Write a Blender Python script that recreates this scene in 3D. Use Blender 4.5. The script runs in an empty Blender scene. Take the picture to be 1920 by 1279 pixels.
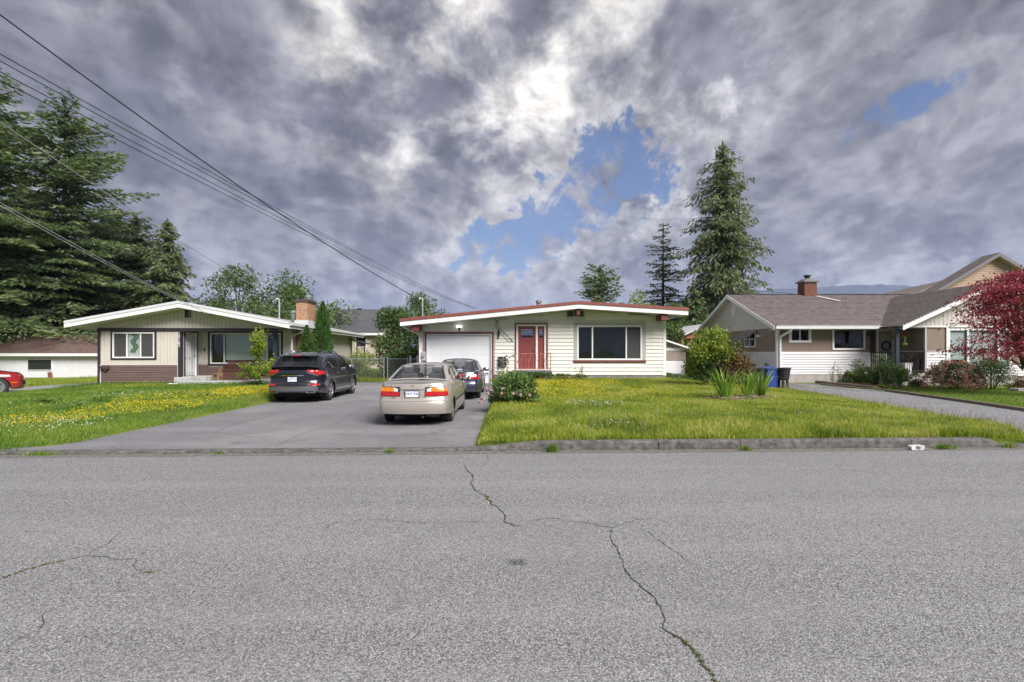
import bpy, bmesh, math, random
import numpy as np
from mathutils import Vector, Matrix, noise as mnoise

R = math.radians
scene = bpy.context.scene
COL = scene.collection

# ------------------------------------------------------------------ camera
cam_data = bpy.data.cameras.new("camera")
cam_data.sensor_width = 36.0
cam_data.lens = 36.0 * 950 / 1920
cam_data.shift_y = 20.5 / 1920
cam_data.clip_start = 0.05
cam_data.clip_end = 30000
cam = bpy.data.objects.new("camera", cam_data)
cam.location = (0, 0, 1.7)
cam.rotation_euler = (R(90), 0, 0)
COL.objects.link(cam)
scene.camera = cam

# ------------------------------------------------------------------ exposure
scene.view_settings.view_transform = 'Standard'
scene.view_settings.look = 'None'
scene.view_settings.exposure = 1.18
scene.view_settings.gamma = 1.0
scene.cycles.use_denoising = True
scene.cycles.max_bounces = 6
scene.cycles.diffuse_bounces = 3
scene.cycles.glossy_bounces = 3
scene.cycles.transmission_bounces = 4
scene.cycles.transparent_max_bounces = 12
scene.cycles.volume_bounces = 0
scene.cycles.caustics_reflective = False
scene.cycles.caustics_refractive = False

# ------------------------------------------------------------------ sun
SUN_EL, SUN_AZ = 42.0, 140.0         # azimuth: degrees right of the view direction
sun_l = bpy.data.lights.new("sun", 'SUN')
sun_l.energy = 3.3
sun_l.angle = R(32)
sun_l.color = (1.0, 0.965, 0.93)
sun = bpy.data.objects.new("sun", sun_l)
_d = Vector((math.sin(R(SUN_AZ)) * math.cos(R(SUN_EL)), math.cos(R(SUN_AZ)) * math.cos(R(SUN_EL)), math.sin(R(SUN_EL))))
sun.rotation_euler = _d.to_track_quat('Z', 'Y').to_euler()
sun.location = (0, 20, 60)
COL.objects.link(sun)


class NT:
    """small helper to wire node trees"""
    def __init__(self, tree):
        self.t = tree
        self.n = tree.nodes
        self.l = tree.links

    def add(self, kind, **kw):
        nd = self.n.new(kind)
        for k, v in kw.items():
            setattr(nd, k, v)
        return nd

    def put(self, sock, v):
        if hasattr(v, 'is_linked') or isinstance(v, bpy.types.NodeSocket):
            self.l.new(v, sock)
        elif v is not None:
            sock.default_value = v

    def math(self, op, a, b=None, c=None, clamp=False):
        nd = self.add('ShaderNodeMath', operation=op)
        nd.use_clamp = clamp
        self.put(nd.inputs[0], a)
        if b is not None:
            self.put(nd.inputs[1], b)
        if c is not None:
            self.put(nd.inputs[2], c)
        return nd.outputs[0]

    def vmath(self, op, a, b=None):
        nd = self.add('ShaderNodeVectorMath', operation=op)
        self.put(nd.inputs[0], a)
        if b is not None:
            self.put(nd.inputs[1], b)
        return nd.outputs['Value'] if op in ('DOT_PRODUCT', 'LENGTH', 'DISTANCE') else nd.outputs[0]

    def scale(self, v, s):
        nd = self.add('ShaderNodeVectorMath', operation='SCALE')
        self.put(nd.inputs[0], v)
        self.put(nd.inputs[3], s)
        return nd.outputs[0]

    def noise(self, vec, scale, detail=4, rough=0.5, dist=0.0, lac=2.0):
        nd = self.add('ShaderNodeTexNoise')
        if vec is not None:
            self.l.new(vec, nd.inputs['Vector'])
        nd.inputs['Scale'].default_value = scale
        nd.inputs['Detail'].default_value = detail
        nd.inputs['Roughness'].default_value = rough
        nd.inputs['Distortion'].default_value = dist
        nd.inputs['Lacunarity'].default_value = lac
        return nd

    def smooth(self, v, a, b, lo=0.0, hi=1.0):
        nd = self.add('ShaderNodeMapRange', interpolation_type='SMOOTHSTEP')
        self.put(nd.inputs[0], v)
        nd.inputs[1].default_value = a
        nd.inputs[2].default_value = b
        nd.inputs[3].default_value = lo
        nd.inputs[4].default_value = hi
        return nd.outputs[0]

    def mix(self, f, a, b, mode='MIX'):
        nd = self.add('ShaderNodeMix', data_type='RGBA', blend_type=mode)
        self.put(nd.inputs[0], f)
        self.put(nd.inputs[6], (*a, 1) if isinstance(a, tuple) and len(a) == 3 else a)
        self.put(nd.inputs[7], (*b, 1) if isinstance(b, tuple) and len(b) == 3 else b)
        return nd.outputs[2]

    def ramp(self, v, stops):
        nd = self.add('ShaderNodeValToRGB')
        self.put(nd.inputs[0], v)
        e = nd.color_ramp.elements
        while len(e) < len(stops):
            e.new(0.5)
        for el, (p, c) in zip(e, stops):
            el.position = p
            el.color = (*c, 1) if len(c) == 3 else c
        return nd.outputs[0]


# ------------------------------------------------------------------ world: broken storm clouds over blue
world = bpy.data.worlds.new("World")
scene.world = world
world.use_nodes = True
w = NT(world.node_tree)
w.n.clear()
tc = w.add('ShaderNodeTexCoord')
D = w.vmath('NORMALIZE', tc.outputs['Generated'])
sx = w.add('ShaderNodeSeparateXYZ')
w.l.new(D, sx.inputs[0])
Zc = w.math('MAXIMUM', sx.outputs['Z'], 0.0)
inv = w.math('DIVIDE', 1.0, w.math('ADD', Zc, 0.45))
cx = w.add('ShaderNodeCombineXYZ')
w.l.new(w.math('MULTIPLY', sx.outputs['X'], inv), cx.inputs[0])
w.l.new(w.math('MULTIPLY', sx.outputs['Y'], inv), cx.inputs[1])
w.l.new(w.math('MULTIPLY', sx.outputs['Z'], 0.8), cx.inputs[2])
# the cloud layer drifts along one wind direction
mp = w.add('ShaderNodeMapping')
w.l.new(cx.outputs[0], mp.inputs[0])
mp.inputs['Location'].default_value = (5.3, 2.1, 0.4)
mp.inputs['Rotation'].default_value = (0, 0, R(-38))
mp.inputs['Scale'].default_value = (1.25, 1.05, 1.25)
Pm = mp.outputs[0]
warp = w.noise(Pm, 1.6, 2, 0.5)
Pw = w.vmath('ADD', Pm, w.scale(w.vmath('SUBTRACT', warp.outputs['Color'], (0.5, 0.5, 0.5)), 0.22))
n_big = w.noise(Pw, 1.5, 4, 0.52)
n_mid = w.noise(Pw, 4.0, 9, 0.58)
n_fine = w.noise(Pw, 10.0, 8, 0.62)
n_scud = w.noise(w.vmath('ADD', Pw, (7.7, 3.1, 1.9)), 2.5, 10, 0.57)
n_puff = w.noise(D, 9.0, 7, 0.60, 0.15)
n_edge = w.noise(D, 5.5, 9, 0.66, 0.2)
n_tear = w.noise(D, 17.0, 7, 0.65, 0.4)


def dirpx(px, py):
    return Vector(((px - 960) / 950, 1.0, (660 - py) / 950)).normalized()


def gap(px, py, rx, ry, ang, wob):
    """elliptical opening in the deck around a direction, torn by noise: 1 in the middle, falling below 0 outside"""
    c = dirpx(px, py)
    right = Vector((c.y, -c.x, 0)).normalized()
    up = right.cross(c).normalized()
    a = R(ang)
    u = right * math.cos(a) + up * math.sin(a)
    v = -right * math.sin(a) + up * math.cos(a)
    du = w.math('DIVIDE', w.vmath('DOT_PRODUCT', D, tuple(u)), rx)
    dv = w.math('DIVIDE', w.vmath('DOT_PRODUCT', D, tuple(v)), ry)
    r = w.math('SQRT', w.math('ADD', w.math('MULTIPLY', du, du), w.math('MULTIPLY', dv, dv)))
    back = w.smooth(w.vmath('DOT_PRODUCT', D, tuple(c)), 0.0, 0.4, 4.0, 0.0)
    r = w.math('ADD', w.math('ADD', r, back), w.math('MULTIPLY', w.math('SUBTRACT', n_edge.outputs[0], 0.5), wob))
    r = w.math('ADD', r, w.math('MULTIPLY', w.math('SUBTRACT', n_tear.outputs[0], 0.5), wob * 0.55))
    return w.math('SUBTRACT', 1.0, r)


g1 = gap(1130, 330, 0.150, 0.090, 28, 4.2)
g2 = gap(1690, 203, 0.080, 0.028, 18, 2.4)
g3 = gap(985, 450, 0.120, 0.042, 12, 4.0)
field = w.math('MAXIMUM', g1, w.math('MAXIMUM', g2, g3))
# elsewhere the deck has a few thin openings of the same kind
thin = w.math('MULTIPLY', w.math('SUBTRACT', 0.27, n_big.outputs[0]), 6.0)
field = w.math('MAXIMUM', field, thin)
hole = w.smooth(field, -0.05, 0.30)
rim = w.math('MULTIPLY', w.smooth(w.math('MAXIMUM', g1, g3), -0.75, 0.02), w.smooth(field, 0.5, 0.1))

sky = w.add('ShaderNodeTexSky', sky_type='NISHITA')
sky.sun_disc = False
sky.sun_elevation = R(SUN_EL)
sky.sun_rotation = R(SUN_AZ)
sky.altitude = 30
sky.dust_density = 0.4
blue = w.mix(1.0, sky.outputs[0], (0.040, 0.047, 0.060), 'MULTIPLY')   # background strength about 0.05

# cloud brightness: grey bellies, paler torn edges
shade = w.math('ADD', w.math('MULTIPLY', n_big.outputs[0], 0.62),
               w.math('ADD', w.math('MULTIPLY', n_mid.outputs[0], 0.40), w.math('MULTIPLY', n_fine.outputs[0], 0.12)))
deck = w.ramp(shade, [(0.43, (0.070, 0.072, 0.090)), (0.53, (0.095, 0.097, 0.115)), (0.61, (0.131, 0.132, 0.149)),
                      (0.70, (0.200, 0.198, 0.214)), (0.82, (0.33, 0.322, 0.322))])
# lower scud: ragged darker shreds with paler upper edges
scud = w.smooth(n_scud.outputs[0], 0.500, 0.575)
edge_l = w.math('MULTIPLY', w.smooth(n_scud.outputs[0], 0.425, 0.500), w.math('SUBTRACT', 1.0, scud))
deck = w.mix(w.math('MULTIPLY', edge_l, 0.34), deck, (0.27, 0.267, 0.275))
deck = w.mix(w.math('MULTIPLY', scud, 0.62), deck, w.mix(n_mid.outputs[0], (0.050, 0.052, 0.070), (0.165, 0.166, 0.190)))
# heaped cloud tops towards the horizon
low = w.smooth(sx.outputs['Z'], 0.27, 0.05, 0.0, 1.0)
puff = w.smooth(n_puff.outputs[0], 0.42, 0.58, 0.0, 1.0)
deck = w.mix(w.math('MULTIPLY', low, w.math('MULTIPLY', puff, 0.9)), deck, (0.320, 0.318, 0.324))
# light coming through the thinner cloud high over the middle house, and at the rims of the openings
sd = w.vmath('DOT_PRODUCT', D, tuple(dirpx(890, 60)))
glow = w.math('MULTIPLY', w.smooth(sd, 0.93, 1.0), w.smooth(n_mid.outputs[0], 0.40, 0.68))
deck = w.mix(w.math('MULTIPLY', glow, 0.95), deck, (0.66, 0.63, 0.58))
deck = w.mix(w.math('MULTIPLY', rim, w.smooth(n_puff.outputs[0], 0.36, 0.62, 0.15, 0.95)), deck, (0.336, 0.332, 0.332))
# billows: compare each point with one a little towards the light
Pb = w.scale(Pw, 1.0)
b0 = w.noise(Pb, 3.4, 10, 0.60)
b1 = w.noise(w.vmath('ADD', Pb, (0.030, -0.022, 0.020)), 3.4, 10, 0.60)
bil = w.math('SUBTRACT', b0.outputs[0], b1.outputs[0])
d0 = w.noise(D, 8.0, 9, 0.60)
d1 = w.noise(w.vmath('ADD', D, (0.004, 0.0, 0.011)), 8.0, 9, 0.60)
bil = w.math('ADD', w.math('MULTIPLY', bil, 4.2), w.math('MULTIPLY', w.math('SUBTRACT', d0.outputs[0], d1.outputs[0]), 1.9))
lit = w.smooth(bil, -0.60, 0.60, 0.66, 1.46)
cb = w.add('ShaderNodeCombineXYZ')
for k_ in range(3):
    w.l.new(lit, cb.inputs[k_])
deck = w.mix(1.0, deck, cb.outputs[0], 'MULTIPLY')
wisp = w.smooth(w.math('ADD', w.math('MULTIPLY', n_tear.outputs[0], 0.5), w.math('MULTIPLY', n_puff.outputs[0], 0.5)), 0.488, 0.565, 0.0, 0.93)
hole = w.math('MULTIPLY', w.math('MULTIPLY', hole, 0.9), w.math('SUBTRACT', 1.0, wisp))
final = w.mix(hole, deck, blue)
bg = w.add('ShaderNodeBackground')
w.l.new(final, bg.inputs[0])
bg.inputs[1].default_value = 0.86
wo = w.add('ShaderNodeOutputWorld')
w.l.new(bg.outputs[0], wo.inputs[0])

# ================================================================== helpers
_mats = {}


def pmat(name, col, rough=0.7, var=0.12, scale=6.0, bump=0.0, bscale=60.0, metal=0.0, spec=0.5,
         col2=None, stretch=(1, 1, 1), coat=0.0, dirt=0.0, dirtcol=(0.12, 0.10, 0.07)):
    """noise-varied principled material"""
    if name in _mats:
        return _mats[name]
    m = bpy.data.materials.new(name)
    m.use_nodes = True
    t = NT(m.node_tree)
    b = t.n['Principled BSDF']
    tcn = t.add('ShaderNodeTexCoord')
    mpn = t.add('ShaderNodeMapping')
    t.l.new(tcn.outputs['Object'], mpn.inputs[0])
    mpn.inputs['Scale'].default_value = stretch
    v = mpn.outputs[0]
    n1 = t.noise(v, scale, 5, 0.6)
    lo = tuple(max(0, c * (1 - var)) for c in col)
    hi = tuple(min(1, c * (1 + var)) for c in (col2 or col))
    c = t.ramp(n1.outputs[0], [(0.32, lo), (0.68, hi)])
    if dirt:
        n3 = t.noise(tcn.outputs['Object'], 1.7, 6, 0.65)
        c = t.mix(t.math('MULTIPLY', t.smooth(n3.outputs[0], 0.5, 0.75), dirt), c, dirtcol)
    t.l.new(c, b.inputs['Base Color'])
    b.inputs['Roughness'].default_value = rough
    b.inputs['Metallic'].default_value = metal
    b.inputs['Specular IOR Level'].default_value = spec
    if coat:
        b.inputs['Coat Weight'].default_value = coat
        b.inputs['Coat Roughness'].default_value = 0.04
    if bump:
        n2 = t.noise(v, bscale, 4, 0.6)
        bn = t.add('ShaderNodeBump')
        bn.inputs['Strength'].default_value = bump
        bn.inputs['Distance'].default_value = 0.02
        t.l.new(n2.outputs[0], bn.inputs['Height'])
        t.l.new(bn.outputs[0], b.inputs['Normal'])
    _mats[name] = m
    return m


def glassmat(name, tint=(0.02, 0.025, 0.03), see=0.35, rough=0.02, spec=0.5, ior=1.52, clear=0.78):
    """a pane: tinted, partly see-through, mirror-like at glancing angles (Schlick), same from both sides"""
    if name in _mats:
        return _mats[name]
    m = bpy.data.materials.new(name)
    m.use_nodes = True
    t = NT(m.node_tree)
    t.n.clear()
    geo = t.add('ShaderNodeNewGeometry')
    cs = t.math('ABSOLUTE', t.vmath('DOT_PRODUCT', geo.outputs['Normal'], geo.outputs['Incoming']))
    f0 = ((ior - 1) / (ior + 1)) ** 2
    F = t.math('ADD', f0, t.math('MULTIPLY', 1 - f0, t.math('POWER', t.math('SUBTRACT', 1.0, cs, clamp=True), 5.0)))
    df = t.add('ShaderNodeBsdfDiffuse')
    df.inputs[0].default_value = (*tint, 1)
    tr = t.add('ShaderNodeBsdfTransparent')
    tr.inputs[0].default_value = (clear, min(1, clear + .02), min(1, clear + .02), 1)
    gl = t.add('ShaderNodeBsdfGlossy')
    gl.inputs['Roughness'].default_value = rough
    # old panes are never quite flat
    tcn = t.add('ShaderNodeTexCoord')
    nn = t.noise(tcn.outputs['Object'], 1.3, 2, .5)
    bn = t.add('ShaderNodeBump')
    bn.inputs['Strength'].default_value = .06
    bn.inputs['Distance'].default_value = .05
    t.l.new(nn.outputs[0], bn.inputs['Height'])
    t.l.new(bn.outputs[0], gl.inputs['Normal'])
    m1 = t.add('ShaderNodeMixShader')
    m1.inputs[0].default_value = see
    t.l.new(df.outputs[0], m1.inputs[1])
    t.l.new(tr.outputs[0], m1.inputs[2])
    m2 = t.add('ShaderNodeMixShader')
    t.l.new(F, m2.inputs[0])
    t.l.new(m1.outputs[0], m2.inputs[1])
    t.l.new(gl.outputs[0], m2.inputs[2])
    out = t.add('ShaderNodeOutputMaterial')
    t.l.new(m2.outputs[0], out.inputs[0])
    _mats[name] = m
    return m


def leafmat(name, stops, trans=0.35, rough=0.55, clump=1.2, tw=0.6):
    """leaf colour from a per-leaf random 'tint' plus slow variation over the plant; thin and translucent"""
    if name in _mats:
        return _mats[name]
    m = bpy.data.materials.new(name)
    m.use_nodes = True
    t = NT(m.node_tree)
    t.n.clear()
    at = t.add('ShaderNodeAttribute', attribute_name='tint')
    geo = t.add('ShaderNodeNewGeometry')
    n1 = t.noise(geo.outputs['Position'], clump, 3, 0.5)
    nv = n1.outputs[0] if tw > 0.5 else t.smooth(n1.outputs[0], 0.3, 0.7)
    f = t.math('ADD', t.math('MULTIPLY', at.outputs['Fac'], tw), t.math('MULTIPLY', nv, 1.0 - tw))
    c = t.ramp(f, stops)
    d = t.add('ShaderNodeBsdfDiffuse')
    t.l.new(c, d.inputs[0])
    tl = t.add('ShaderNodeBsdfTranslucent')
    t.l.new(t.mix(0.5, c, t.mix(1.0, c, (1.0, 1.0, 0.55), 'MULTIPLY')), tl.inputs[0])
    m1 = t.add('ShaderNodeMixShader')
    m1.inputs[0].default_value = trans
    t.l.new(d.outputs[0], m1.inputs[1])
    t.l.new(tl.outputs[0], m1.inputs[2])
    g = t.add('ShaderNodeBsdfGlossy')
    g.inputs['Roughness'].default_value = rough
    g.inputs[0].default_value = (0.6, 0.6, 0.6, 1)
    m2 = t.add('ShaderNodeMixShader')
    m2.inputs[0].default_value = 0.05
    t.l.new(m1.outputs[0], m2.inputs[1])
    t.l.new(g.outputs[0], m2.inputs[2])
    o = t.add('ShaderNodeOutputMaterial')
    t.l.new(m2.outputs[0], o.inputs[0])
    _mats[name] = m
    return m


def tag(o, label=None, cat=None, group=None, kind=None):
    if label:
        o['label'] = label
    if cat:
        o['category'] = cat
    if group:
        o['group'] = group
    if kind:
        o['kind'] = kind
    return o


def thing(name, loc, label, cat, rz=0.0, group=None):
    o = bpy.data.objects.new(name, None)
    o.empty_display_size = 0.2
    o.location = loc
    o.rotation_euler = (0, 0, R(rz))
    COL.objects.link(o)
    return tag(o, label, cat, group)


class MB:
    """collects shapes, links them as one mesh object"""
    def __init__(self):
        self.v = []
        self.f = []

    def add(self, vs, fs):
        b = len(self.v)
        self.v += [tuple(p) for p in vs]
        self.f += [tuple(b + i for i in f) for f in fs]
        return self

    def box(self, x0, x1, y0, y1, z0, z1):
        x0, x1 = min(x0, x1), max(x0, x1)
        y0, y1 = min(y0, y1), max(y0, y1)
        z0, z1 = min(z0, z1), max(z0, z1)
        return self.add([(x0, y0, z0), (x1, y0, z0), (x1, y1, z0), (x0, y1, z0),
                         (x0, y0, z1), (x1, y0, z1), (x1, y1, z1), (x0, y1, z1)],
                        [(0, 3, 2, 1), (4, 5, 6, 7), (0, 1, 5, 4), (1, 2, 6, 5), (2, 3, 7, 6), (3, 0, 4, 7)])

    def rbox(self, x0, x1, y0, y1, z0, z1, r=0.01):
        """box with chamfered vertical and top edges (a soft-looking block)"""
        prof = [(x0 + r, y0), (x1 - r, y0), (x1, y0 + r), (x1, y1 - r), (x1 - r, y1), (x0 + r, y1), (x0, y1 - r), (x0, y0 + r)]
        cxm, cym = (x0 + x1) / 2, (y0 + y1) / 2
        ins = [(cxm + (x - cxm) * (1 - 2 * r / max(x1 - x0, 1e-4)), cym + (y - cym) * (1 - 2 * r / max(y1 - y0, 1e-4))) for x, y in prof]
        vs = [(x, y, z0) for x, y in prof] + [(x, y, z1 - r) for x, y in prof] + [(x, y, z1) for x, y in ins]
        fs = [tuple(range(7, -1, -1)), tuple(range(16, 24))]
        for k in range(2):
            for i in range(8):
                j = (i + 1) % 8
                fs.append((k * 8 + i, k * 8 + j, k * 8 + 8 + j, k * 8 + 8 + i))
        return self.add(vs, fs)

    def prism(self, poly, axis, a, b):
        """2-D polygon swept along an axis; poly coordinates are the other two axes in xyz order"""
        def p3(p, t):
            return {'x': (t, p[0], p[1]), 'y': (p[0], t, p[1]), 'z': (p[0], p[1], t)}[axis]
        n = len(poly)
        vs = [p3(p, a) for p in poly] + [p3(p, b) for p in poly]
        fs = [tuple(range(n)), tuple(range(2 * n - 1, n - 1, -1))]
        fs += [(i, n + i, n + (i + 1) % n, (i + 1) % n) for i in range(n)]
        return self.add(vs, fs)

    def tube(self, pts, r, n=6, caps=True):
        pts = [Vector(p) for p in pts]
        rs = r if isinstance(r, (list, tuple)) else [r] * len(pts)
        rings = []
        prev = None
        for i, p in enumerate(pts):
            d = (pts[min(i + 1, len(pts) - 1)] - pts[max(i - 1, 0)])
            if d.length < 1e-9:
                d = Vector((0, 0, 1))
            d.normalize()
            if prev is None:
                a = d.orthogonal().normalized()
            else:
                a = (prev - d * prev.dot(d))
                a = a.normalized() if a.length > 1e-6 else d.orthogonal().normalized()
            prev = a
            bb = d.cross(a)
            rings.append([p + (a * math.cos(2 * math.pi * k / n) + bb * math.sin(2 * math.pi * k / n)) * rs[i] for k in range(n)])
        vs = [q for rg in rings for q in rg]
        fs = []
        for i in range(len(rings) - 1):
            for k in range(n):
                fs.append((i * n + k, i * n + (k + 1) % n, (i + 1) * n + (k + 1) % n, (i + 1) * n + k))
        if caps:
            fs.append(tuple(range(n - 1, -1, -1)))
            fs.append(tuple(range((len(rings) - 1) * n, len(rings) * n)))
        return self.add(vs, fs)

    def lathe(self, prof, n=20, axis='z', c=(0, 0, 0)):
        """profile of (radius, height)"""
        vs, fs = [], []
        for r, h in prof:
            for k in range(n):
                a = 2 * math.pi * k / n
                p = (r * math.cos(a), r * math.sin(a), h)
                if axis == 'x':
                    p = (p[2], p[0], p[1])
                elif axis == 'y':
                    p = (p[0], p[2], p[1])
                vs.append((p[0] + c[0], p[1] + c[1], p[2] + c[2]))
        for i in range(len(prof) - 1):
            for k in range(n):
                fs.append((i * n + k, i * n + (k + 1) % n, (i + 1) * n + (k + 1) % n, (i + 1) * n + k))
        fs.append(tuple(range(n - 1, -1, -1)))
        fs.append(tuple(range((len(prof) - 1) * n, len(prof) * n)))
        return self.add(vs, fs)

    def ball(self, c, r, n=8, m=6):
        rx, ry, rz = r if isinstance(r, (list, tuple)) else (r, r, r)
        vs, fs = [], []
        for i in range(m + 1):
            t = math.pi * i / m
            for k in range(n):
                a = 2 * math.pi * k / n
                vs.append((c[0] + rx * math.sin(t) * math.cos(a), c[1] + ry * math.sin(t) * math.sin(a), c[2] - rz * math.cos(t)))
        for i in range(m):
            for k in range(n):
                fs.append((i * n + k, i * n + (k + 1) % n, (i + 1) * n + (k + 1) % n, (i + 1) * n + k))
        return self.add(vs, fs)

    def grid(self, fn, us, vs_):
        pts = [fn(u, v) for v in vs_ for u in us]
        nu = len(us)
        fs = [(j * nu + i, j * nu + i + 1, (j + 1) * nu + i + 1, (j + 1) * nu + i) for j in range(len(vs_) - 1) for i in range(nu - 1)]
        return self.add(pts, fs)

    def build(self, name, mat, parent=None, smooth=False, merge=False, recalc=True):
        me = bpy.data.meshes.new(name)
        me.from_pydata(self.v, [], self.f)
        if merge or recalc:
            bm = bmesh.new()
            bm.from_mesh(me)
            if merge:
                bmesh.ops.remove_doubles(bm, verts=bm.verts, dist=0.0004)
            if recalc:
                bmesh.ops.recalc_face_normals(bm, faces=bm.faces)
            bm.to_mesh(me)
            bm.free()
        if smooth:
            me.shade_smooth()
        me.materials.append(mat)
        o = bpy.data.objects.new(name, me)
        COL.objects.link(o)
        o.parent = parent
        return o


def shared(name, me, parent, loc=(0, 0, 0), rot=(0, 0, 0), sc=(1, 1, 1)):
    o = bpy.data.objects.new(name, me)
    COL.objects.link(o)
    o.parent = parent
    o.location = loc
    o.rotation_euler = rot
    o.scale = sc
    return o


def np_mesh(name, verts, faces, mat, parent=None, tint=None, smooth=False):
    """verts (N,3) and faces (M,k) arrays straight into a mesh"""
    verts = np.asarray(verts, dtype=np.float32)
    faces = np.asarray(faces, dtype=np.int32)
    me = bpy.data.meshes.new(name)
    me.vertices.add(len(verts))
    me.vertices.foreach_set('co', verts.ravel())
    k = faces.shape[1]
    me.loops.add(faces.size)
    me.loops.foreach_set('vertex_index', faces.ravel())
    me.polygons.add(len(faces))
    me.polygons.foreach_set('loop_start', np.arange(0, faces.size, k, dtype=np.int32))
    me.update(calc_edges=True)
    if tint is not None:
        a = me.attributes.new('tint', 'FLOAT', 'POINT')
        a.data.foreach_set('value', np.asarray(tint, dtype=np.float32))
    if smooth:
        me.shade_smooth()
    me.materials.append(mat)
    o = bpy.data.objects.new(name, me)
    COL.objects.link(o)
    o.parent = parent
    return o


_txt_cache = {}


def text_mesh(s, size, mat, name, parent, loc, rot, thick=0.004, align='CENTER', spacing=1.0):
    cu = bpy.data.curves.new(name, 'FONT')
    cu.body = s
    cu.size = size
    cu.extrude = thick
    cu.align_x = align
    cu.align_y = 'CENTER'
    cu.space_character = spacing
    tmp = bpy.data.objects.new('tmp', cu)
    COL.objects.link(tmp)
    dg = bpy.context.evaluated_depsgraph_get()
    me = bpy.data.meshes.new_from_object(tmp.evaluated_get(dg))
    bpy.data.objects.remove(tmp)
    me.materials.clear()
    me.materials.append(mat)
    return shared(name, me, parent, loc, rot)


def sstep(a, b, x):
    t = min(1, max(0, (x - a) / (b - a)))
    return t * t * (3 - 2 * t)


def interp(x, pts):
    if x <= pts[0][0]:
        return pts[0][1]
    for (a, va), (b, vb) in zip(pts, pts[1:]):
        if x <= b:
            return va + (vb - va) * (x - a) / (b - a)
    return pts[-1][1]


def sinterp(x, pts):
    """monotone-ish smooth interpolation (Catmull-Rom on the table)"""
    n = len(pts)
    if x <= pts[0][0]:
        return pts[0][1]
    if x >= pts[-1][0]:
        return pts[-1][1]
    for i in range(n - 1):
        if x <= pts[i + 1][0]:
            break
    x0, y0 = pts[i]
    x1, y1 = pts[i + 1]
    h = x1 - x0
    def slope(k):
        if k == 0:
            return (pts[1][1] - pts[0][1]) / (pts[1][0] - pts[0][0])
        if k == n - 1:
            return (pts[-1][1] - pts[-2][1]) / (pts[-1][0] - pts[-2][0])
        a = (pts[k][1] - pts[k - 1][1]) / (pts[k][0] - pts[k - 1][0])
        b = (pts[k + 1][1] - pts[k][1]) / (pts[k + 1][0] - pts[k][0])
        return 0 if a * b <= 0 else 2 * a * b / (a + b)
    m0, m1 = slope(i), slope(i + 1)
    t = (x - x0) / h
    return ((2 * t ** 3 - 3 * t * t + 1) * y0 + (t ** 3 - 2 * t * t + t) * h * m0 + (-2 * t ** 3 + 3 * t * t) * y1 + (t ** 3 - t * t) * h * m1)


# ------------------------------------------------------------------ shared materials
M_white = pmat('white_paint', (0.78, 0.78, 0.77), 0.5, 0.05, 3, dirt=0.15, dirtcol=(0.45, 0.43, 0.38))
M_black = pmat('black_metal', (0.018, 0.018, 0.02), 0.45, 0.2, 5)
M_conc = pmat('concrete', (0.36, 0.35, 0.33), 0.9, 0.25, 4, bump=0.25, bscale=45, dirt=0.35, dirtcol=(0.16, 0.15, 0.11))
M_galv = pmat('galvanised_steel', (0.42, 0.44, 0.45), 0.45, 0.15, 6, metal=0.6)
M_glass = glassmat('window_glass', (0.012, 0.016, 0.02), 0.55)
M_glass_clear = glassmat('clear_glass', (0.012, 0.016, 0.02), 0.93, clear=0.96)
M_dark = pmat('dark_interior', (0.03, 0.03, 0.035), 0.9, 0.3, 2)
M_blind = pmat('white_blind', (0.62, 0.64, 0.62), 0.7, 0.06, 3)
M_bark = pmat('bark', (0.085, 0.062, 0.048), 0.95, 0.4, 5, bump=0.6, bscale=18, stretch=(4, 4, 0.7))
M_wood = pmat('weathered_wood', (0.20, 0.155, 0.12), 0.85, 0.3, 4, bump=0.3, bscale=20, stretch=(1, 5, 5))
M_rubber = pmat('tyre_rubber', (0.016, 0.016, 0.017), 0.75, 0.2, 20)
M_chrome = pmat('chrome', (0.75, 0.75, 0.76), 0.12, 0.03, 3, metal=1.0)

# ================================================================== terrain
def Yk(x):
    return 8.72 + 0.04 * x


def g(x, y):
    s = min(1.0, max(0.0, (y - 9) / 14.5))
    zl = 0.05 + 0.20 * s
    if x < -17:
        zl += (-0.05 - 0.16 * sstep(24, 34, y) - 0.16 * s) * sstep(-17.5, -21, x)
    zd = 0.02 * sstep(9.6, 8.7, y) + 0.23 * sstep(21.4, 23.5, y)
    zr = 0.14 + 0.34 * s ** 0.8
    zg = 0.07 + 0.12 * s
    a = sstep(-8.35, -7.95, x)
    b = sstep(-0.75, -0.45, x)
    c = sstep(7.4, 10.5, x)
    z = zl + (zd - zl) * a
    z = z + (zr - z) * b
    z = z + (zg - z) * c
    if y > 26:
        z = z + (0.2 - z) * sstep(26, 60, y)
    return z


def gravel_left(y):
    return interp(y, [(8.5, 8.95), (9.2, 9.5), (10.9, 10.6), (16, 11.1), (21, 11.35), (24, 10.6), (30, 10.4)])


def gravel_right(y):
    return interp(y, [(8.5, 12.6), (13.6, 13.75), (18, 14.35), (20.6, 14.6), (24.2, 14.25)])


def paved(x, y):
    if y < Yk(x) + 0.45 and y > -3.2:
        return True
    if -8.1 < x < -0.62 and y < (24.5 if x < -4.4 else 23.7) and y > 0:
        return True
    if y > 8.5 and y < 30 and gravel_left(y) + .1 < x < (gravel_right(y) - .1 if y < 23.5 else 13.0):
        return True
    return False


def gz(x, y):
    """height of what one stands on"""
    if y < Yk(x):
        return 0.0
    return g(x, y)


def axis(lo, hi, step, far):
    a = list(np.arange(lo, hi + 1e-6, step))
    k = step * 2
    x = hi
    while x < far:
        x += k
        k *= 1.5
        a.append(x)
    k = step * 2
    x = lo
    while x > -far:
        x -= k
        k *= 1.5
        a.insert(0, x)
    return a


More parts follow.
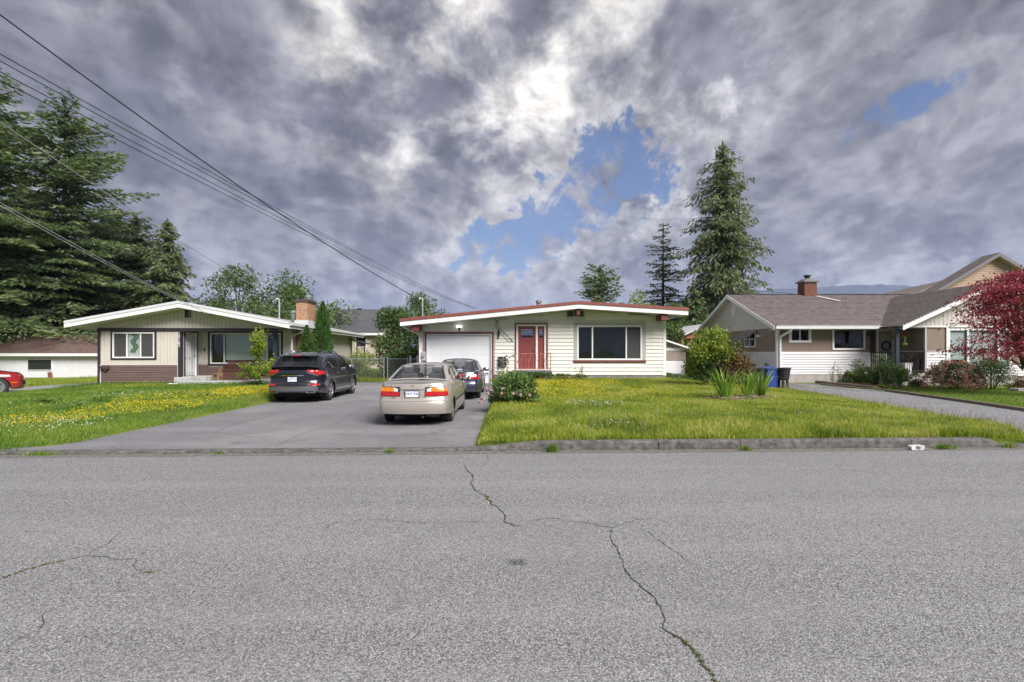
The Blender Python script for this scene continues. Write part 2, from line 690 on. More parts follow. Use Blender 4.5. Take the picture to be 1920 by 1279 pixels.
xs = axis(-26, 24, 0.4, 9000)
ys = axis(-4.4, 34, 0.4, 9000)
vv = []
for y in ys:
    for x in xs:
        z = gz(x, y) if y > Yk(x) else (0.0 if y > -3.2 else 0.05)
        if -3.2 < y < Yk(x) + 0.3:
            z = -0.07
        elif paved(x, y):
            z -= 0.07
        elif 9.2 < y < 23 and -26 < x < 24:
            z += 0.018 * mnoise.noise(Vector((x * 0.7, y * 0.7, 1.3))) * sstep(9.2, 10, y)
        vv.append((x, y, z))
nx = len(xs)
ff = [(j * nx + i, j * nx + i + 1, (j + 1) * nx + i + 1, (j + 1) * nx + i) for j in range(len(ys) - 1) for i in range(nx - 1)]

m = bpy.data.materials.new('lawn_soil')
m.use_nodes = True
t = NT(m.node_tree)
b = t.n['Principled BSDF']
geo = t.add('ShaderNodeNewGeometry')
n1 = t.noise(geo.outputs['Position'], 0.5, 5, 0.6)
n2 = t.noise(geo.outputs['Position'], 9, 4, 0.6)
c = t.mix(n2.outputs[0], (0.075, 0.11, 0.015), (0.17, 0.22, 0.035))
c = t.mix(t.smooth(n1.outputs[0], 0.5, 0.7), c, (0.13, 0.15, 0.035))
t.l.new(c, b.inputs['Base Color'])
b.inputs['Roughness'].default_value = 0.95
b.inputs['Specular IOR Level'].default_value = 0.1
ground = np_mesh('ground', vv, ff, m, smooth=True)
tag(ground, 'grassy ground under the lawns and gardens', 'ground', kind='structure')


def asphalt(name, lo, mid, hi, cell, patch, patchcol, stain=0.0, bump=0.5):
    m = bpy.data.materials.new(name)
    m.use_nodes = True
    t = NT(m.node_tree)
    b = t.n['Principled BSDF']
    tcn = t.add('ShaderNodeTexCoord')
    o = tcn.outputs['Object']
    v1 = t.add('ShaderNodeTexVoronoi')
    v1.inputs['Scale'].default_value = cell
    t.l.new(o, v1.inputs['Vector'])
    v2 = t.add('ShaderNodeTexVoronoi')
    v2.inputs['Scale'].default_value = cell * 2.3
    t.l.new(o, v2.inputs['Vector'])
    sep = t.add('ShaderNodeSeparateColor')
    t.l.new(v1.outputs['Color'], sep.inputs[0])
    sep2 = t.add('ShaderNodeSeparateColor')
    t.l.new(v2.outputs['Color'], sep2.inputs[0])
    stone = t.ramp(sep.outputs[0], [(0.0, lo), (0.45, mid), (0.8, mid), (1.0, hi)])
    fine = t.ramp(sep2.outputs[1], [(0.0, lo), (0.6, mid), (1.0, hi)])
    c = t.mix(0.4, stone, fine)
    # bitumen between the chips
    c = t.mix(t.math('MULTIPLY', t.smooth(v1.outputs['Distance'], 0.42, 0.75), 0.75), c, tuple(x * 0.45 for x in lo))
    big = t.noise(o, 0.35, 5, 0.6)
    c = t.mix(t.math('MULTIPLY', t.smooth(big.outputs[0], 0.42, 0.72), patch), c, patchcol)
    lane = t.noise(t.vmath('MULTIPLY', o, (0.06, 0.9, 1.0)), 1.6, 4, 0.55)
    c = t.mix(t.math('MULTIPLY', t.smooth(lane.outputs[0], 0.40, 0.66), 0.12), c, tuple(x * 1.45 for x in mid))
    mid_n = t.noise(o, 2.2, 5, 0.65)
    c = t.mix(t.math('MULTIPLY', t.smooth(mid_n.outputs[0], 0.55, 0.8), 0.25), c, tuple(x * 0.6 for x in mid))
    if stain:
        st = t.noise(o, 0.9, 6, 0.7, 0.8)
        c = t.mix(t.math('MULTIPLY', t.smooth(st.outputs[0], 0.58, 0.7), stain), c, tuple(x * 0.5 for x in mid))
    t.l.new(c, b.inputs['Base Color'])
    b.inputs['Roughness'].default_value = 0.85
    b.inputs['Specular IOR Level'].default_value = 0.3
    h = t.math('SUBTRACT', t.math('MULTIPLY', sep.outputs[1], 0.35), v1.outputs['Distance'])
    bn = t.add('ShaderNodeBump')
    bn.inputs['Strength'].default_value = bump
    bn.inputs['Distance'].default_value = 0.006
    t.l.new(h, bn.inputs['Height'])
    t.l.new(bn.outputs[0], b.inputs['Normal'])
    return m


M_road = asphalt('chip_seal_asphalt', (0.10, 0.098, 0.102), (0.27, 0.265, 0.268), (0.58, 0.57, 0.565), 95, 0.5, (0.19, 0.185, 0.190), stain=0.3, bump=0.6)
M_drive = asphalt('driveway_asphalt', (0.105, 0.102, 0.112), (0.225, 0.218, 0.232), (0.38, 0.372, 0.38), 130, 0.6, (0.29, 0.28, 0.285), stain=0.75, bump=0.35)
M_gravel = asphalt('gravel', (0.10, 0.10, 0.106), (0.265, 0.265, 0.277), (0.48, 0.48, 0.49), 38, 0.35, (0.17, 0.165, 0.16), bump=1.0)

# road sheet, gently crowned towards the gutter
mb = MB()
rx = list(np.arange(-24, 24.1, 1.0))
rx = [-300, -120, -60, -40] + rx + [40, 60, 120, 300]
ry = [0, 0.1, 0.25, 0.4, 0.55, 0.7, 0.8, 0.88, 0.94, 1.0]


def road_pt(u, v):
    y = -3.2 + (Yk(u) + 0.02 + 3.2) * v
    return (u, y, 0.0)


mb.grid(road_pt, rx, ry)
road = mb.build('road', M_road, recalc=False)
tag(road, 'wide grey chip sealed street with cracks', 'road', kind='structure')


def on_road(px, py):
    k = 1.7 / (py - 660)
    return ((px - 960) * k, 950 * k)


M_crack = pmat('crack_dark', (0.04, 0.038, 0.032), 0.95, 0.5, 30)  # plain dark colour of the crack lines
M_moss = pmat('moss', (0.075, 0.085, 0.018), 0.95, 0.5, 25, bump=0.6, bscale=80)
crack_lines = [
    ([(866, 868), (880, 886), (889, 893), (884, 905), (893, 920), (912, 930), (921, 943), (932, 952), (947, 966), (945, 979), (962, 984), (975, 987)], 0.016, True),
    ([(913, 852), (914, 866), (905, 878)], 0.010, False),
    ([(600, 998), (626, 981), (680, 976), (720, 976), (765, 979), (820, 983), (868, 977), (910, 980), (945, 979)], 0.007, False),
    ([(985, 985), (998, 976), (1035, 972), (1085, 978), (1120, 985), (1148, 989), (1172, 980), (1205, 972), (1235, 973)], 0.009, False),
    ([(1190, 984), (1215, 1000), (1245, 1022), (1280, 1042), (1300, 1060)], 0.009, False),
    ([(1146, 995), (1148, 1015), (1160, 1035), (1170, 1062), (1188, 1082), (1203, 1100), (1225, 1118), (1240, 1138), (1251, 1160), (1246, 1178), (1258, 1188), (1282, 1205), (1310, 1232), (1332, 1258), (1352, 1285)], 0.013, True),
    ([(0, 1088), (40, 1072), (100, 1056), (160, 1044), (200, 1043), (222, 1050), (252, 1049), (252, 1070), (298, 1076)], 0.008, True),
    ([(160, 1044), (200, 1020), (225, 1003), (240, 992)], 0.009, False),
    ([(252, 1070), (228, 1076), (222, 1092)], 0.006, False),
    ([(0, 1000), (55, 997), (105, 998), (98, 1010)], 0.006, False),
    ([(8, 1222), (30, 1202), (68, 1182), (82, 1155), (98, 1138)], 0.008, False),
    ([(0, 920), (40, 920), (62, 927)], 0.007, False),
]
random.seed(5)
moss_pts = []
for pts, wd, mossy in crack_lines:
    P = [Vector((*on_road(*p), 0)) for p in pts]
    fine = []
    for a, b_ in zip(P, P[1:]):
        n = max(2, int((b_ - a).length / 0.035))
        for i in range(n):
            fine.append(a.lerp(b_, i / n))
    fine.append(P[-1])
    vs, fs = [], []
    off = 0
    for i, p in enumerate(fine):
        d = fine[min(i + 1, len(fine) - 1)] - fine[max(0, i - 1)]
        d.normalize()
        nrm = Vector((-d.y, d.x, 0))
        off = off * 0.75 + random.uniform(-1, 1) * 0.012
        taper = min(1, (i + 1) / 8, (len(fine) - i) / 8)
        hw_ = wd * 0.38 * taper * random.uniform(0.35, 1.5)
        q = p + nrm * off
        vs += [q + nrm * hw_, q - nrm * hw_]
        if i:
            fs.append((2 * i - 2, 2 * i - 1, 2 * i + 1, 2 * i))
        if mossy and mnoise.noise(Vector((p.x * 2.5, p.y * 2.5, 4))) > 0.12:
            moss_pts.append(q)
    mb = MB()
    mb.add([(v.x, v.y, 0.004) for v in vs], fs)
    mb.build('crack', M_crack, road)
mb = MB()
for p in moss_pts:
    for _ in range(3):
        r = random.uniform(0.003, 0.008)
        mb.ball((p.x + random.uniform(-.012, .012), p.y + random.uniform(-.012, .012), 0.004), (r * 1.6, r * 1.6, r), 5, 3)
mo = mb.build('moss', M_moss, road)
mo['kind'] = 'stuff'
# dark oil patch
mb = MB()
cxp, cyp = on_road(970, 1055)
ring = [(cxp + 0.13 * math.cos(a) * (1 + .25 * math.sin(3 * a)), cyp + 0.09 * math.sin(a) * (1 + .3 * math.cos(2 * a))) for a in np.linspace(0, 2 * math.pi, 22)[:-1]]
m = bpy.data.materials.new('oil_stain')
m.use_nodes = True
t = NT(m.node_tree)
b = t.n['Principled BSDF']
tcn = t.add('ShaderNodeTexCoord')
nn = t.noise(tcn.outputs['Object'], 70, 3, 0.6)
dd = t.vmath('DISTANCE', tcn.outputs['Object'], (cxp, cyp, 0.0))
al = t.math('MULTIPLY', t.smooth(dd, 0.12, 0.01, 0, 0.75), t.smooth(nn.outputs[0], 0.35, 0.6))
b.inputs['Base Color'].default_value = (0.05, 0.05, 0.05, 1)
b.inputs['Roughness'].default_value = 0.7
t.l.new(al, b.inputs['Alpha'])
mb.add([(x, y, 0.004) for x, y in ring], [tuple(range(len(ring)))])
mb.build('oil_stain', m, road)

# driveway sheet
mb = MB()
dx = list(np.linspace(0, 1, 34))
dy = list(np.linspace(0, 1, 60))


def drive_pt(u, v):
    y0 = 8.7
    x = -8.08 + u * 7.44
    y = Yk(x) + 0.13 + (23.58 - Yk(x) - 0.13) * v
    e = 0.06 * mnoise.noise(Vector((y * 1.3, 0, 0)))
    if u == 0:
        x += e - 0.1 + 0.9 * sstep(9.6, 8.4, y) * -1
    if u == 1:
        x += e
    return (x, y, g(x, y) if -8 < x < -0.7 else (0.02 * sstep(9.6, 8.7, y) + 0.23 * sstep(21.4, 23.5, y)))


mb.grid(drive_pt, dx, dy)
drive = mb.build('driveway', M_drive, smooth=True, recalc=False)
tag(drive, 'shared asphalt driveway in front of the garage', 'driveway', kind='structure')
mb = MB()
mb.grid(lambda u, v: (-8.08 + u * 3.7, 23.5 + v * 0.9, 0.232 + 0.01 * v), list(np.linspace(0, 1, 6)), [0, 0.5, 1])
mb.build('driveway_end', M_drive, drive, recalc=False)

random.seed(21)
for pts in ([(-7.4, 10.2), (-6.2, 10.6), (-5.1, 10.1), (-3.9, 10.5), (-2.5, 10.2), (-1.2, 10.6)], [(-4.2, 9.0), (-4.4, 10.3), (-4.1, 12.0), (-4.5, 14.2), (-4.2, 16.5), (-4.4, 19.5), (-4.3, 22)], [(-6.2, 10.6), (-6.6, 12.4), (-6.1, 14.8)], [(-.9, 12.2), (-1.3, 13.5), (-1.0, 14.6)]):
    vs, fs = [], []
    off = 0
    fine = []
    for a, b_ in zip(pts, pts[1:]):
        n = int(math.dist(a, b_) / .06)
        fine += [(a[0] + (b_[0] - a[0]) * i / n, a[1] + (b_[1] - a[1]) * i / n) for i in range(n)]
    for i, p in enumerate(fine):
        off = off * .85 + random.uniform(-.02, .02)
        hw_ = random.uniform(.002, .007)
        hor = abs(pts[-1][0] - pts[0][0]) > 3
        q0 = (p[0] + (0 if hor else off - hw_), p[1] + (off - hw_ if hor else 0))
        q1 = (p[0] + (0 if hor else off + hw_), p[1] + (off + hw_ if hor else 0))
        vs += [(q0[0], q0[1], g(*q0) + .004), (q1[0], q1[1], g(*q1) + .004)]
        if i:
            fs.append((2 * i - 2, 2 * i - 1, 2 * i + 1, 2 * i))
    MB().add(vs, fs).build('crack', M_crack, drive)

# gravel drive
mb = MB()
gy = list(np.linspace(8.95, 30, 60))
mb.grid(lambda u, y: ((lambda x: (x, y, g(x, y) + 0.004))(gravel_left(y) - .05 + u * ((gravel_right(y) if y < 24.1 else 13.0) - gravel_left(y) + .05))), list(np.linspace(0, 1, 14)), gy)
gravel = mb.build('gravel_driveway', M_gravel, smooth=True, recalc=False)
tag(gravel, 'grey gravel driveway between the lawns', 'driveway', kind='structure')
# loose stones on it
random.seed(11)
mb = MB()
for _ in range(1500):
    y = 9.5 + 14 * random.random() ** 1.5
    x = gravel_left(y) + random.random() * (gravel_right(y) - gravel_left(y))
    r = random.uniform(0.008, 0.022)
    mb.ball((x, y, g(x, y) + 0.008), (r, r * random.uniform(.6, 1), r * .7), 5, 3)
gs = mb.build('gravel', pmat('gravel_stone', (0.3, 0.3, 0.31), 0.9, 0.5, 40), gravel)
gs['kind'] = 'stuff'

# concrete lane beside the left house
mb = MB()
ly = list(np.linspace(9.2, 34, 44))
mb.grid(lambda u, y: (-22.6 + u * 2.45 - 0.03 * (y - 20), y, g(-21.5, y) + 0.03 + 0.0 * u), [0, 0.33, 0.66, 1], ly)
tag(mb.build('path', pmat('lane_concrete', (0.24, 0.235, 0.225), 0.9, 0.25, 3, bump=0.2, dirt=.3), recalc=False), 'concrete lane running back beside the beige house', 'path', kind='structure')

# ------------------------------------------------------------------ kerb
M_kerb = pmat('kerb_concrete', (0.115, 0.108, 0.102), 0.92, 0.55, 9, bump=0.7, bscale=55, dirt=0.75, dirtcol=(0.055, 0.05, 0.042))
mb = MB()
kx = list(np.arange(-26, 24.1, 1.0))
mb.grid(lambda x, v: (x, Yk(x) - 0.27 + 0.29 * v, 0.004), kx, [0, 1])
kerb = mb.build('kerb', pmat('gutter_dust', (0.15, 0.14, 0.125), 0.95, 0.4, 12, bump=0.4, dirt=0.5), recalc=False)
tag(kerb, 'concrete kerb and gutter along the street', 'kerb', kind='structure')


def kerb_h(x):
    if x < -0.95:
        return 0.032
    return 0.032 + 0.118 * sstep(-0.95, 0.75, x) * sstep(8.86, 8.5, x)


def kerb_piece(x0, x1):
    mb = MB()
    n = max(3, int((x1 - x0) / 0.12))
    rings = []
    for i in range(n + 1):
        x = x0 + (x1 - x0) * i / n
        h = kerb_h(x)
        y = Yk(x)
        wob = 0.006 * mnoise.noise(Vector((x * 5, 0, 3)))
        wd = 0.20 if h > 0.06 else 0.26
        rd = min(0.035, h * 0.6)
        prof = [(-0.015 + wob, -0.06), (0.0 + wob, h - rd), (rd * 0.35 + wob, h - rd * 0.3), (rd + wob, h), (wd * 0.6, h + 0.004 + wob), (wd, h - 0.004), (wd + 0.005, -0.06)]
        rings.append([(x, y + a, b_) for a, b_ in prof])
    vs = [p for r_ in rings for p in r_]
    k = len(rings[0])
    fs = [(i * k + j, (i + 1) * k + j, (i + 1) * k + j + 1, i * k + j + 1) for i in range(n) for j in range(k - 1)]
    fs += [tuple(range(k)), tuple(range((n + 1) * k - 1, n * k - 1, -1))]
    mb.add(vs, fs)
    return mb.build('kerb_stone', M_kerb, kerb, smooth=False)


edges = [-26, -20, -14, -11.2, -8.9, -5.9, -2.9, -0.95, 2.55, 4.0, 7.1, 8.87]
for a, b_ in zip(edges, edges[1:]):
    kerb_piece(a + 0.006, b_ - 0.006)
for a, b_ in ((8.88, 12.9), (12.92, 16), (16.02, 24)):
    mb = MB()
    h = 0.03 if a < 12.8 else 0.15
    mb.prism([(Yk(a), -0.05), (Yk(a), h - .02), (Yk(a) + .02, h), (Yk(a) + .2, h), (Yk(a) + .2, -.05)], 'x', a, b_)
    mb.build('kerb_stone', M_kerb, kerb)

# timber edging of the right-hand lawn
for i, (ya, yb) in enumerate(((9.6, 12.4), (12.42, 15.2), (15.22, 18.2), (18.22, 20.6))):
    mb = MB()
    xa, xb = gravel_right(ya), gravel_right(yb)
    za, zb = g(xa, ya), g(xb, yb)
    mb.add([(xa, ya, za - .05), (xa + .1, ya, za - .05), (xa + .1, ya, za + .09), (xa, ya, za + .09),
            (xb, yb, zb - .05), (xb + .1, yb, zb - .05), (xb + .1, yb, zb + .09), (xb, yb, zb + .09)],
           [(0, 1, 2, 3), (7, 6, 5, 4), (0, 4, 5, 1), (1, 5, 6, 2), (2, 6, 7, 3), (3, 7, 4, 0)])
    o = mb.build('edging_timber', M_wood)
    tag(o, ('timber edging the clipped lawn at the street end of the gravel', 'second timber from the street edging the clipped lawn', 'third timber from the street edging the clipped lawn', 'last timber edging the clipped lawn, next to the logs')[i], 'timber', 'timbers edging the clipped lawn')

# grit and leaf litter in the gutter
random.seed(31)
mb = MB()
for _ in range(1500):
    x = random.uniform(-9.5, 10.2)
    y = Yk(x) - .012 - abs(random.gauss(0, .05))
    r = random.uniform(.004, .012)
    a = random.uniform(0, 3.14)
    c_, s_ = math.cos(a) * r * 1.8, math.sin(a) * r * 1.8
    z = .009 + random.random() * .008
    mb.add([(x - c_, y - s_, z), (x + s_ * .4, y - c_ * .4, z + r * .5), (x + c_, y + s_, z), (x - s_ * .4, y + c_ * .4, z + r * .3)], [(0, 1, 2, 3)])
lt = mb.build('leaf_litter', pmat('leaf_litter', (.13, .075, .04), .9, .6, 30), kerb)
lt['kind'] = 'stuff'

# ================================================================== house building helpers
def boards(parent, name, mat, zs, x0, x1, openings, clip=None, y=0.0, proud=0.037, thick=0.012, ends=False):
    """horizontal lap siding on a plane y = const facing -y: one object per board"""
    for za, zb in zip(zs, zs[1:]):
        segs = [(x0, x1)]
        for (oa, ob, oz0, oz1) in openings:
            if oz0 < zb - 0.02 and oz1 > za + 0.02:
                new = []
                for a, b_ in segs:
                    if ob <= a or oa >= b_:
                        new.append((a, b_))
                    else:
                        if oa > a:
                            new.append((a, oa))
                        if ob < b_:
                            new.append((ob, b_))
                segs = new
        for a, b_ in segs:
            if clip:
                xsamp = np.linspace(a, b_, 60)
                ok = [x for x in xsamp if clip(x) > zb - 0.01]
                if not ok:
                    continue
                a, b_ = min(ok), max(ok)
            if b_ - a < 0.03:
                continue
            mb = MB()
            mb.prism([(y - proud, za), (y - proud + thick * 0.3, za + .002), (y - 0.004, zb + .004), (y + 0.01, zb + .004), (y + 0.01, za)], 'x', a, b_)
            mb.build(name, mat, parent)


def vboards(parent, name, mat, x0, x1, pitch, zbot, ztop, openings=(), y=0.0, proud=0.018, gap=0.012):
    """vertical board siding facing -y; ztop may be a function of x; one object per board piece"""
    n = max(1, round((x1 - x0) / pitch))
    p = (x1 - x0) / n
    for i in range(n):
        a, b_ = x0 + i * p + gap / 2, x0 + (i + 1) * p - gap / 2
        zt = ztop if not callable(ztop) else None
        ta = zt if zt is not None else ztop(a)
        tb = zt if zt is not None else ztop(b_)
        zb = zbot
        spans = [(zb, None)]
        for (oa, ob, oz0, oz1) in openings:
            if oa < (a + b_) / 2 < ob:
                spans = [(zb, oz0), (oz1, None)] if oz0 > zb else [(oz1, None)]
        for s0, s1 in spans:
            ea, eb = (ta, tb) if s1 is None else (s1, s1)
            if min(ea, eb) - s0 < 0.02:
                continue
            mb = MB()
            pts = [(a, s0), (b_, s0), (b_, eb), (a, ea)]
            mb.prism(pts, 'y', y - proud, y + 0.004)
            mb.build(name, mat, parent)


def frame(parent, name, mat, x0, x1, z0, z1, wd, y0, y1, sides='lrtb'):
    mb = MB()
    if 'l' in sides:
        mb.box(x0, x0 + wd, y0, y1, z0, z1)
    if 'r' in sides:
        mb.box(x1 - wd, x1, y0, y1, z0, z1)
    if 't' in sides:
        mb.box(x0 + wd, x1 - wd, y0 + .001, y1, z1 - wd, z1)
    if 'b' in sides:
        mb.box(x0 + wd, x1 - wd, y0 + .001, y1, z0, z0 + wd)
    return mb.build(name, mat, parent)


def window(parent, x0, x1, z0, z1, mull, fmat, fw=0.06, y=0.0, back=None, glass=None, name='window', screens=(), depth=0.35):
    """frame with one pane per light, a dark room behind"""
    f = frame(parent, name, fmat, x0, x1, z0, z1, fw, y - 0.035, y + 0.05)
    xsr = [x0 + fw / 2] + list(mull) + [x1 - fw / 2]
    for mx in mull:
        MB().box(mx - fw * .4, mx + fw * .4, y - 0.03, y + 0.045, z0 + fw, z1 - fw).build('mullion', fmat, f)
    for i, (a, b_) in enumerate(zip(xsr, xsr[1:])):
        inset = 0.012 if i % 2 else 0.0
        MB().box(a + fw * .35, b_ - fw * .35, y + 0.008 + inset, y + 0.014 + inset, z0 + fw * .6, z1 - fw * .6).build('pane', glass or M_glass, f)
        if i in screens:
            MB().box(a + fw * .4, b_ - fw * .4, y - 0.004, y - 0.001, z0 + fw, z1 - fw).build('insect_screen', M_screen, f)
    bx = MB()
    bx.add([(x0 + .01, y + depth, z0 + .01), (x1 - .01, y + depth, z0 + .01), (x1 - .01, y + depth, z1 - .01), (x0 + .01, y + depth, z1 - .01),
            (x0 + .01, y + .05, z0 + .01), (x1 - .01, y + .05, z0 + .01), (x1 - .01, y + .05, z1 - .01), (x0 + .01, y + .05, z1 - .01)],
           [(0, 1, 2, 3), (0, 4, 5, 1), (1, 5, 6, 2), (2, 6, 7, 3), (3, 7, 4, 0)])
    bx.build('room', back or M_dark, f)
    return f


def wall_panel(x0, x1, z0, z1, openings, y0, y1, mb=None):
    """solid wall with real rectangular openings: strips of boxes round them"""
    mb = mb or MB()
    cuts = sorted({x0, x1, *[max(x0, min(x1, v)) for o in openings for v in o[:2]]})
    for a, b_ in zip(cuts, cuts[1:]):
        mid = (a + b_) / 2
        zz = [(o[2], o[3]) for o in openings if o[0] < mid < o[1]]
        zz.sort()
        lo = z0
        for za, zb in zz:
            if za > lo:
                mb.box(a, b_, y0, y1, lo, za)
            lo = max(lo, zb)
        if lo < z1:
            mb.box(a, b_, y0, y1, lo, z1)
    return mb


m = bpy.data.materials.new('insect_screen')
m.use_nodes = True
t = NT(m.node_tree)
b = t.n['Principled BSDF']
b.inputs['Base Color'].default_value = (0.09, 0.085, 0.09, 1)
b.inputs['Roughness'].default_value = 0.9
b.inputs['Alpha'].default_value = 0.6
M_screen = m

M_cream = pmat('cream_siding', (0.74, 0.72, 0.65), 0.6, 0.05, 2.5, dirt=0.18, dirtcol=(0.42, 0.40, 0.30), stretch=(.4, 1, 2))
M_redtrim = pmat('barn_red_paint', (0.17, 0.042, 0.04), 0.5, 0.15, 6)
M_reddoor = pmat('red_door_paint', (0.215, 0.05, 0.047), 0.42, 0.08, 4, stretch=(6, 6, .6))
M_redroof = pmat('red_metal_roof', (0.23, 0.068, 0.055), 0.5, 0.2, 5, dirt=.3, dirtcol=(.2, .1, .08))
M_greytrim = pmat('grey_trim', (0.42, 0.41, 0.40), 0.6, 0.06, 4)
M_garage = pmat('garage_door_paint', (0.74, 0.75, 0.77), 0.5, 0.04, 2, dirt=.1, dirtcol=(.45, .45, .45))
M_soffit = pmat('soffit', (0.62, 0.61, 0.58), 0.7, 0.05, 3)

# ================================================================== middle house (cream rancher)
H2 = thing('house', (0, 23.7, 0.44), 'cream lap sided bungalow with red door, red roof edge and white garage door', 'house')
Z2 = 0.44


def roof2(X):
    """fascia top height (world) of the low gable"""
    return interp(X, [(-5.02, 3.19), (3.01, 3.98), (7.9, 3.68)])


op_gar = (-4.07, -0.86, 0.0, 2.62)
op_door = (0.14, 1.66, 0.80, 3.05)
op_win = (2.98, 6.12, 1.30, 2.97)
ops = [op_gar, op_door, op_win]
mb = wall_panel(-4.29, 7.18, 0.0, 2.6, [(o[0] + .02, o[1] - .02, o[2] + .02, o[3] - .02) for o in ops], 0.0, 0.16)
mb2 = wall_panel(-4.29, 7.18, 2.6, 3.25, [(o[0] + .02, o[1] - .02, o[2] + .02, o[3] - .02) for o in ops], 0.0, 0.16)
mb.v = [(x, y, z - Z2) for x, y, z in mb.v]
mb2.v = [(x, y, z - Z2) for x, y, z in mb2.v]
mb.add(mb2.v, mb2.f)
mb.prism([(-4.29, 3.2 - Z2), (7.18, 3.2 - Z2), (7.18, roof2(7.18) - .38 - Z2), (3.01, roof2(3.01) - .30 - Z2), (-1.8, 3.2 - Z2)], 'y', 0.005, 0.15)
mb.box(-4.29, -4.13, 0.16, 11, 0 - Z2, 2.85 - Z2)
mb.box(7.02, 7.18, 0.16, 11, 0 - Z2, 3.2 - Z2)
mb.box(-4.13, 7.02, 10.84, 11, 0 - Z2, 2.85 - Z2)
mb.build('wall', pmat('cream_wall_backing', (0.6, 0.58, 0.52), 0.8, 0.05, 3), H2)
zs = [0.63 - Z2 + i * 0.171 for i in range(18)]
boards(H2, 'siding_board', M_cream, zs, -0.80, 7.06, [(a, b_, c - Z2, d - Z2) for a, b_, c, d in [(-9, -0.84, 0, 2.66), (0.12, 1.69, .8, 3.06), (2.88, 6.24, 1.21, 3.08), (2.55, 3.4, 3.33, 3.66)]],
       clip=lambda x: roof2(x) - 0.30 - Z2)
boards(H2, 'siding_board', M_cream, [2.66 - Z2 + i * .171 for i in range(4)], -4.2, -0.80, [], clip=lambda x: roof2(x) - 0.30 - Z2)
boards(H2, 'siding_board', M_cream, [.32 - Z2 + i * .171 for i in range(14)], -4.2, -4.085, [])
MB().box(7.06, 7.2, -0.035, 0.02, .6 - Z2, roof2(7.1) - .36 - Z2).build('corner_board', M_white, H2)
MB().box(-4.31, -4.2, -0.035, 0.02, .3 - Z2, 2.8 - Z2).build('corner_board', M_white, H2)
# foundation
MB().box(-0.85, 7.16, -0.012, 0.14, -0.25, .628 - Z2).build('foundation', pmat('grey_foundation', (0.2, 0.185, 0.175), 0.9, .3, 5, bump=.3, dirt=.4), H2)
# roof: white fascia under a red edge; two slopes with real thickness
for nm, dz0, dz1, mt, yo in (('fascia', -0.33, -0.135, M_white, 0.0), ('roof', -0.13, 0.0, M_redroof, -0.03)):
    mb = MB()
    pts_t = [(-5.02 + (-.02 if nm == 'roof' else 0), 3.19), (3.01, 3.98), (7.9 + (.02 if nm == 'roof' else 0), 3.68)]
    poly = [(x, z + dz1 - Z2) for x, z in pts_t] + [(x, z + dz0 - Z2) for x, z in reversed(pts_t)]
    if nm == 'fascia':
        mb.prism(poly, 'y', -1.0, -0.95)
        mb.prism(poly, 'y', 11.95, 12.0)
        for a, b_ in (((-5.02, 3.19), (-4.97, 3.195)), ((7.85, 3.683), (7.9, 3.68))):
            mb.prism([(a[0], a[1] + dz0 - Z2), (b_[0], b_[1] + dz0 - Z2), (b_[0], b_[1] + dz1 - Z2), (a[0], a[1] + dz1 - Z2)], 'y', -.95, 11.95)
    else:
        mb.prism(poly, 'y', -1.0 + yo, 12.03)
    ro = mb.build(nm, mt, H2)
    if nm == 'roof':
        # standing ribs of the metal roof, seen end-on along the edge
        for i in range(62):
            x = -4.9 + i * 0.207
            z = roof2(x) - Z2
            MB().box(x - .012, x + .012, -1.0, 12.0, z - .01, z + .022).build('roof_rib', M_redroof, ro)
mb = MB()
poly = [(-4.97, 3.19 - .31 - Z2), (3.01, 3.98 - .31 - Z2), (7.85, 3.68 - .31 - Z2), (7.85, 3.68 - .28 - Z2), (3.01, 3.98 - .28 - Z2), (-4.97, 3.19 - .28 - Z2)]
mb.prism(poly, 'y', -0.945, 0.0)
mb.build('soffit', M_soffit, H2)
for i in range(11):
    x = -4.55 + i * 0.42
    MB().ball((x, -1.005, roof2(x) - .235 - Z2), (.014, .01, .014), 6, 4).build('nail_head', pmat('rust', (.25, .15, .1), .8), H2)
# beam ends
for x0, x1 in ((-4.55, -4.22), (2.92, 3.06), (6.72, 7.02)):
    zt = roof2((x0 + x1) / 2) - .33 - Z2
    MB().rbox(x0, x1, -0.9 if x0 > 0 else -.85, 0.05, zt - .27, zt, .01).build('beam', M_redtrim, H2)
# gable vents
for x0, x1 in ((2.58, 2.86), (3.08, 3.34)):
    v = frame(H2, 'gable_vent', M_greytrim, x0 - .03, x1 + .03, 3.33 - Z2, 3.64 - Z2, .03, -.03, .01)
    for k in range(5):
        zz = 3.37 - Z2 + k * .05
        MB().prism([(-.02, zz), (.0, zz + .04), (.004, zz + .04), (-.016, zz)], 'x', x0, x1).build('louvre', M_dark, v)
# garage door: five sections
gf = frame(H2, 'garage_door', M_redtrim, -4.07, -0.86, .2 - Z2, 2.62 - Z2, 0.075, -0.045, 0.04, 'lrt')
frame(gf, 'jamb', M_white, -3.995, -0.935, .2 - Z2, 2.545 - Z2, 0.06, -0.02, 0.06, 'lrt')
for k in range(5):
    za = .25 + k * .445
    zb = min(za + .44, 2.485)
    MB().rbox(-3.935, -0.995, .06, .1, za - Z2, zb - Z2, .006).build('door_panel', M_garage, gf)
MB().box(-4.0, -0.93, -0.25, .1, -.3, .24 - Z2).build('threshold', M_conc, H2)
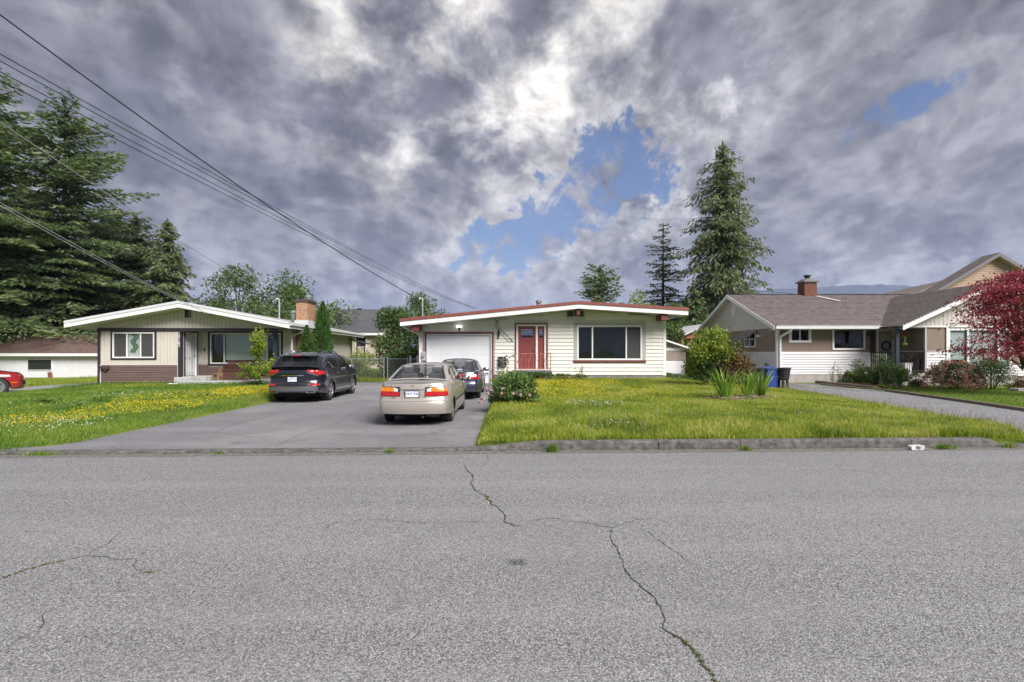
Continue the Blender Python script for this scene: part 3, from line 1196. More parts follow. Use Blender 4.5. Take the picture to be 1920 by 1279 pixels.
# front door with sidelight
df = frame(H2, 'door_frame', M_redtrim, 0.14, 1.66, .88 - Z2, 3.05 - Z2, 0.06, -0.05, 0.05, 'lrt')
frame(df, 'casing', M_white, 0.20, 1.60, .88 - Z2, 2.99 - Z2, 0.085, -0.03, 0.06, 'lrt')
MB().box(1.112, 1.20, -.03, .06, .88 - Z2, 2.905 - Z2).build('post', M_white, df)
MB().box(0.14, 1.66, -.12, .1, .84 - Z2, .885 - Z2).build('sill', M_white, H2)
dr = wall_panel(0.287, 1.11, .89 - Z2, 2.90 - Z2, [(.42, .97, 2.38 - Z2, 2.74 - Z2)], .03, .075).build('door', M_reddoor, df)
for i in range(3):
    MB().box(.42, .97, .05, .056, 2.385 - Z2 + i * .118, 2.493 - Z2 + i * .118).build('pane', M_glass, dr)
MB().box(.38, 1.01, .02, .035, 2.22 - Z2, 2.27 - Z2).build('shelf_rail', M_reddoor, dr)
for k in range(1, 5):
    MB().box(.287 + k * .165 - .004, .287 + k * .165 + .004, .026, .032, .95 - Z2, 2.15 - Z2).build('panel_bead', M_redtrim, dr)
MB().ball((.70, .015, 2.14 - Z2), .022, 8, 6).build('peephole', M_chrome, dr)
mb = MB().ball((1.06, .0, 1.86 - Z2), .035, 8, 6)
mb.tube([(1.06, 0.0, 1.78 - Z2), (1.06, -.03, 1.70 - Z2), (1.06, 0.0, 1.58 - Z2)], .014)
mb.build('door_handle', M_chrome, dr)
sl = wall_panel(1.20, 1.515, .89 - Z2, 2.90 - Z2, [(1.27, 1.45, 2.38 - Z2, 2.74 - Z2)], .03, .07).build('sidelight', M_reddoor, df)
for i in range(3):
    MB().box(1.27, 1.45, .05, .056, 2.385 - Z2 + i * .118, 2.493 - Z2 + i * .118).build('pane', M_glass, sl)
# picture window
tr = frame(H2, 'window_trim', M_greytrim, 2.90, 6.22, 1.31 - Z2, 3.07 - Z2, 0.145, -0.028, 0.02, 'lrt')
w2 = window(H2, 3.04, 6.08, 1.32 - Z2, 2.94 - Z2, (3.76, 5.34), M_white, 0.075, y=0.0, screens=(2,), depth=1.6)
MB().rbox(2.86, 6.26, -.07, .03, 1.225 - Z2, 1.315 - Z2, .008).build('window_sill', M_redtrim, H2)
M_curt = pmat('brown_curtain', (0.16, 0.10, 0.085), 0.9, 0.2, 4, stretch=(12, 1, .3))
for cxx, cw in ((4.92, .24), (3.70, .10)):
    mb = MB()
    mb.grid(lambda u, v: (cxx + (u - .5) * cw, .16 + .02 * math.sin(u * 26), 1.38 - Z2 + v * 1.5), list(np.linspace(0, 1, 22)), [0, 1])
    mb.build('curtain', M_curt, w2)
# house number plaque, lamp, bell box, floodlight, mailbox, meter
mb = MB()
P4 = [(-.78, 2.88), (-.66, 2.88), (.06, 2.19), (-.19, 2.19)]
for (a, b_) in zip(P4, P4[1:] + P4[:1]):
    mb.tube([(a[0], -.03, a[1] - Z2), (b_[0], -.03, b_[1] - Z2)], .010, 5)
pl = mb.build('number_plaque', M_black, H2)
mb = MB()
mb.prism([(a, b_ - Z2) for a, b_ in P4], 'y', -.026, -.02)
mb.build('plaque_board', M_cream, pl)
for i, ch in enumerate('10169'):
    text_mesh(ch, .17, M_black, 'house_number', pl, (-.49 + i * .116, -.032, 2.66 - i * .108 - Z2), (R(90), R(-2), 0), .004)
mb = MB().lathe([(.02, 2.72 - Z2), (.05, 2.66 - Z2), (.055, 2.50 - Z2), (.03, 2.44 - Z2), (.02, 2.36 - Z2), (.005, 2.28 - Z2)], 8, c=(-.62, -.1, 0))
mb.tube([(-.62, -.02, 2.76 - Z2), (-.62, -.08, 2.78 - Z2), (-.62, -.1, 2.72 - Z2)], .012)
mb.build('porch_lamp', M_black, H2)
mb = MB().box(-.76, -.64, -.1, .0, 2.96 - Z2, 3.16 - Z2)
MBc = mb.build('service_box', pmat('bracket_grey', (.2, .19, .17), .7), H2)
MB().tube([(-.70, -.11, 3.04 - Z2), (-.70, -.17, 3.06 - Z2)], [.05, .02], 8).build('insulator', M_white, H2)
MB().tube([(-.9, -.95, 3.32 - Z2), (-.75, -.5, 3.2 - Z2), (-.7, -.12, 3.1 - Z2)], .008, 5).build('service_wire', M_black, H2)
fl = MB().box(-2.50, -2.42, -.1, 0, 2.70 - Z2, 2.84 - Z2).build('floodlight', M_black, H2)
M_lamp = bpy.data.materials.new('lit_floodlight')
M_lamp.use_nodes = True
M_lamp.node_tree.nodes['Principled BSDF'].inputs['Emission Color'].default_value = (1, 1, 1, 1)
M_lamp.node_tree.nodes['Principled BSDF'].inputs['Emission Strength'].default_value = 2.0
for x in (-2.53, -2.39):
    MB().ball((x, -.14, 2.885 - Z2), (.055, .05, .045), 10, 6).build('lamp_head', M_lamp, fl)
mb = MB().box(-.63, -.28, -.13, -.02, 1.02 - Z2, 1.045 - Z2)
mb.box(-.63, -.61, -.13, -.02, 1.02 - Z2, 1.48 - Z2).box(-.30, -.28, -.13, -.02, 1.02 - Z2, 1.48 - Z2).box(-.63, -.28, -.13, -.02, 1.46 - Z2, 1.48 - Z2)
mx = mb.build('mailbox', M_black, H2)
MB().rbox(-.58, -.34, -.16, -.02, 1.16 - Z2, 1.38 - Z2, .015).build('mailbox_body', pmat('mailbox_grey', (.09, .085, .075), .5), mx)
mtr = MB().box(-4.20, -4.03, -.12, -.03, 1.30 - Z2, 1.72 - Z2).build('electric_meter', pmat('meter_grey', (.42, .43, .44), .5, .1), H2)
MB().lathe([(.075, 0), (.075, .06), (.05, .085)], 14, 'y', (-4.115, -.20, 1.55 - Z2)).build('meter_dial', glassmat('meter_glass', (.4, .4, .42), .2), mtr)
MB().tube([(-4.115, -.06, 1.7 - Z2), (-4.10, -.06, 2.4 - Z2), (-4.13, -.05, 2.78 - Z2)], .03, 8).build('conduit', M_galv, H2)
# downpipe under the left eave
MB().tube([(-4.95, -.75, 2.83 - Z2), (-4.6, -.5, 2.66 - Z2), (-4.32, -.07, 2.55 - Z2), (-4.30, -.06, .4 - Z2)], .035, 8).build('downpipe', M_white, H2)
# roof vent and service mast
mb = MB().lathe([(.09, 3.8 - Z2), (.09, 4.08 - Z2)], 12, c=(1.3, 1.0, 0))
mb.lathe([(.14, 4.08 - Z2), (.15, 4.12 - Z2), (.15, 4.19 - Z2), (.1, 4.23 - Z2)], 12, c=(1.3, 1.0, 0))
mb.build('roof_vent', pmat('vent_grey', (.3, .3, .29), .5, .2, metal=.5), H2)
mb = MB().tube([(-4.22, .2, 2.6 - Z2), (-4.22, .2, 4.12 - Z2)], .038, 10)
mb.tube([(-4.22, .2, 4.12 - Z2), (-4.24, .2, 4.22 - Z2), (-4.32, .14, 4.24 - Z2), (-4.37, .1, 4.16 - Z2)], .045, 8)
mb.build('service_mast', M_galv, H2)
# concrete landing, steps, iron railing
mb = MB().rbox(.02, 1.78, -1.25, 0.0, -.25, .86 - Z2, .03)
mb.build('landing', pmat('landing_stone', (.16, .15, .14), .95, .5, 7, bump=.8, bscale=22, dirt=.5, dirtcol=(.05, .06, .03)), H2)
for k in range(2):
    MB().rbox(-.34 - k * .34 + .02, .02 - k * .34, -1.2, -.12, -.25, .69 - Z2 - k * .17, .02).build('step', M_conc, H2)
M_iron = pmat('salmon_iron', (.42, .16, .11), .6, .2, 9)
mb = MB()
yy = -1.18
for a, b_ in (((.14, 1.62), (1.72, 1.62)), ((.14, .95), (1.72, .95))):
    mb.tube([(a[0], yy, a[1] - Z2), (b_[0], yy, b_[1] - Z2)], .014, 6)
mb.tube([(1.72, yy, .84 - Z2), (1.72, yy, 1.64 - Z2)], .02, 6)
mb.tube([(1.72, yy, 1.62 - Z2), (1.72, -.03, 1.62 - Z2)], .016, 6)
mb.tube([(.14, yy, .84 - Z2), (.14, yy, 1.64 - Z2)], .02, 6)
rail = mb.build('railing', M_iron, H2)
random.seed(3)
for k in range(9):
    x = .28 + k * .165
    mb = MB()
    if k % 2 == 0:
        mb.tube([(x, yy, .95 - Z2), (x, yy, 1.62 - Z2)], .009, 5)
    else:
        s = random.choice((-1, 1))
        mb.tube([(x - .06 * s, yy, 1.6 - Z2), (x - .02 * s, yy, 1.4 - Z2), (x + .05 * s, yy, 1.25 - Z2), (x + .06 * s, yy, 1.1 - Z2), (x, yy, .96 - Z2)], .008, 5)
        mb.tube([(x + .07 * s, yy, 1.42 - Z2), (x + .02 * s, yy, 1.3 - Z2), (x - .04 * s, yy, 1.32 - Z2)], .008, 5)
    mb.build('baluster', M_iron, rail)
mb = MB().tube([(.14, yy, 1.60 - Z2), (-.66, yy, 1.12 - Z2)], .016, 6).tube([(-.62, yy, 1.14 - Z2), (-.62, yy, .2 - Z2)], .016, 6)
mb.build('handrail', M_black, H2)

# ================================================================== left house (beige and brown)
Z1 = 0.22
H1 = thing('house', (-10.35, 23.7, Z1), 'beige bungalow with brown lower siding, white low gable roof and orange brick chimney', 'house', rz=4)
M_beige = pmat('beige_siding', (0.60, 0.55, 0.485), 0.65, 0.05, 3, dirt=.12, dirtcol=(.35, .32, .26), stretch=(1, 1, .3))
M_brown = pmat('brown_siding', (0.15, 0.095, 0.085), 0.6, 0.12, 3, stretch=(.4, 1, 2))
M_dkpost = pmat('dark_plum_trim', (0.035, 0.027, 0.036), 0.5, 0.15, 4)
M_navy = pmat('navy_post', (0.028, 0.036, 0.058), 0.5, 0.15, 4)
zz = lambda v: v - Z1


def roof1(x):
    return 3.97 - abs(x + 4.6) * (0.92 / 4.8)


opw = (-7.86, -6.10, 1.45, 2.62)
mb = wall_panel(-8.48, -5.0, 0, 2.8, [(opw[0] + .02, opw[1] - .02, opw[2] + .02, opw[3] - .02)], 0, .14)
mb.box(-8.48, -8.34, .14, 13.5, 0, 2.8)
# the bedroom's porch side wall carries the front door (it faces the driveway)
RD = 1.4
for y0_, y1_, za, zb in ((.14, .27, 0, 2.8), (.27, 1.22, 0, .56), (.27, 1.22, 2.62, 2.8), (1.22, RD, 0, 2.8)):
    mb.box(-5.04, -4.9, y0_, y1_, za, zb)
opw2 = (-4.30, -1.0, 1.13, 2.64)
wall_panel(-4.9, -0.42, 0, 2.8, [(opw2[0] + .02, opw2[1] - .02, opw2[2] + .02, opw2[3] - .02)], RD, RD + .14, mb)
mb.box(-.56, -.42, RD + .14, 13.5, 0, 2.85)
mb.box(-8.34, -.56, 13.36, 13.5, 0, 2.85)
mb.prism([(-8.48, 2.8), (-.42, 2.8), (-.42, 2.85), (-4.6, roof1(-4.6) - .3), (-8.48, 2.87)], 'y', 0.005, .14)
mb.v = [(x, y, z - Z1) for x, y, z in mb.v]
mb.build('wall', pmat('beige_wall', (0.5, 0.465, 0.41), 0.8, 0.06, 3, dirt=.15, dirtcol=(.35, .33, .28)), H1)
# bedroom wall: vertical boards above, brown laps below
vboards(H1, 'siding_board', M_beige, -8.40, -5.06, 0.155, zz(1.12), zz(2.64), [(-7.98, -6.0, zz(1.34), zz(2.70))])
boards(H1, 'lap_board', M_brown, [zz(.22) + i * .11 for i in range(9)], -8.42, -5.06, [])
MB().box(-8.44, -5.04, -.03, .0, zz(1.095), zz(1.125)).build('band', pmat('pale_band', (.6, .55, .5), .6), H1)
MB().box(-8.55, -8.44, -.04, .05, zz(.15), zz(2.66)).build('corner_board', M_dkpost, H1)
MB().box(-8.44, -8.41, -.035, .0, zz(.15), zz(1.1)).build('corner_trim', M_white, H1)
MB().box(-5.06, -5.03, -.035, .0, zz(.15), zz(2.66)).build('corner_trim', M_white, H1)
MB().box(-8.55, -.6, -.06, .06, zz(2.65), zz(2.80)).build('beam', M_dkpost, H1)
po = MB().box(-5.03, -4.88, -.05, .1, zz(.1), zz(2.65)).build('porch_post', M_dkpost, H1)
for i, ch in enumerate('10163'):
    text_mesh(ch, .2, M_white, 'house_number', po, (-5.0 + .02, -.056, zz(2.54 - i * .135)), (R(90), 0, 0), .005)
MB().box(-.80, -.63, -.05, .1, zz(.1), zz(2.65)).build('porch_post', M_navy, H1)
# gable
vboards(H1, 'gable_board', M_beige, -8.5, -.45, 0.165, zz(2.80), lambda x: zz(max(2.82, roof1(x) - .30)), [(-4.72, -4.48, zz(3.3), zz(3.6))], y=-.005)
v = frame(H1, 'gable_vent', M_dkpost, -4.74, -4.46, zz(3.29), zz(3.62), .03, -.04, .0)
for k in range(5):
    MB().prism([(-.03, zz(3.33) + k * .055), (-.006, zz(3.37) + k * .055), (-.002, zz(3.37) + k * .055), (-.024, zz(3.33) + k * .055)], 'x', -4.71, -4.49).build('louvre', M_dark, v)
# windows
tw = frame(H1, 'window_trim', M_dkpost, -7.98, -6.0, zz(1.34), zz(2.66), .075, -.045, 0)
w1 = window(H1, -7.90, -6.07, zz(1.42), zz(2.60), (-7.28, -6.68), M_white, .06, y=-.01, screens=(0, 2), depth=.5, glass=M_glass_clear)
MB().box(-7.26, -6.70, .06, .07, zz(1.46), zz(2.56)).build('blind', M_blind, w1)
# paper leaf garland hanging in the middle light
M_gar = pmat('garland_green', (.10, .16, .04), .8, .3, 20)
random.seed(8)
mb = MB()
for k in range(11):
    z = zz(2.5) - k * .078
    cxg = -6.98 + .07 * math.sin(k * 1.1)
    for s in (-1, 1):
        mb.add([(cxg, .03, z), (cxg + s * .09, .028, z + .05), (cxg + s * .12, .03, z - .01), (cxg + s * .05, .032, z - .05)], [(0, 1, 2, 3)])
mb.build('leaf_garland', M_gar, w1)
# front door in the porch side wall, facing +x
mb = MB().box(-4.93, -4.86, .20, .27, zz(.56), zz(2.68)).box(-4.93, -4.86, 1.22, 1.29, zz(.56), zz(2.68)).box(-4.93, -4.86, .27, 1.22, zz(2.62), zz(2.68))
dfr = mb.build('door_frame', M_dkpost, H1)
mb = MB().box(-4.92, -4.855, 1.14, 1.219, zz(.56), zz(2.615)).box(-4.92, -4.87, .271, 1.139, zz(2.56), zz(2.615))
mb.build('casing', M_white, dfr)
dd = MB().box(-4.97, -4.925, .29, 1.14, zz(.58), zz(2.56)).build('door', pmat('grey_white_door', (.56, .57, .60), .5, .04), dfr)
for (a, b_, c, d) in ((.40, .66, 1.45, 2.45), (.78, 1.04, 1.45, 2.45), (.40, .66, .75, 1.3), (.78, 1.04, .75, 1.3)):
    mb = MB().box(-4.924, -4.912, a, a + .02, zz(c), zz(d)).box(-4.924, -4.912, b_ - .02, b_, zz(c), zz(d)).box(-4.924, -4.912, a + .02, b_ - .02, zz(d) - .02, zz(d)).box(-4.924, -4.912, a + .02, b_ - .02, zz(c), zz(c) + .02)
    mb.build('panel', M_white, dd)
mb = MB().ball((-4.89, 1.07, zz(1.52)), .035, 8, 6).ball((-4.90, 1.07, zz(1.74)), .025, 8, 6)
mb.build('door_handle', pmat('dark_brass', (.1, .08, .06), .4, metal=.8), dd)
vboards(H1, 'siding_board', M_beige, -4.88, -4.42, .15, zz(1.14), zz(2.66), y=RD)
boards(H1, 'lap_board', M_brown, [zz(.42) + i * .11 for i in range(7)], -4.88, -.5, [(-4.42, -.5, zz(1.03), 9)], y=RD)
tw2 = frame(H1, 'window_trim', M_dkpost, -4.42, -.88, zz(1.03), zz(2.72), .09, RD - .045, RD)
w12 = window(H1, -4.32, -.96, zz(1.12), zz(2.64), (-3.66, -1.62), M_white, .06, y=RD - .01, screens=(), depth=.5, glass=M_glass_clear)
MB().box(-3.62, -1.66, RD + .07, RD + .08, zz(1.30), zz(2.58)).build('blind', pmat('pale_blind', (.62, .69, .66), .7, .05), w12)
vboards(H1, 'siding_board', M_beige, -.86, -.44, .14, zz(.4), zz(2.7), y=RD)
MB().box(-4.62, -4.56, RD - .05, RD - .015, zz(1.76), zz(1.86)).build('doorbell', M_black, H1)
mbx = MB().rbox(-8.36, -8.02, -.16, -.02, zz(.93), zz(1.06), .01)
mbx.box(-8.2, -8.1, -.14, -.04, zz(.84), zz(.93))
mbx.build('mailbox', pmat('mailbox_brown', (.07, .05, .05), .5), H1)
# porch slab
MB().rbox(-4.9, -.5, -.35, RD, -.2, zz(.36), .02).build('porch_slab', pmat('porch_concrete', (.46, .46, .48), .85, .12, 4, bump=.2, dirt=.2, dirtcol=(.3, .29, .27)), H1)
MB().rbox(-4.9, -3.85, .02, RD, zz(.35), zz(.56), .015).build('step', M_conc, H1)
MB().rbox(-5.02, -4.45, -.40, -.1, -.2, zz(.545), .015).build('step', pmat('porch_concrete', (.46, .46, .48)), H1)
# roof
M_roof1 = pmat('grey_roll_roof', (.33, .32, .31), .9, .25, 3)
mb = MB()
pt = [(-9.4, roof1(-9.4)), (-4.6, 3.97), (.2, roof1(.2))]
mb.prism([(x, z - .01 - Z1) for x, z in pt] + [(x, z - .10 - Z1) for x, z in reversed(pt)], 'y', -.76, 14.46)
rf = mb.build('roof', M_roof1, H1)
for a, b_ in ((pt[0], pt[1]), (pt[1], pt[2])):
    MB().prism([(a[0], a[1] - .28 - Z1), (b_[0], b_[1] - .28 - Z1), (b_[0], b_[1] - .105 - Z1), (a[0], a[1] - .105 - Z1)], 'y', -.80, -.765).build('fascia', M_white, H1)
    MB().prism([(a[0], a[1] - .10 - Z1), (b_[0], b_[1] - .10 - Z1), (b_[0], b_[1] + .015 - Z1), (a[0], a[1] + .015 - Z1)], 'y', -.82, -.76).build('drip_edge', pmat('edge_metal', (.62, .63, .65), .45, .05), rf)
    MB().prism([(a[0], a[1] - .29 - Z1), (b_[0], b_[1] - .29 - Z1), (b_[0], b_[1] - .26 - Z1), (a[0], a[1] - .26 - Z1)], 'y', -.765, 13.4).build('soffit', M_soffit, H1)
zr = roof1(.2)
MB().box(.17, .215, -.78, 14.46, zr - .28 - Z1, zr - .10 - Z1).build('fascia', M_white, H1)
MB().prism([(.2, zr - .14 - Z1), (.31, zr - .14 - Z1), (.33, zr - .02 - Z1), (.31, zr - .02 - Z1), (.30, zr - .1 - Z1), (.21, zr - .1 - Z1)], 'y', -.79, 14.46).build('gutter', M_white, H1)
zr = roof1(-9.4)
MB().box(-9.42, -9.38, -.78, 14.46, zr - .28 - Z1, zr - .02 - Z1).build('fascia', M_white, H1)
# side wall window on the east, downpipe
f = MB()
f.box(-.41, -.36, 7.55, 7.62, zz(1.3), zz(2.5)).box(-.41, -.36, 8.38, 8.45, zz(1.3), zz(2.5)).box(-.41, -.36, 7.62, 8.38, zz(2.43), zz(2.5)).box(-.41, -.36, 7.62, 8.38, zz(1.3), zz(1.37))
sw = f.build('window', M_white, H1)
MB().box(-.40, -.385, 7.62, 8.38, zz(1.37), zz(2.43)).build('pane', M_glass, sw)
MB().box(-.40, -.37, 7.97, 8.03, zz(1.37), zz(2.43)).build('mullion', M_white, sw)
MB().tube([(.26, 1.1, zz(2.85)), (.1, 1.1, zz(2.65)), (-.33, 1.08, zz(2.5)), (-.33, 1.08, zz(.3))], .04, 8).build('downpipe', M_white, H1)
# brick chimney on the side wall: real bricks
M_brick = pmat('orange_brick', (.36, .185, .10), .85, .35, 11, col2=(.44, .26, .16), bump=.3, bscale=40)
M_mortar = pmat('mortar', (.42, .37, .32), .95, .15, 20)
ch = MB().box(-.40, .155, 1.9, 3.1, -.2, zz(4.26)).build('chimney', M_mortar, H1)
bmb = MB()
random.seed(2)
row = 0
z = -.15
while z < zz(4.20):
    off = .12 if row % 2 else 0
    y = 1.89 - off
    while y < 3.1:
        a, b_ = max(1.885, y + .006), min(3.115, y + .226)
        if b_ - a > .02:
            pr = random.uniform(.006, .014)
            bmb.box(.14, .155 + pr, a, b_, z + .005, z + .071)
        y += .232
    x = -.41 - off
    while x < .16:
        a, b_ = max(-.415, x + .006), min(.17, x + .226)
        if b_ - a > .02:
            pr = random.uniform(.006, .014)
            bmb.box(a, b_, 1.9 - pr, 1.91, z + .005, z + .071)
        x += .232
    z += .077
    row += 1
bb = bmb.build('brickwork', M_brick, ch)
bb['kind'] = 'stuff'
MB().box(-.46, .22, 1.83, 3.17, zz(4.24), zz(4.33)).box(-.42, .18, 1.87, 3.13, zz(4.33), zz(4.39)).build('chimney_cap', pmat('soot_cap', (.07, .055, .05), .9, .4, 8), ch)
MB().box(-.47, .198, 1.82, 3.18, zz(2.9), zz(3.30)).build('flashing', pmat('white_flashing', (.55, .56, .58), .5), ch)
MB().lathe([(.12, zz(4.39)), (.12, zz(4.55)), (.17, zz(4.56)), (.17, zz(4.62)), (.05, zz(4.67))], 12, c=(-.1, 2.8, 0)).build('flue_pipe', M_galv, ch)
mb = MB().tube([(-1.35, 2.2, zz(3.3)), (-1.35, 2.2, zz(4.35))], .045, 8).tube([(-1.35, 2.2, zz(4.35)), (-1.42, 2.15, zz(4.42)), (-1.5, 2.1, zz(4.33))], .05, 8)
mb.build('service_mast', M_galv, H1)
mb = MB().lathe([(.1, zz(3.3)), (.1, zz(3.75)), (.15, zz(3.76)), (.15, zz(3.84)), (.06, zz(3.9))], 10, c=(-1.0, 3.2, 0))
mb.build('roof_vent', M_galv, H1)
# rear carport roof peeking out on the left
mb = MB().prism([(-10.2, zz(2.3)), (-8.5, zz(2.62)), (-8.5, zz(2.80)), (-10.2, zz(2.48))], 'y', 2.5, 9)
mb.build('side_roof', M_white, H1)
for yy in (3, 8.5):
    MB().box(-10.05, -9.95, yy, yy + .1, zz(0), zz(2.33)).build('side_post', M_dkpost, H1)
# back-door canopy
mb = MB().prism([(-.4, zz(2.55)), (.75, zz(2.25)), (.75, zz(2.32)), (-.4, zz(2.62))], 'y', 12.4, 14.2)
cn = mb.build('canopy', M_black, H1)
for xx in (.1, .62):
    MB().box(xx, xx + .08, 12.5, 12.58, zz(.2), zz(2.33)).build('canopy_post', M_dkpost, cn)
MB().tube([(.62, 12.5, zz(1.9)), (.1, 12.5, zz(2.4))], .03, 6).build('canopy_brace', M_dkpost, cn)
MB().box(-.38, .4, 12.45, 12.5, zz(.3), zz(1.15)).build('canopy_screen', pmat('brown_plank', (.16, .11, .07), .8), cn)

# ================================================================== right house (tan stucco over white siding)
Z3 = 0.17
H3 = thing('house', (13.08, 25.0, Z3), 'tan stucco house with white lower siding, brown shingle roof and front gable', 'house')
q = lambda v: v - Z3
OX = 13.08
X3 = lambda v: v - OX
M_stucco = pmat('tan_stucco', (.235, .185, .145), .9, .1, 4, bump=.35, bscale=90)
M_stucco2 = M_stucco
M_lap3 = pmat('white_lap', (.66, .64, .65), .55, .04, 3, dirt=.1, dirtcol=(.4, .38, .36), stretch=(.4, 1, 2))
M_gable3 = pmat('pale_gable_board', (.58, .55, .51), .6, .05, 4)
M_found3 = pmat('foundation_render', (.42, .37, .36), .9, .1, 4, bump=.2, dirt=.4, dirtcol=(.2, .2, .16))


def shingle_mat(name, c1, c2, c3, sx_=3.2, sy_=7.0):
    m = bpy.data.materials.new(name)
    m.use_nodes = True
    t = NT(m.node_tree)
    b = t.n['Principled BSDF']
    tcn = t.add('ShaderNodeTexCoord')
    br = t.add('ShaderNodeTexBrick')
    t.l.new(tcn.outputs['UV'], br.inputs[0])
    br.inputs['Scale'].default_value = 1.0
    br.inputs['Brick Width'].default_value = 0.30
    br.inputs['Row Height'].default_value = 0.14
    br.inputs['Mortar Size'].default_value = 0.008
    br.inputs['Color1'].default_value = (*c1, 1)
    br.inputs['Color2'].default_value = (*c2, 1)
    br.inputs['Mortar'].default_value = (*[x * .4 for x in c1], 1)
    n1 = t.noise(tcn.outputs['Object'], 5, 5, .65)
    c = t.mix(t.smooth(n1.outputs[0], .4, .68, 0, .7), br.outputs[0], (*c3, 1))
    t.l.new(c, b.inputs['Base Color'])
    b.inputs['Roughness'].default_value = .95
    b.inputs['Specular IOR Level'].default_value = .15
    bn = t.add('ShaderNodeBump')
    bn.inputs['Strength'].default_value = .7
    bn.inputs['Distance'].default_value = .02
    t.l.new(t.math('SUBTRACT', 1.0, br.outputs['Fac']), bn.inputs['Height'])
    t.l.new(bn.outputs[0], b.inputs['Normal'])
    return m


M_shingle = shingle_mat('brown_shingle', (.125, .102, .10), (.185, .155, .150), (.215, .187, .18))
M_shingle_grey = shingle_mat('grey_shingle', (.075, .075, .085), (.11, .11, .12), (.13, .13, .14))


def slope_slab(parent, name, mat, quad, th, courses=True):
    """roof slope: quad = eave-left, eave-right, ridge-right, ridge-left; thickness downwards; UV in metres;
    shingle courses stepped as geometry"""
    A, B, C_, D_ = [Vector(p) for p in quad]
    L = ((D_ - A).length + (C_ - B).length) / 2
    n = max(2, int(L / 0.16)) if courses else 1
    nrm = (B - A).cross(D_ - A).normalized()
    if nrm.z < 0:
        nrm = -nrm
    vs, fs, uv = [], [], []
    for i in range(n):
        t0, t1 = i / n, min(1, (i + 1) / n + .15 / n)
        up0 = nrm * (0.016 if courses else 0)
        p = [A.lerp(D_, t0) + up0, B.lerp(C_, t0) + up0, B.lerp(C_, t1), A.lerp(D_, t1), A.lerp(D_, t0) - nrm * .003, B.lerp(C_, t0) - nrm * .003]
        b0 = len(vs)
        vs += p
        fs += [(b0, b0 + 1, b0 + 2, b0 + 3), (b0 + 4, b0 + 5, b0 + 1, b0)]
    b0 = len(vs)
    vs += [A - nrm * .004, B - nrm * .004, C_ - nrm * .004, D_ - nrm * .004, A - nrm * th, B - nrm * th, C_ - nrm * th, D_ - nrm * th]
    fs += [(b0, b0 + 4, b0 + 5, b0 + 1), (b0 + 1, b0 + 5, b0 + 6, b0 + 2), (b0 + 2, b0 + 6, b0 + 7, b0 + 3), (b0 + 3, b0 + 7, b0 + 4, b0), (b0 + 4, b0 + 7, b0 + 6, b0 + 5)]
    me = bpy.data.meshes.new(name)
    me.from_pydata([tuple(v) for v in vs], [], fs)
    ul = me.uv_layers.new(name='UVMap')
    ex = (B - A).normalized()
    ey = (D_ - A) - ex * (D_ - A).dot(ex)
    ey.normalize()
    for lp in me.loops:
        d = Vector(me.vertices[lp.vertex_index].co) - A
        ul.data[lp.index].uv = (d.dot(ex), d.dot(ey))
    me.materials.append(mat)
    o = bpy.data.objects.new(name, me)
    COL.objects.link(o)
    o.parent = parent
    return o


# walls (local: x = world X - 13.08, y = world Y - 25)
o_small = (13.72 - OX, 14.70 - OX, q(2.20), q(2.88))
o_pic = (15.80 - OX, 17.42 - OX, q(1.80), q(2.94))
o_door = (18.0 - OX, 18.80 - OX, q(.72), q(2.86))
mb = wall_panel(0, 5.92, q(0), q(2.92), [(a + .02, b_ - .02, c + .02, d - .02) for a, b_, c, d in (o_small, o_pic, o_door)], 0, .15)
mb.box(0, .15, .15, 9.7, q(0), q(2.92))
mb.box(.15, 18, 9.55, 9.7, q(0), q(2.92))
wing = [(19.05 + .98 - OX, 22.95 - OX, q(.95), q(2.78))]
wall_panel(5.92, 12.5, q(0), q(2.90), [(a + .02, b_ - .02, c + .02, d - .02) for a, b_, c, d in wing], -1.7, -1.55, mb)
mb.box(5.92, 6.07, -1.55, 0.0, q(0), q(2.90))
mb.box(12.35, 12.5, -1.55, 9.6, q(0), q(2.90))
mb.build('wall', M_stucco, H3)
# white lap siding to sill height: front, west side and wing
zs3 = [q(.60) + i * .1225 for i in range(10)]
boards(H3, 'siding_board', M_lap3, zs3, .13, 4.62, [])
boards(H3, 'siding_board', M_lap3, zs3, 5.97, 6.86, [], y=-1.7)
boards(H3, 'siding_board', M_lap3, zs3[:5], 6.97, 12.4, [(6.92, 9.9, q(.95), 9)], y=-1.7)
MB().box(-.03, .10, -.04, .10, q(.58), q(2.9)).build('corner_board', M_white, H3)
MB().box(5.88, 5.96, -1.745, -1.66, q(.58), q(2.9)).build('corner_board', M_greytrim, H3)
MB().box(-.012, 4.7, -.012, .1, q(-.2), q(.598)).box(5.9, 12.5, -1.712, -1.6, q(-.2), q(.598)).build('foundation', M_found3, H3)
# west wall laps, facing -x
for za, zb in zip(zs3, zs3[1:]):
    mb = MB()
    mb.prism([(-.034, za), (-.03, za + .002), (-.004, zb + .004), (.01, zb + .004), (.01, za)], 'y', 0.11, 9.6)
    mb.build('siding_board', M_lap3, H3)
MB().box(-.012, .1, .1, 9.7, q(-.2), q(.598)).build('foundation', M_found3, H3)
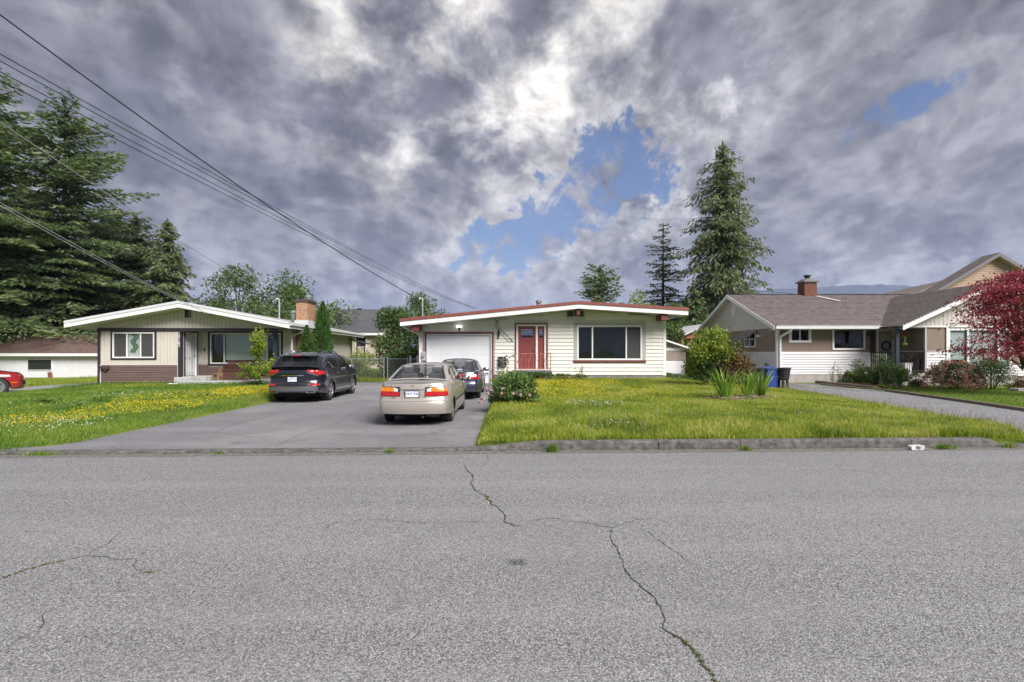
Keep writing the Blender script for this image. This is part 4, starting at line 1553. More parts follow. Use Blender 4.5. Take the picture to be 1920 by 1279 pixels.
# gable of the west end: vertical boards
EZ, RZ = 2.94, 5.06
def g3(y):
    return EZ + (RZ - EZ) * (1 - abs(y - 4.85) / 5.45)
n = 58
for i in range(n):
    a, b_ = -.02 + i * 9.74 / n, -.02 + (i + 1) * 9.74 / n - .02
    mb = MB()
    mb.prism([(a, q(2.90)), (b_, q(2.90)), (b_, q(g3(b_) - .06)), (a, q(g3(a) - .06))], 'x', -.03, .05)
    mb.build('gable_board', M_gable3, H3)
MB().prism([(0, q(2.88)), (9.7, q(2.88)), (9.7, q(2.96)), (4.85, q(RZ - .1)), (0, q(2.96))], 'x', .05, .12).build('gable_wall', M_gable3, H3)
vt = MB()
ringv = [(4.85 + .26 * math.cos(a), q(4.28) + .44 * math.sin(a)) for a in np.linspace(0, 2 * math.pi, 17)[:-1]]
vt.prism(ringv, 'x', -.06, -.03)
gv = vt.build('gable_vent', M_white, H3)
for k in range(6):
    zc = q(4.02) + k * .1
    MB().box(-.075, -.06, 4.85 - .17, 4.85 + .17, zc, zc + .03).build('louvre', M_greytrim, gv)
# roof: main gable running along x, wing gable running along y
x0r, x1r = -.42, 13.2
slope_slab(H3, 'roof', M_shingle, [(x0r, -.6, q(EZ)), (x1r, -.6, q(EZ)), (x1r, 4.85, q(RZ)), (x0r, 4.85, q(RZ))], .10)
slope_slab(H3, 'roof', M_shingle, [(x1r, 10.3, q(EZ)), (x0r, 10.3, q(EZ)), (x0r, 4.85, q(RZ)), (x1r, 4.85, q(RZ))], .10)
WX0, WXR, WX1 = 17.62 - OX, 22.0 - OX, 26.4 - OX
WE, WR = 2.88, 2.88 + .46 * 4.38
slope_slab(H3, 'roof', M_shingle, [(WX0, 4.0, q(WE)), (WX0, -2.15, q(WE)), (WXR, -2.15, q(WR)), (WXR, 4.0, q(WR))], .10)
slope_slab(H3, 'roof', M_shingle, [(WX1, -2.15, q(WE)), (WX1, 4.0, q(WE)), (WXR, 4.0, q(WR)), (WXR, -2.15, q(WR))], .10)
MB().tube([(x0r, 4.85, q(RZ) + .02), (x1r, 4.85, q(RZ) + .02)], .04, 6).build('ridge_cap', M_shingle_grey, H3)
# rake boards on the west gable
for (ya, za, yb, zb) in ((-.6, EZ, 4.85, RZ), (10.3, EZ, 4.85, RZ)):
    MB().add([(x0r - .03, ya, q(za) - .20), (x0r - .03, yb, q(zb) - .20), (x0r - .03, yb, q(zb) - .0), (x0r - .03, ya, q(za) - .0),
              (x0r, ya, q(za) - .20), (x0r, yb, q(zb) - .20), (x0r, yb, q(zb) - .0), (x0r, ya, q(za) - .0)],
             [(0, 1, 2, 3), (7, 6, 5, 4), (0, 4, 5, 1), (1, 5, 6, 2), (2, 6, 7, 3), (3, 7, 4, 0)]).build('rake_board', M_white, H3)
    MB().add([(x0r, ya, q(za) - .125), (x0r, yb, q(zb) - .125), (-.03, yb, q(zb) - .125), (-.03, ya, q(za) - .125)], [(0, 1, 2, 3)]).build('soffit', M_soffit, H3)
# front gutter with its string of lights, downpipe
MB().prism([(-.6, q(EZ) - .13), (-.72, q(EZ) - .13), (-.74, q(EZ) - .0), (-.72, q(EZ) - .0), (-.71, q(EZ) - .11), (-.6, q(EZ) - .11)], 'x', x0r, WX0 + .1).build('gutter', M_white, H3)
MB().box(x0r, WX0, -.62, -.02, q(EZ) - .16, q(EZ) - .13).build('soffit', M_soffit, H3)
for k in range(58):
    x = x0r + .08 + k * .085
    MB().ball((x, -.735, q(EZ) + .02 + .012 * (k % 2)), (.022, .018, .028), 5, 4).build('string_light', M_white, H3)
# wing gable wall, boards and rakes
def gw(x):
    return WE + .46 * (4.38 - abs(x - WXR))
n = 40
for i in range(n):
    a = 4.78 + i * (12.6 - 4.78) / n
    b_ = a + (12.6 - 4.78) / n - .018
    if gw(a) - .09 > 2.9 or gw(b_) - .09 > 2.9:
        MB().prism([(a, q(2.88)), (b_, q(2.88)), (b_, q(max(2.885, gw(b_) - .12))), (a, q(max(2.885, gw(a) - .12)))], 'y', -1.735, -1.7).build('gable_board', M_gable3, H3)
MB().prism([(4.78, q(2.86)), (12.6, q(2.86)), (12.6, q(2.9)), (WXR, q(WR - .2)), (4.78, q(2.9))], 'y', -1.70, -1.60).build('gable_wall', M_gable3, H3)
MB().box(4.7, 12.6, -1.76, -1.66, q(2.83), q(2.885)).build('frieze', M_white, H3)
MB().box(4.6, 5.9, -1.7, 0.0, q(2.80), q(2.84)).build('porch_ceiling', M_soffit, H3)
for (xa, xb) in ((WX0, WXR), (WX1, WXR)):
    MB().prism([(xa, q(WE) - .2), (xb, q(WR) - .2), (xb, q(WR)), (xa, q(WE))], 'y', -2.18, -2.14).build('rake_board', M_white, H3)
    MB().add([(xa, -2.15, q(WE) - .125), (xb, -2.15, q(WR) - .125), (xb, -1.74, q(WR) - .125), (xa, -1.74, q(WE) - .125)], [(0, 1, 2, 3)]).build('soffit', M_soffit, H3)
for k in range(34):
    tt = k / 33
    MB().ball((WX0 + (WXR - WX0) * tt, -2.19, q(WE + (WR - WE) * tt) + .03), (.022, .018, .026), 5, 4).build('string_light', M_white, H3)
for k in range(13):
    MB().ball((6.0 + k * .067, -1.755, q(1.735)), (.02, .018, .025), 5, 4).build('string_light', M_white, H3)
# brown brick chimney
M_brick3 = pmat('red_brick', (.20, .075, .05), .85, .35, 10, bump=.3)
c3 = MB().box(4.02 - .0, 4.72, 4.6, 5.3, q(4.6), q(5.78)).build('chimney', pmat('mortar_dark', (.2, .16, .14), .9), H3)
random.seed(4)
bm_ = MB()
z = q(4.7)
row = 0
while z < q(5.70):
    for k in range(4):
        a = 4.015 + k * .235 - (.11 if row % 2 else 0)
        bm_.box(max(4.01, a + .006), min(4.73, a + .225), 4.585, 4.61, z + .005, z + .07)
        a = 4.59 + k * .235 - (.11 if row % 2 else 0)
        bm_.box(4.005, 4.03, max(4.59, a + .006), min(5.31, a + .225), z + .005, z + .07)
    z += .077
    row += 1
bk = bm_.build('brickwork', M_brick3, c3)
bk['kind'] = 'stuff'
MB().add([(3.92, 4.5, q(5.78)), (4.82, 4.5, q(5.78)), (4.82, 5.4, q(5.78)), (3.92, 5.4, q(5.78)), (4.14, 4.72, q(6.0)), (4.6, 4.72, q(6.0)), (4.6, 5.18, q(6.0)), (4.14, 5.18, q(6.0)),
          (3.92, 4.5, q(5.84)), (4.82, 4.5, q(5.84)), (4.82, 5.4, q(5.84)), (3.92, 5.4, q(5.84))],
         [(0, 1, 2, 3), (0, 8, 9, 1), (1, 9, 10, 2), (2, 10, 11, 3), (3, 11, 8, 0), (8, 4, 5, 9), (9, 5, 6, 10), (10, 6, 7, 11), (11, 7, 4, 8), (4, 7, 6, 5)]).build('chimney_cap', pmat('cap_grey', (.16, .15, .14), .9, .3), c3)
MB().lathe([(.13, q(6.0)), (.13, q(6.14)), (.21, q(6.16)), (.21, q(6.22)), (.08, q(6.25))], 12, c=(4.37, 4.95, 0)).build('flue_pipe', M_black, c3)
MB().add([(4.55, 4.55, q(4.98)), (4.75, 4.5, q(4.96)), (5.35, 3.35, q(4.56)), (5.22, 3.35, q(4.56))], [(0, 1, 2, 3)]).build('flashing', M_white, c3)
mb = MB().tube([(.35, 4.7, q(RZ) - .1), (.35, 4.7, q(RZ) + .32), (.42, 4.7, q(RZ) + .38), (.52, 4.7, q(RZ) + .34)], .03, 6)
mb.tube([(.35, 4.7, q(RZ) + .25), (.85, 4.2, q(RZ) - .22)], .018, 5)
mb.build('service_mast', pmat('rusty_mast', (.1, .07, .06), .7), H3)
# windows
frame(H3, 'window_trim', M_white, 13.66 - OX, 14.76 - OX, q(2.16), q(2.92), .06, -.03, .0)
window(H3, *o_small, (14.2 - OX,), M_white, .07, depth=.6)
wp = window(H3, *o_pic, (), M_white, .085, depth=.8)
M_lace = pmat('lace', (.62, .58, .54), .8, .1, 20)
mb = MB()
random.seed(9)
for k in range(130):
    u = random.uniform(-1, 1)
    xx = 16.61 - OX + u * .66
    base = q(1.90) + .30 * u * u
    h = random.uniform(.02, .16)
    z0 = base + random.uniform(0, .16)
    mb.add([(xx - .015, .09, z0), (xx + .02, .09, z0 + .02), (xx + .01, .092, z0 + h), (xx - .02, .092, z0 + h * .8)], [(0, 1, 2, 3)])
mb.build('lace_curtain', M_lace, wp)
fw = window(H3, *wing[0], (20.95 - OX, 22.35 - OX), M_white, .09, y=-1.7, depth=.6, glass=M_glass_clear)
for (a, b_) in ((20.12, 20.90), (21.0, 22.30), (22.40, 22.88)):
    MB().box(a - OX, b_ - OX, -1.63, -1.625, q(1.35 if a < 21 else 1.05), q(2.72)).build('blind', pmat('pale_green_blind', (.52, .58, .57), .7, .05, 3, stretch=(.2, 1, 14)), fw)
MB().box(6.86, 6.96, -1.75, -1.7, q(.9), q(2.86)).build('window_trim', M_white, H3)
# west window with its metal awning, meter, lamp, tap
f = MB()
f.box(-.05, .03, 2.15, 2.22, q(1.95), q(2.85)).box(-.05, .03, 3.38, 3.45, q(1.95), q(2.85)).box(-.05, .03, 2.22, 3.38, q(2.78), q(2.85)).box(-.05, .03, 2.22, 3.38, q(1.95), q(2.02))
ww = f.build('window', M_white, H3)
MB().box(-.02, -.012, 2.22, 3.38, q(2.02), q(2.78)).build('pane', M_glass, ww)
MB().box(-.035, -.013, 2.77, 2.83, q(2.02), q(2.78)).build('mullion', M_white, ww)
MB().box(-.034, -.013, 2.22, 3.38, q(2.38), q(2.42)).build('mullion', M_white, ww)
aw = MB().add([(-.02, 2.0, q(2.86)), (-.62, 2.0, q(2.42)), (-.62, 3.6, q(2.42)), (-.02, 3.6, q(2.86)), (-.02, 2.0, q(2.84)), (-.62, 2.0, q(2.40)), (-.62, 3.6, q(2.40)), (-.02, 3.6, q(2.84))],
             [(0, 1, 2, 3), (7, 6, 5, 4), (0, 4, 5, 1), (1, 5, 6, 2), (2, 6, 7, 3)]).build('awning', pmat('awning_metal', (.30, .27, .24), .6, .15), H3)
for k in range(7):
    y = 2.05 + k * .25
    MB().add([(-.02, y, q(2.875)), (-.63, y, q(2.435)), (-.63, y + .05, q(2.435)), (-.02, y + .05, q(2.875)), (-.02, y, q(2.855)), (-.63, y, q(2.415)), (-.63, y + .05, q(2.415)), (-.02, y + .05, q(2.855))],
             [(0, 1, 2, 3), (0, 4, 5, 1), (1, 5, 6, 2), (2, 6, 7, 3)]).build('awning_slat', pmat('awning_dark', (.17, .15, .14), .6), aw)
mt3 = MB().box(-.12, 0, 4.15, 4.5, q(1.80), q(2.14)).build('electric_meter', pmat('meter_tan', (.22, .17, .10), .6), H3)
MB().lathe([(.085, 0), (.085, .06), (.05, .08)], 12, 'x', (-.2, 4.33, q(1.98))).build('meter_dial', M_white, mt3)
MB().box(-.16, 0, 1.6, 1.78, q(2.48), q(2.6)).build('wall_lamp', M_white, H3)
mb = MB().tube([(0, .95, q(1.1)), (-.12, .95, q(1.1)), (-.14, .95, q(1.02))], .03, 6).tube([(-.12, .6, q(1.05)), (-.14, .8, q(1.0)), (-.13, .98, q(1.06))], .025, 6)
mb.build('garden_tap', pmat('tap_brown', (.09, .07, .05), .6), H3)
MB().tube([(.35, -.68, q(EZ) - .1), (.34, -.6, q(EZ) - .22), (.12, -.13, q(EZ) - .48), (.10, -.10, q(EZ) - .6), (.10, -.10, q(.35)), (.16, -.2, q(.25))], .055, 8).build('downpipe', M_white, H3)
# porch
MB().rbox(4.5, 5.92, -1.85, 0, q(-.2), q(.72), .02).build('porch_slab', M_found3, H3)
MB().box(4.52, 4.66, -1.8, -1.66, q(.70), q(2.84)).build('porch_post', M_navy, H3)
dfp = frame(H3, 'door_frame', M_white, 17.98 - OX, 18.84 - OX, q(.72), q(2.80), .09, -.04, .05, 'lrt')
dp = wall_panel(18.07 - OX, 18.75 - OX, q(.74), q(2.71), [(18.15 - OX, 18.67 - OX, q(1.75), q(2.6))], .0, .04).build('door', pmat('porch_door', (.26, .24, .23), .5, .1), dfp)
MB().box(18.15 - OX, 18.67 - OX, .015, .022, q(1.75), q(2.6)).build('pane', pmat('door_glass_pale', (.42, .45, .42), .15, .1), dp)
MB().box(17.66 - OX, 17.90 - OX, -.02, .02, q(1.0), q(2.75)).build('trim_panel', pmat('dark_brown_trim', (.05, .03, .025), .6), H3)
mb = MB()
nw = 40
for k in range(nw):
    a = 2 * math.pi * k / nw
    mb.ball((18.42 - OX + .20 * math.cos(a), -.05, q(2.0) + .20 * math.sin(a)), (.05, .035, .05), 5, 4)
mb.build('wreath', pmat('wreath_brown', (.05, .035, .025), .95, .5, 30, bump=.8), dp)
for k, ch_ in enumerate('10177'):
    text_mesh(ch_, .15, pmat('gold_paint', (.45, .30, .08), .4, .1, metal=.6), 'house_number', H3, (17.44 - OX + k * .05, -.02, q(2.48 - k * .082)), (R(90), R(40), 0), .004)
mb = MB().lathe([(.05, q(2.78)), (.08, q(2.70)), (.09, q(2.52)), (.04, q(2.46))], 8, c=(17.56 - OX, -.10, 0))
mb.build('porch_lamp', M_black, H3)
mb = MB()
yy = -1.74
mb.tube([(4.66, yy, q(1.72)), (5.9, yy, q(1.72))], .022, 6).tube([(4.66, yy, q(.82)), (5.9, yy, q(.82))], .016, 6)
mb.tube([(4.58, -1.66, q(1.66)), (4.58, -.05, q(1.66))], .022, 6).tube([(4.58, -1.66, q(.82)), (4.58, -.05, q(.82))], .016, 6)
rl3 = mb.build('railing', M_black, H3)
for k in range(11):
    x = 4.74 + k * .108
    MB().tube([(x, yy, q(.82)), (x, yy, q(1.72))], .011, 5).build('baluster', M_black, rl3)
for k in range(12):
    y = -1.6 + k * .128
    MB().tube([(4.58, y, q(.82)), (4.58, y, q(1.66))], .011, 5).build('baluster', M_white if k > 3 else M_black, rl3)

# ================================================================== other buildings
def gable_house(name, label, x0, x1, y0, y1, zb, ze, zr, wmat, rmat, axis_, over=.4, windows=(), cat='house', fasc=True, boards_mat=None):
    """plain neighbour: ridge along axis_, with fascias and windows as parts. windows: (face, a0, a1, z0, z1)"""
    o = thing(name, ((x0 + x1) / 2, y0, zb), label, cat)
    ox, oy = (x0 + x1) / 2, y0
    ax0, ax1, ay0, ay1 = x0 - ox, x1 - ox, 0, y1 - y0
    e, r_ = ze - zb, zr - zb
    mb = MB().box(ax0, ax1, ay0, ay1, -.5, e)
    if axis_ == 'x':
        my = (ay0 + ay1) / 2
        mb.prism([(ay0, e), (ay1, e), (my, r_ - .1)], 'x', ax0 + .003, ax1 - .003)
    else:
        mxx = (ax0 + ax1) / 2
        mb.prism([(ax0, e), (ax1, e), (mxx, r_ - .1)], 'y', ay0 + .003, ay1 - .003)
    mb.build('wall', wmat, o)
    if axis_ == 'x':
        sl = (r_ - e) / (my - ay0)
        ez = e - sl * over + .02
        for s in (0, 1):
            ye = ay0 - over if s == 0 else ay1 + over
            qd = [(ax0 - over, ye, ez), (ax1 + over, ye, ez), (ax1 + over, my, r_), (ax0 - over, my, r_)]
            slope_slab(o, 'roof', rmat, qd, .08, courses=False)
            MB().box(ax0 - over, ax1 + over, ye - .03 if s == 0 else ye, ye if s == 0 else ye + .03, ez - .2, ez - .01).build('fascia', M_white if fasc is True else fasc, o)
            for xe in (ax0 - over - .03, ax1 + over):
                MB().prism([(ye, ez - .2), (my, r_ - .2), (my, r_ - .005), (ye, ez - .005)], 'x', xe, xe + .03).build('rake_board', M_white if fasc is True else fasc, o)
    else:
        sl = (r_ - e) / (mxx - ax0)
        ez = e - sl * over + .02
        for s in (0, 1):
            xe = ax0 - over if s == 0 else ax1 + over
            qd = [(xe, ay1 + over, ez), (xe, ay0 - over, ez), (mxx, ay0 - over, r_), (mxx, ay1 + over, r_)]
            slope_slab(o, 'roof', rmat, qd, .08, courses=False)
            MB().prism([(xe, ez - .28), (mxx, r_ - .28), (mxx, r_ - .005), (xe, ez - .005)], 'y', ay0 - over - .04, ay0 - over).build('rake_board', M_white if fasc is True else fasc, o)
            MB().add([(xe, ay0 - over, ez - .12), (mxx, ay0 - over, r_ - .12), (mxx, ay0, r_ - .12), (xe, ay0, ez - .12)], [(0, 1, 2, 3)]).build('soffit', M_soffit, o)
    for fc, a, b_, za, zb_ in windows:
        if fc == 'f':
            wf = frame(o, 'window', M_white, a - ox, b_ - ox, za - zb, zb_ - zb, .07, -.05, .01)
            MB().box(a - ox + .05, b_ - ox - .05, -.025, -.018, za - zb + .05, zb_ - zb - .05).build('pane', M_glass, wf)
        else:
            mb = MB()
            xe = ax1
            ya, yb = a - oy, b_ - oy
            mb.box(xe, xe + .05, ya, ya + .08, za - zb, zb_ - zb).box(xe, xe + .05, yb - .08, yb, za - zb, zb_ - zb).box(xe, xe + .05, ya + .08, yb - .08, zb_ - zb - .08, zb_ - zb).box(xe, xe + .05, ya + .08, yb - .08, za - zb, za - zb + .08)
            wf = mb.build('window', M_white, o)
            MB().box(xe + .01, xe + .02, ya + .05, yb - .05, za - zb + .05, zb_ - zb - .05).build('pane', M_glass, wf)
    return o


M_tanwall = pmat('tan_wall', (.48, .41, .33), .85, .06, 3)
HB = gable_house('house', 'tan house with dark grey shingle roof standing behind the chain link fence', -22, -11.9, 45, 55.8, 0.1, 3.55, 5.95, M_tanwall, M_shingle_grey, 'x', .45,
                 windows=(('f', -13.9, -12.9, 2.1, 3.1), ('r', 48.5, 49.6, 1.6, 2.8)))
MB().tube([(-11.7 + 16.95, -.4, 3.3), (-11.75 + 16.95, -.02, 3.1), (-11.75 + 16.95, -.02, 0)], .05, 6).build('downpipe', pmat('brown_pipe', (.2, .14, .1), .6), HB)
for k in range(4):
    MB().box(-3.2 + k * 2.4, -2.8 + k * 2.4, 5.2, 5.5, 5.78, 5.93).build('ridge_vent', M_shingle_grey, HB)
HC = gable_house('house', 'dark grey roof of a house glimpsed behind the beige bungalow', -33, -23.2, 52, 60, 0.1, 4.4, 6.0, M_tanwall, M_shingle_grey, 'x', .4)
M_sheddroof = pmat('mossy_brown_roof', (.115, .075, .062), .95, .4, 5, bump=.5, bscale=30, dirt=.4, dirtcol=(.2, .09, .05))
M_whitewash = pmat('white_render', (.70, .68, .71), .8, .05, 3, dirt=.15, dirtcol=(.5, .48, .46))
HD = gable_house('garage', 'low white outbuilding with mossy brown roof beside the tall firs', -47, -24.2, 35, 41, -.35, 1.74, 3.0, M_whitewash, M_sheddroof, 'x', .35)
gd = HD
mb = MB()
ox, oy, oz = -35.6, 35, -.35
X = lambda v: v - ox
wf = frame(gd, 'window', M_white, X(-33.45), X(-31.75), .78, 1.55, .04, -.05, .01)
MB().box(X(-33.41), X(-31.79), -.03, -.02, .82, 1.51).build('pane', M_glass, wf)
MB().box(X(-33.9), X(-31.75), -.1, .0, -.35, .12).build('brick_plinth', pmat('plinth_red', (.19, .07, .055), .85, .2, 6, bump=.3), gd)
MB().prism([(X(-31.95), .66), (X(-31.76), .66), (X(-31.55), -.35), (X(-31.80), -.35)], 'y', -.16, -.02).build('plinth_post', pmat('plinth_red', (.19, .07, .055)), gd)
# neighbour with shake gable on the far right
M_shake = pmat('tan_shake', (.42, .30, .23), .85, .1, 5)
HE = gable_house('house', 'two storey house with tan shake gable rising behind the red maple', 32.6, 43.4, 40, 40.4, 0.2, 6.2, 9.45, M_shake, M_shingle, 'y', .5, fasc=pmat('grey_rake', (.16, .15, .16), .6))
for k in range(20):
    z = 5.6 + k * .175
    hw_ = 5.4 * (1 - max(0, (z + .2 - 6.2)) / 3.25) if z > 6 else 5.38
    if hw_ > .15:
        mb = MB()
        mb.prism([(-.035, z - .2), (-.004, z - .02), (.0, z - .02), (.0, z - .2)], 'x', -hw_, hw_)
        mb.build('shake_course', M_shake, HE)
HF = thing('house', (40, 42, .2), 'brown shingle roof rising behind the tan house ridge', 'house')
MB().box(-6, 12, 1, 9, -.3, 6.0).build('wall', M_shake, HF)
slope_slab(HF, 'roof', M_shingle, [(-7, .8, 6.1), (12, .8, 6.1), (12, 8, 8.75), (3.3, 8, 8.75)], .1, courses=False)
slope_slab(HF, 'roof', M_shingle, [(-7, 15, 6.1), (-7, .8, 6.1), (3.3, 8, 8.75), (3.3, 8.01, 8.75)], .1, courses=False)
MB().box(-7, 12, .74, .8, 5.85, 6.08).build('fascia', pmat('grey_rake', (.16, .15, .16), .6), HF)
# garden shed between the middle and right houses
SH = thing('garden_shed', (8.3, 27.0, .42), 'small grey clapboard shed between the two houses', 'shed')
MB().box(-.55, .95, 0, 3, -.4, 1.5).prism([(-.55, 1.5), (.95, 1.5), (.95, 1.52), (-.55, 2.0)], 'y', .0, 3).build('wall', pmat('shed_brown', (.27, .22, .19), .8), SH)
for k in range(9):
    z = -.15 + k * .105
    MB().prism([(-.02, z), (-.004, z + .1), (0.0, z + .1), (0.0, z)], 'x', -.55, .95).build('siding_board', M_lap3, SH)
MB().box(-.55, .95, -.02, 0, 1.35, 1.5).build('frieze', M_lap3, SH)
MB().prism([(-.6, 2.0), (1.2, 1.40), (1.2, 1.48), (-.6, 2.08)], 'y', -.25, 3.2).build('roof', M_white, SH)
# open timber carport behind the right house
CP = thing('carport', (14.6, 38, .25), 'open timber carport with pale roof edge behind the tan house', 'carport')
M_cedar = pmat('cedar_timber', (.30, .13, .06), .75, .25, 4, stretch=(1, 1, 4))
for s in (-1, 1):
    MB().prism([(0, 3.46), (s * 2.3, 2.36), (s * 2.3, 2.50), (0, 3.60)], 'y', 0, 5).build('roof', pmat('pale_metal', (.55, .55, .57), .5, .1), CP)
    MB().box(s * 1.7 - .08, s * 1.7 + .08, .3, .46, -.3, 2.62).build('post', M_cedar, CP)
    MB().box(s * 1.7 - .08, s * 1.7 + .08, 4.4, 4.56, -.3, 2.62).build('post', M_cedar, CP)
    MB().tube([(s * 1.7, .38, 1.5), (s * .9, .38, 2.5)], .06, 4).build('brace', M_cedar, CP)
    for k in range(6):
        MB().box(min(s * .1, s * 2.2), max(s * .1, s * 2.2), .5 + k * .8, .6 + k * .8, 2.42, 2.50).build('rafter', M_cedar, CP)
MB().box(-1.9, 1.9, .3, .44, 2.45, 2.65).build('beam', M_cedar, CP)
MB().prism([(-1.8, 2.6), (1.8, 2.6), (0, 3.42)], 'y', .32, .38).build('gable_panel', M_cedar, CP)

# ================================================================== vegetation
def quads(c, u, v, tint):
    """diamond leaves: centres c (N,3), half axes u (long) and v (short)"""
    n = len(c)
    vs = np.empty((n, 4, 3), dtype=np.float32)
    vs[:, 0] = c - u
    vs[:, 1] = c + v
    vs[:, 2] = c + u
    vs[:, 3] = c - v
    f = np.arange(n * 4).reshape(n, 4)
    return vs.reshape(-1, 3), f, np.repeat(tint, 4)


def unit(a):
    return a / np.maximum(1e-9, np.linalg.norm(a, axis=1, keepdims=True))


def rand_dirs(rng, n):
    return unit(rng.normal(size=(n, 3)))


class Plant:
    def __init__(self, seed):
        self.rng = np.random.default_rng(seed)
        self.vs, self.fs, self.ts = [], [], []
        self.n = 0

    def leaves(self, c, length, width, d=None, flat=0.0, tint=None):
        rng = self.rng
        n = len(c)
        if n == 0:
            return
        if d is None:
            d = rand_dirs(rng, n)
        r = rand_dirs(rng, n)
        if flat:
            r = unit(r * (1 - flat) + np.array([0, 0, 1.0]) * flat)
        v = unit(np.cross(d, r))
        L = (length * rng.uniform(.65, 1.3, n))[:, None] * .5
        W = (width * rng.uniform(.65, 1.3, n))[:, None] * .5
        a, f, t_ = quads(c, d * L, v * W, rng.random(n) if tint is None else tint)
        self.vs.append(a)
        self.fs.append(f + self.n)
        self.ts.append(t_)
        self.n += len(a)

    def build(self, name, mat, parent):
        return np_mesh(name, np.concatenate(self.vs), np.concatenate(self.fs), mat, parent, np.concatenate(self.ts))


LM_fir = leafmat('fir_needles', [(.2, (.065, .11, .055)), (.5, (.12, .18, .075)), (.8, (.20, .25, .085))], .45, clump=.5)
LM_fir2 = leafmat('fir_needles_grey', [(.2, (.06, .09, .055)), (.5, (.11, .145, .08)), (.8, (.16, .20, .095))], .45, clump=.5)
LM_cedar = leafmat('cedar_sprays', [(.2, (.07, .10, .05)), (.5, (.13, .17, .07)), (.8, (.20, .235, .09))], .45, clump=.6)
LM_broad = leafmat('broad_leaves', [(.2, (.05, .10, .025)), (.5, (.10, .17, .04)), (.8, (.17, .24, .06))], .45, clump=.9)
LM_lime = leafmat('lime_leaves', [(.2, (.10, .17, .018)), (.5, (.24, .33, .03)), (.8, (.42, .46, .07))], .5, clump=1.5)
LM_arb = leafmat('thuja_sprays', [(.2, (.03, .08, .014)), (.5, (.06, .14, .022)), (.8, (.10, .20, .035))], .35, clump=2.5)
LM_maple = leafmat('maple_red', [(.2, (.15, .018, .036)), (.5, (.34, .04, .07)), (.8, (.54, .10, .14))], .5, clump=1.2)
LM_dark = leafmat('dark_shrub', [(.2, (.03, .07, .018)), (.5, (.065, .13, .026)), (.8, (.125, .20, .04))], .35, clump=2)
LM_peony = leafmat('peony_leaves', [(.2, (.055, .115, .03)), (.5, (.12, .21, .055)), (.8, (.23, .33, .085))], .35, clump=3)
LM_grass = leafmat('grass_blades', [(.1, (.12, .18, .012)), (.35, (.24, .325, .022)), (.6, (.36, .42, .04)), (.8, (.47, .48, .10)), (.95, (.54, .50, .22))], .5, clump=.75, tw=.42)
LM_lawn = leafmat('clipped_grass', [(.2, (.07, .15, .012)), (.5, (.12, .23, .018)), (.85, (.18, .29, .03))], .4, clump=.5)
LM_iris = leafmat('iris_blades', [(.2, (.11, .23, .025)), (.5, (.21, .37, .045)), (.85, (.38, .48, .10))], .45, clump=3)
LM_pink = leafmat('pieris_pink', [(.2, (.46, .20, .15)), (.5, (.62, .36, .28)), (.85, (.72, .54, .45))], .35, clump=4)
LM_coral = leafmat('bronze_leaves', [(.2, (.07, .045, .015)), (.5, (.16, .09, .03)), (.85, (.26, .17, .05))], .35, clump=3)
LM_yel = leafmat('yellow_petals', [(.2, (.66, .50, .012)), (.5, (.78, .62, .02)), (.85, (.84, .72, .06))], .3, clump=3)
LM_wht = leafmat('white_petals', [(.2, (.6, .6, .55)), (.85, (.8, .8, .75))], .3)
LM_rose = leafmat('rose_petals', [(.2, (.50, .22, .28)), (.5, (.64, .40, .44)), (.85, (.74, .62, .60))], .3, clump=8)
LM_straw = leafmat('straw', [(.2, (.20, .15, .09)), (.85, (.42, .36, .26))], .2)


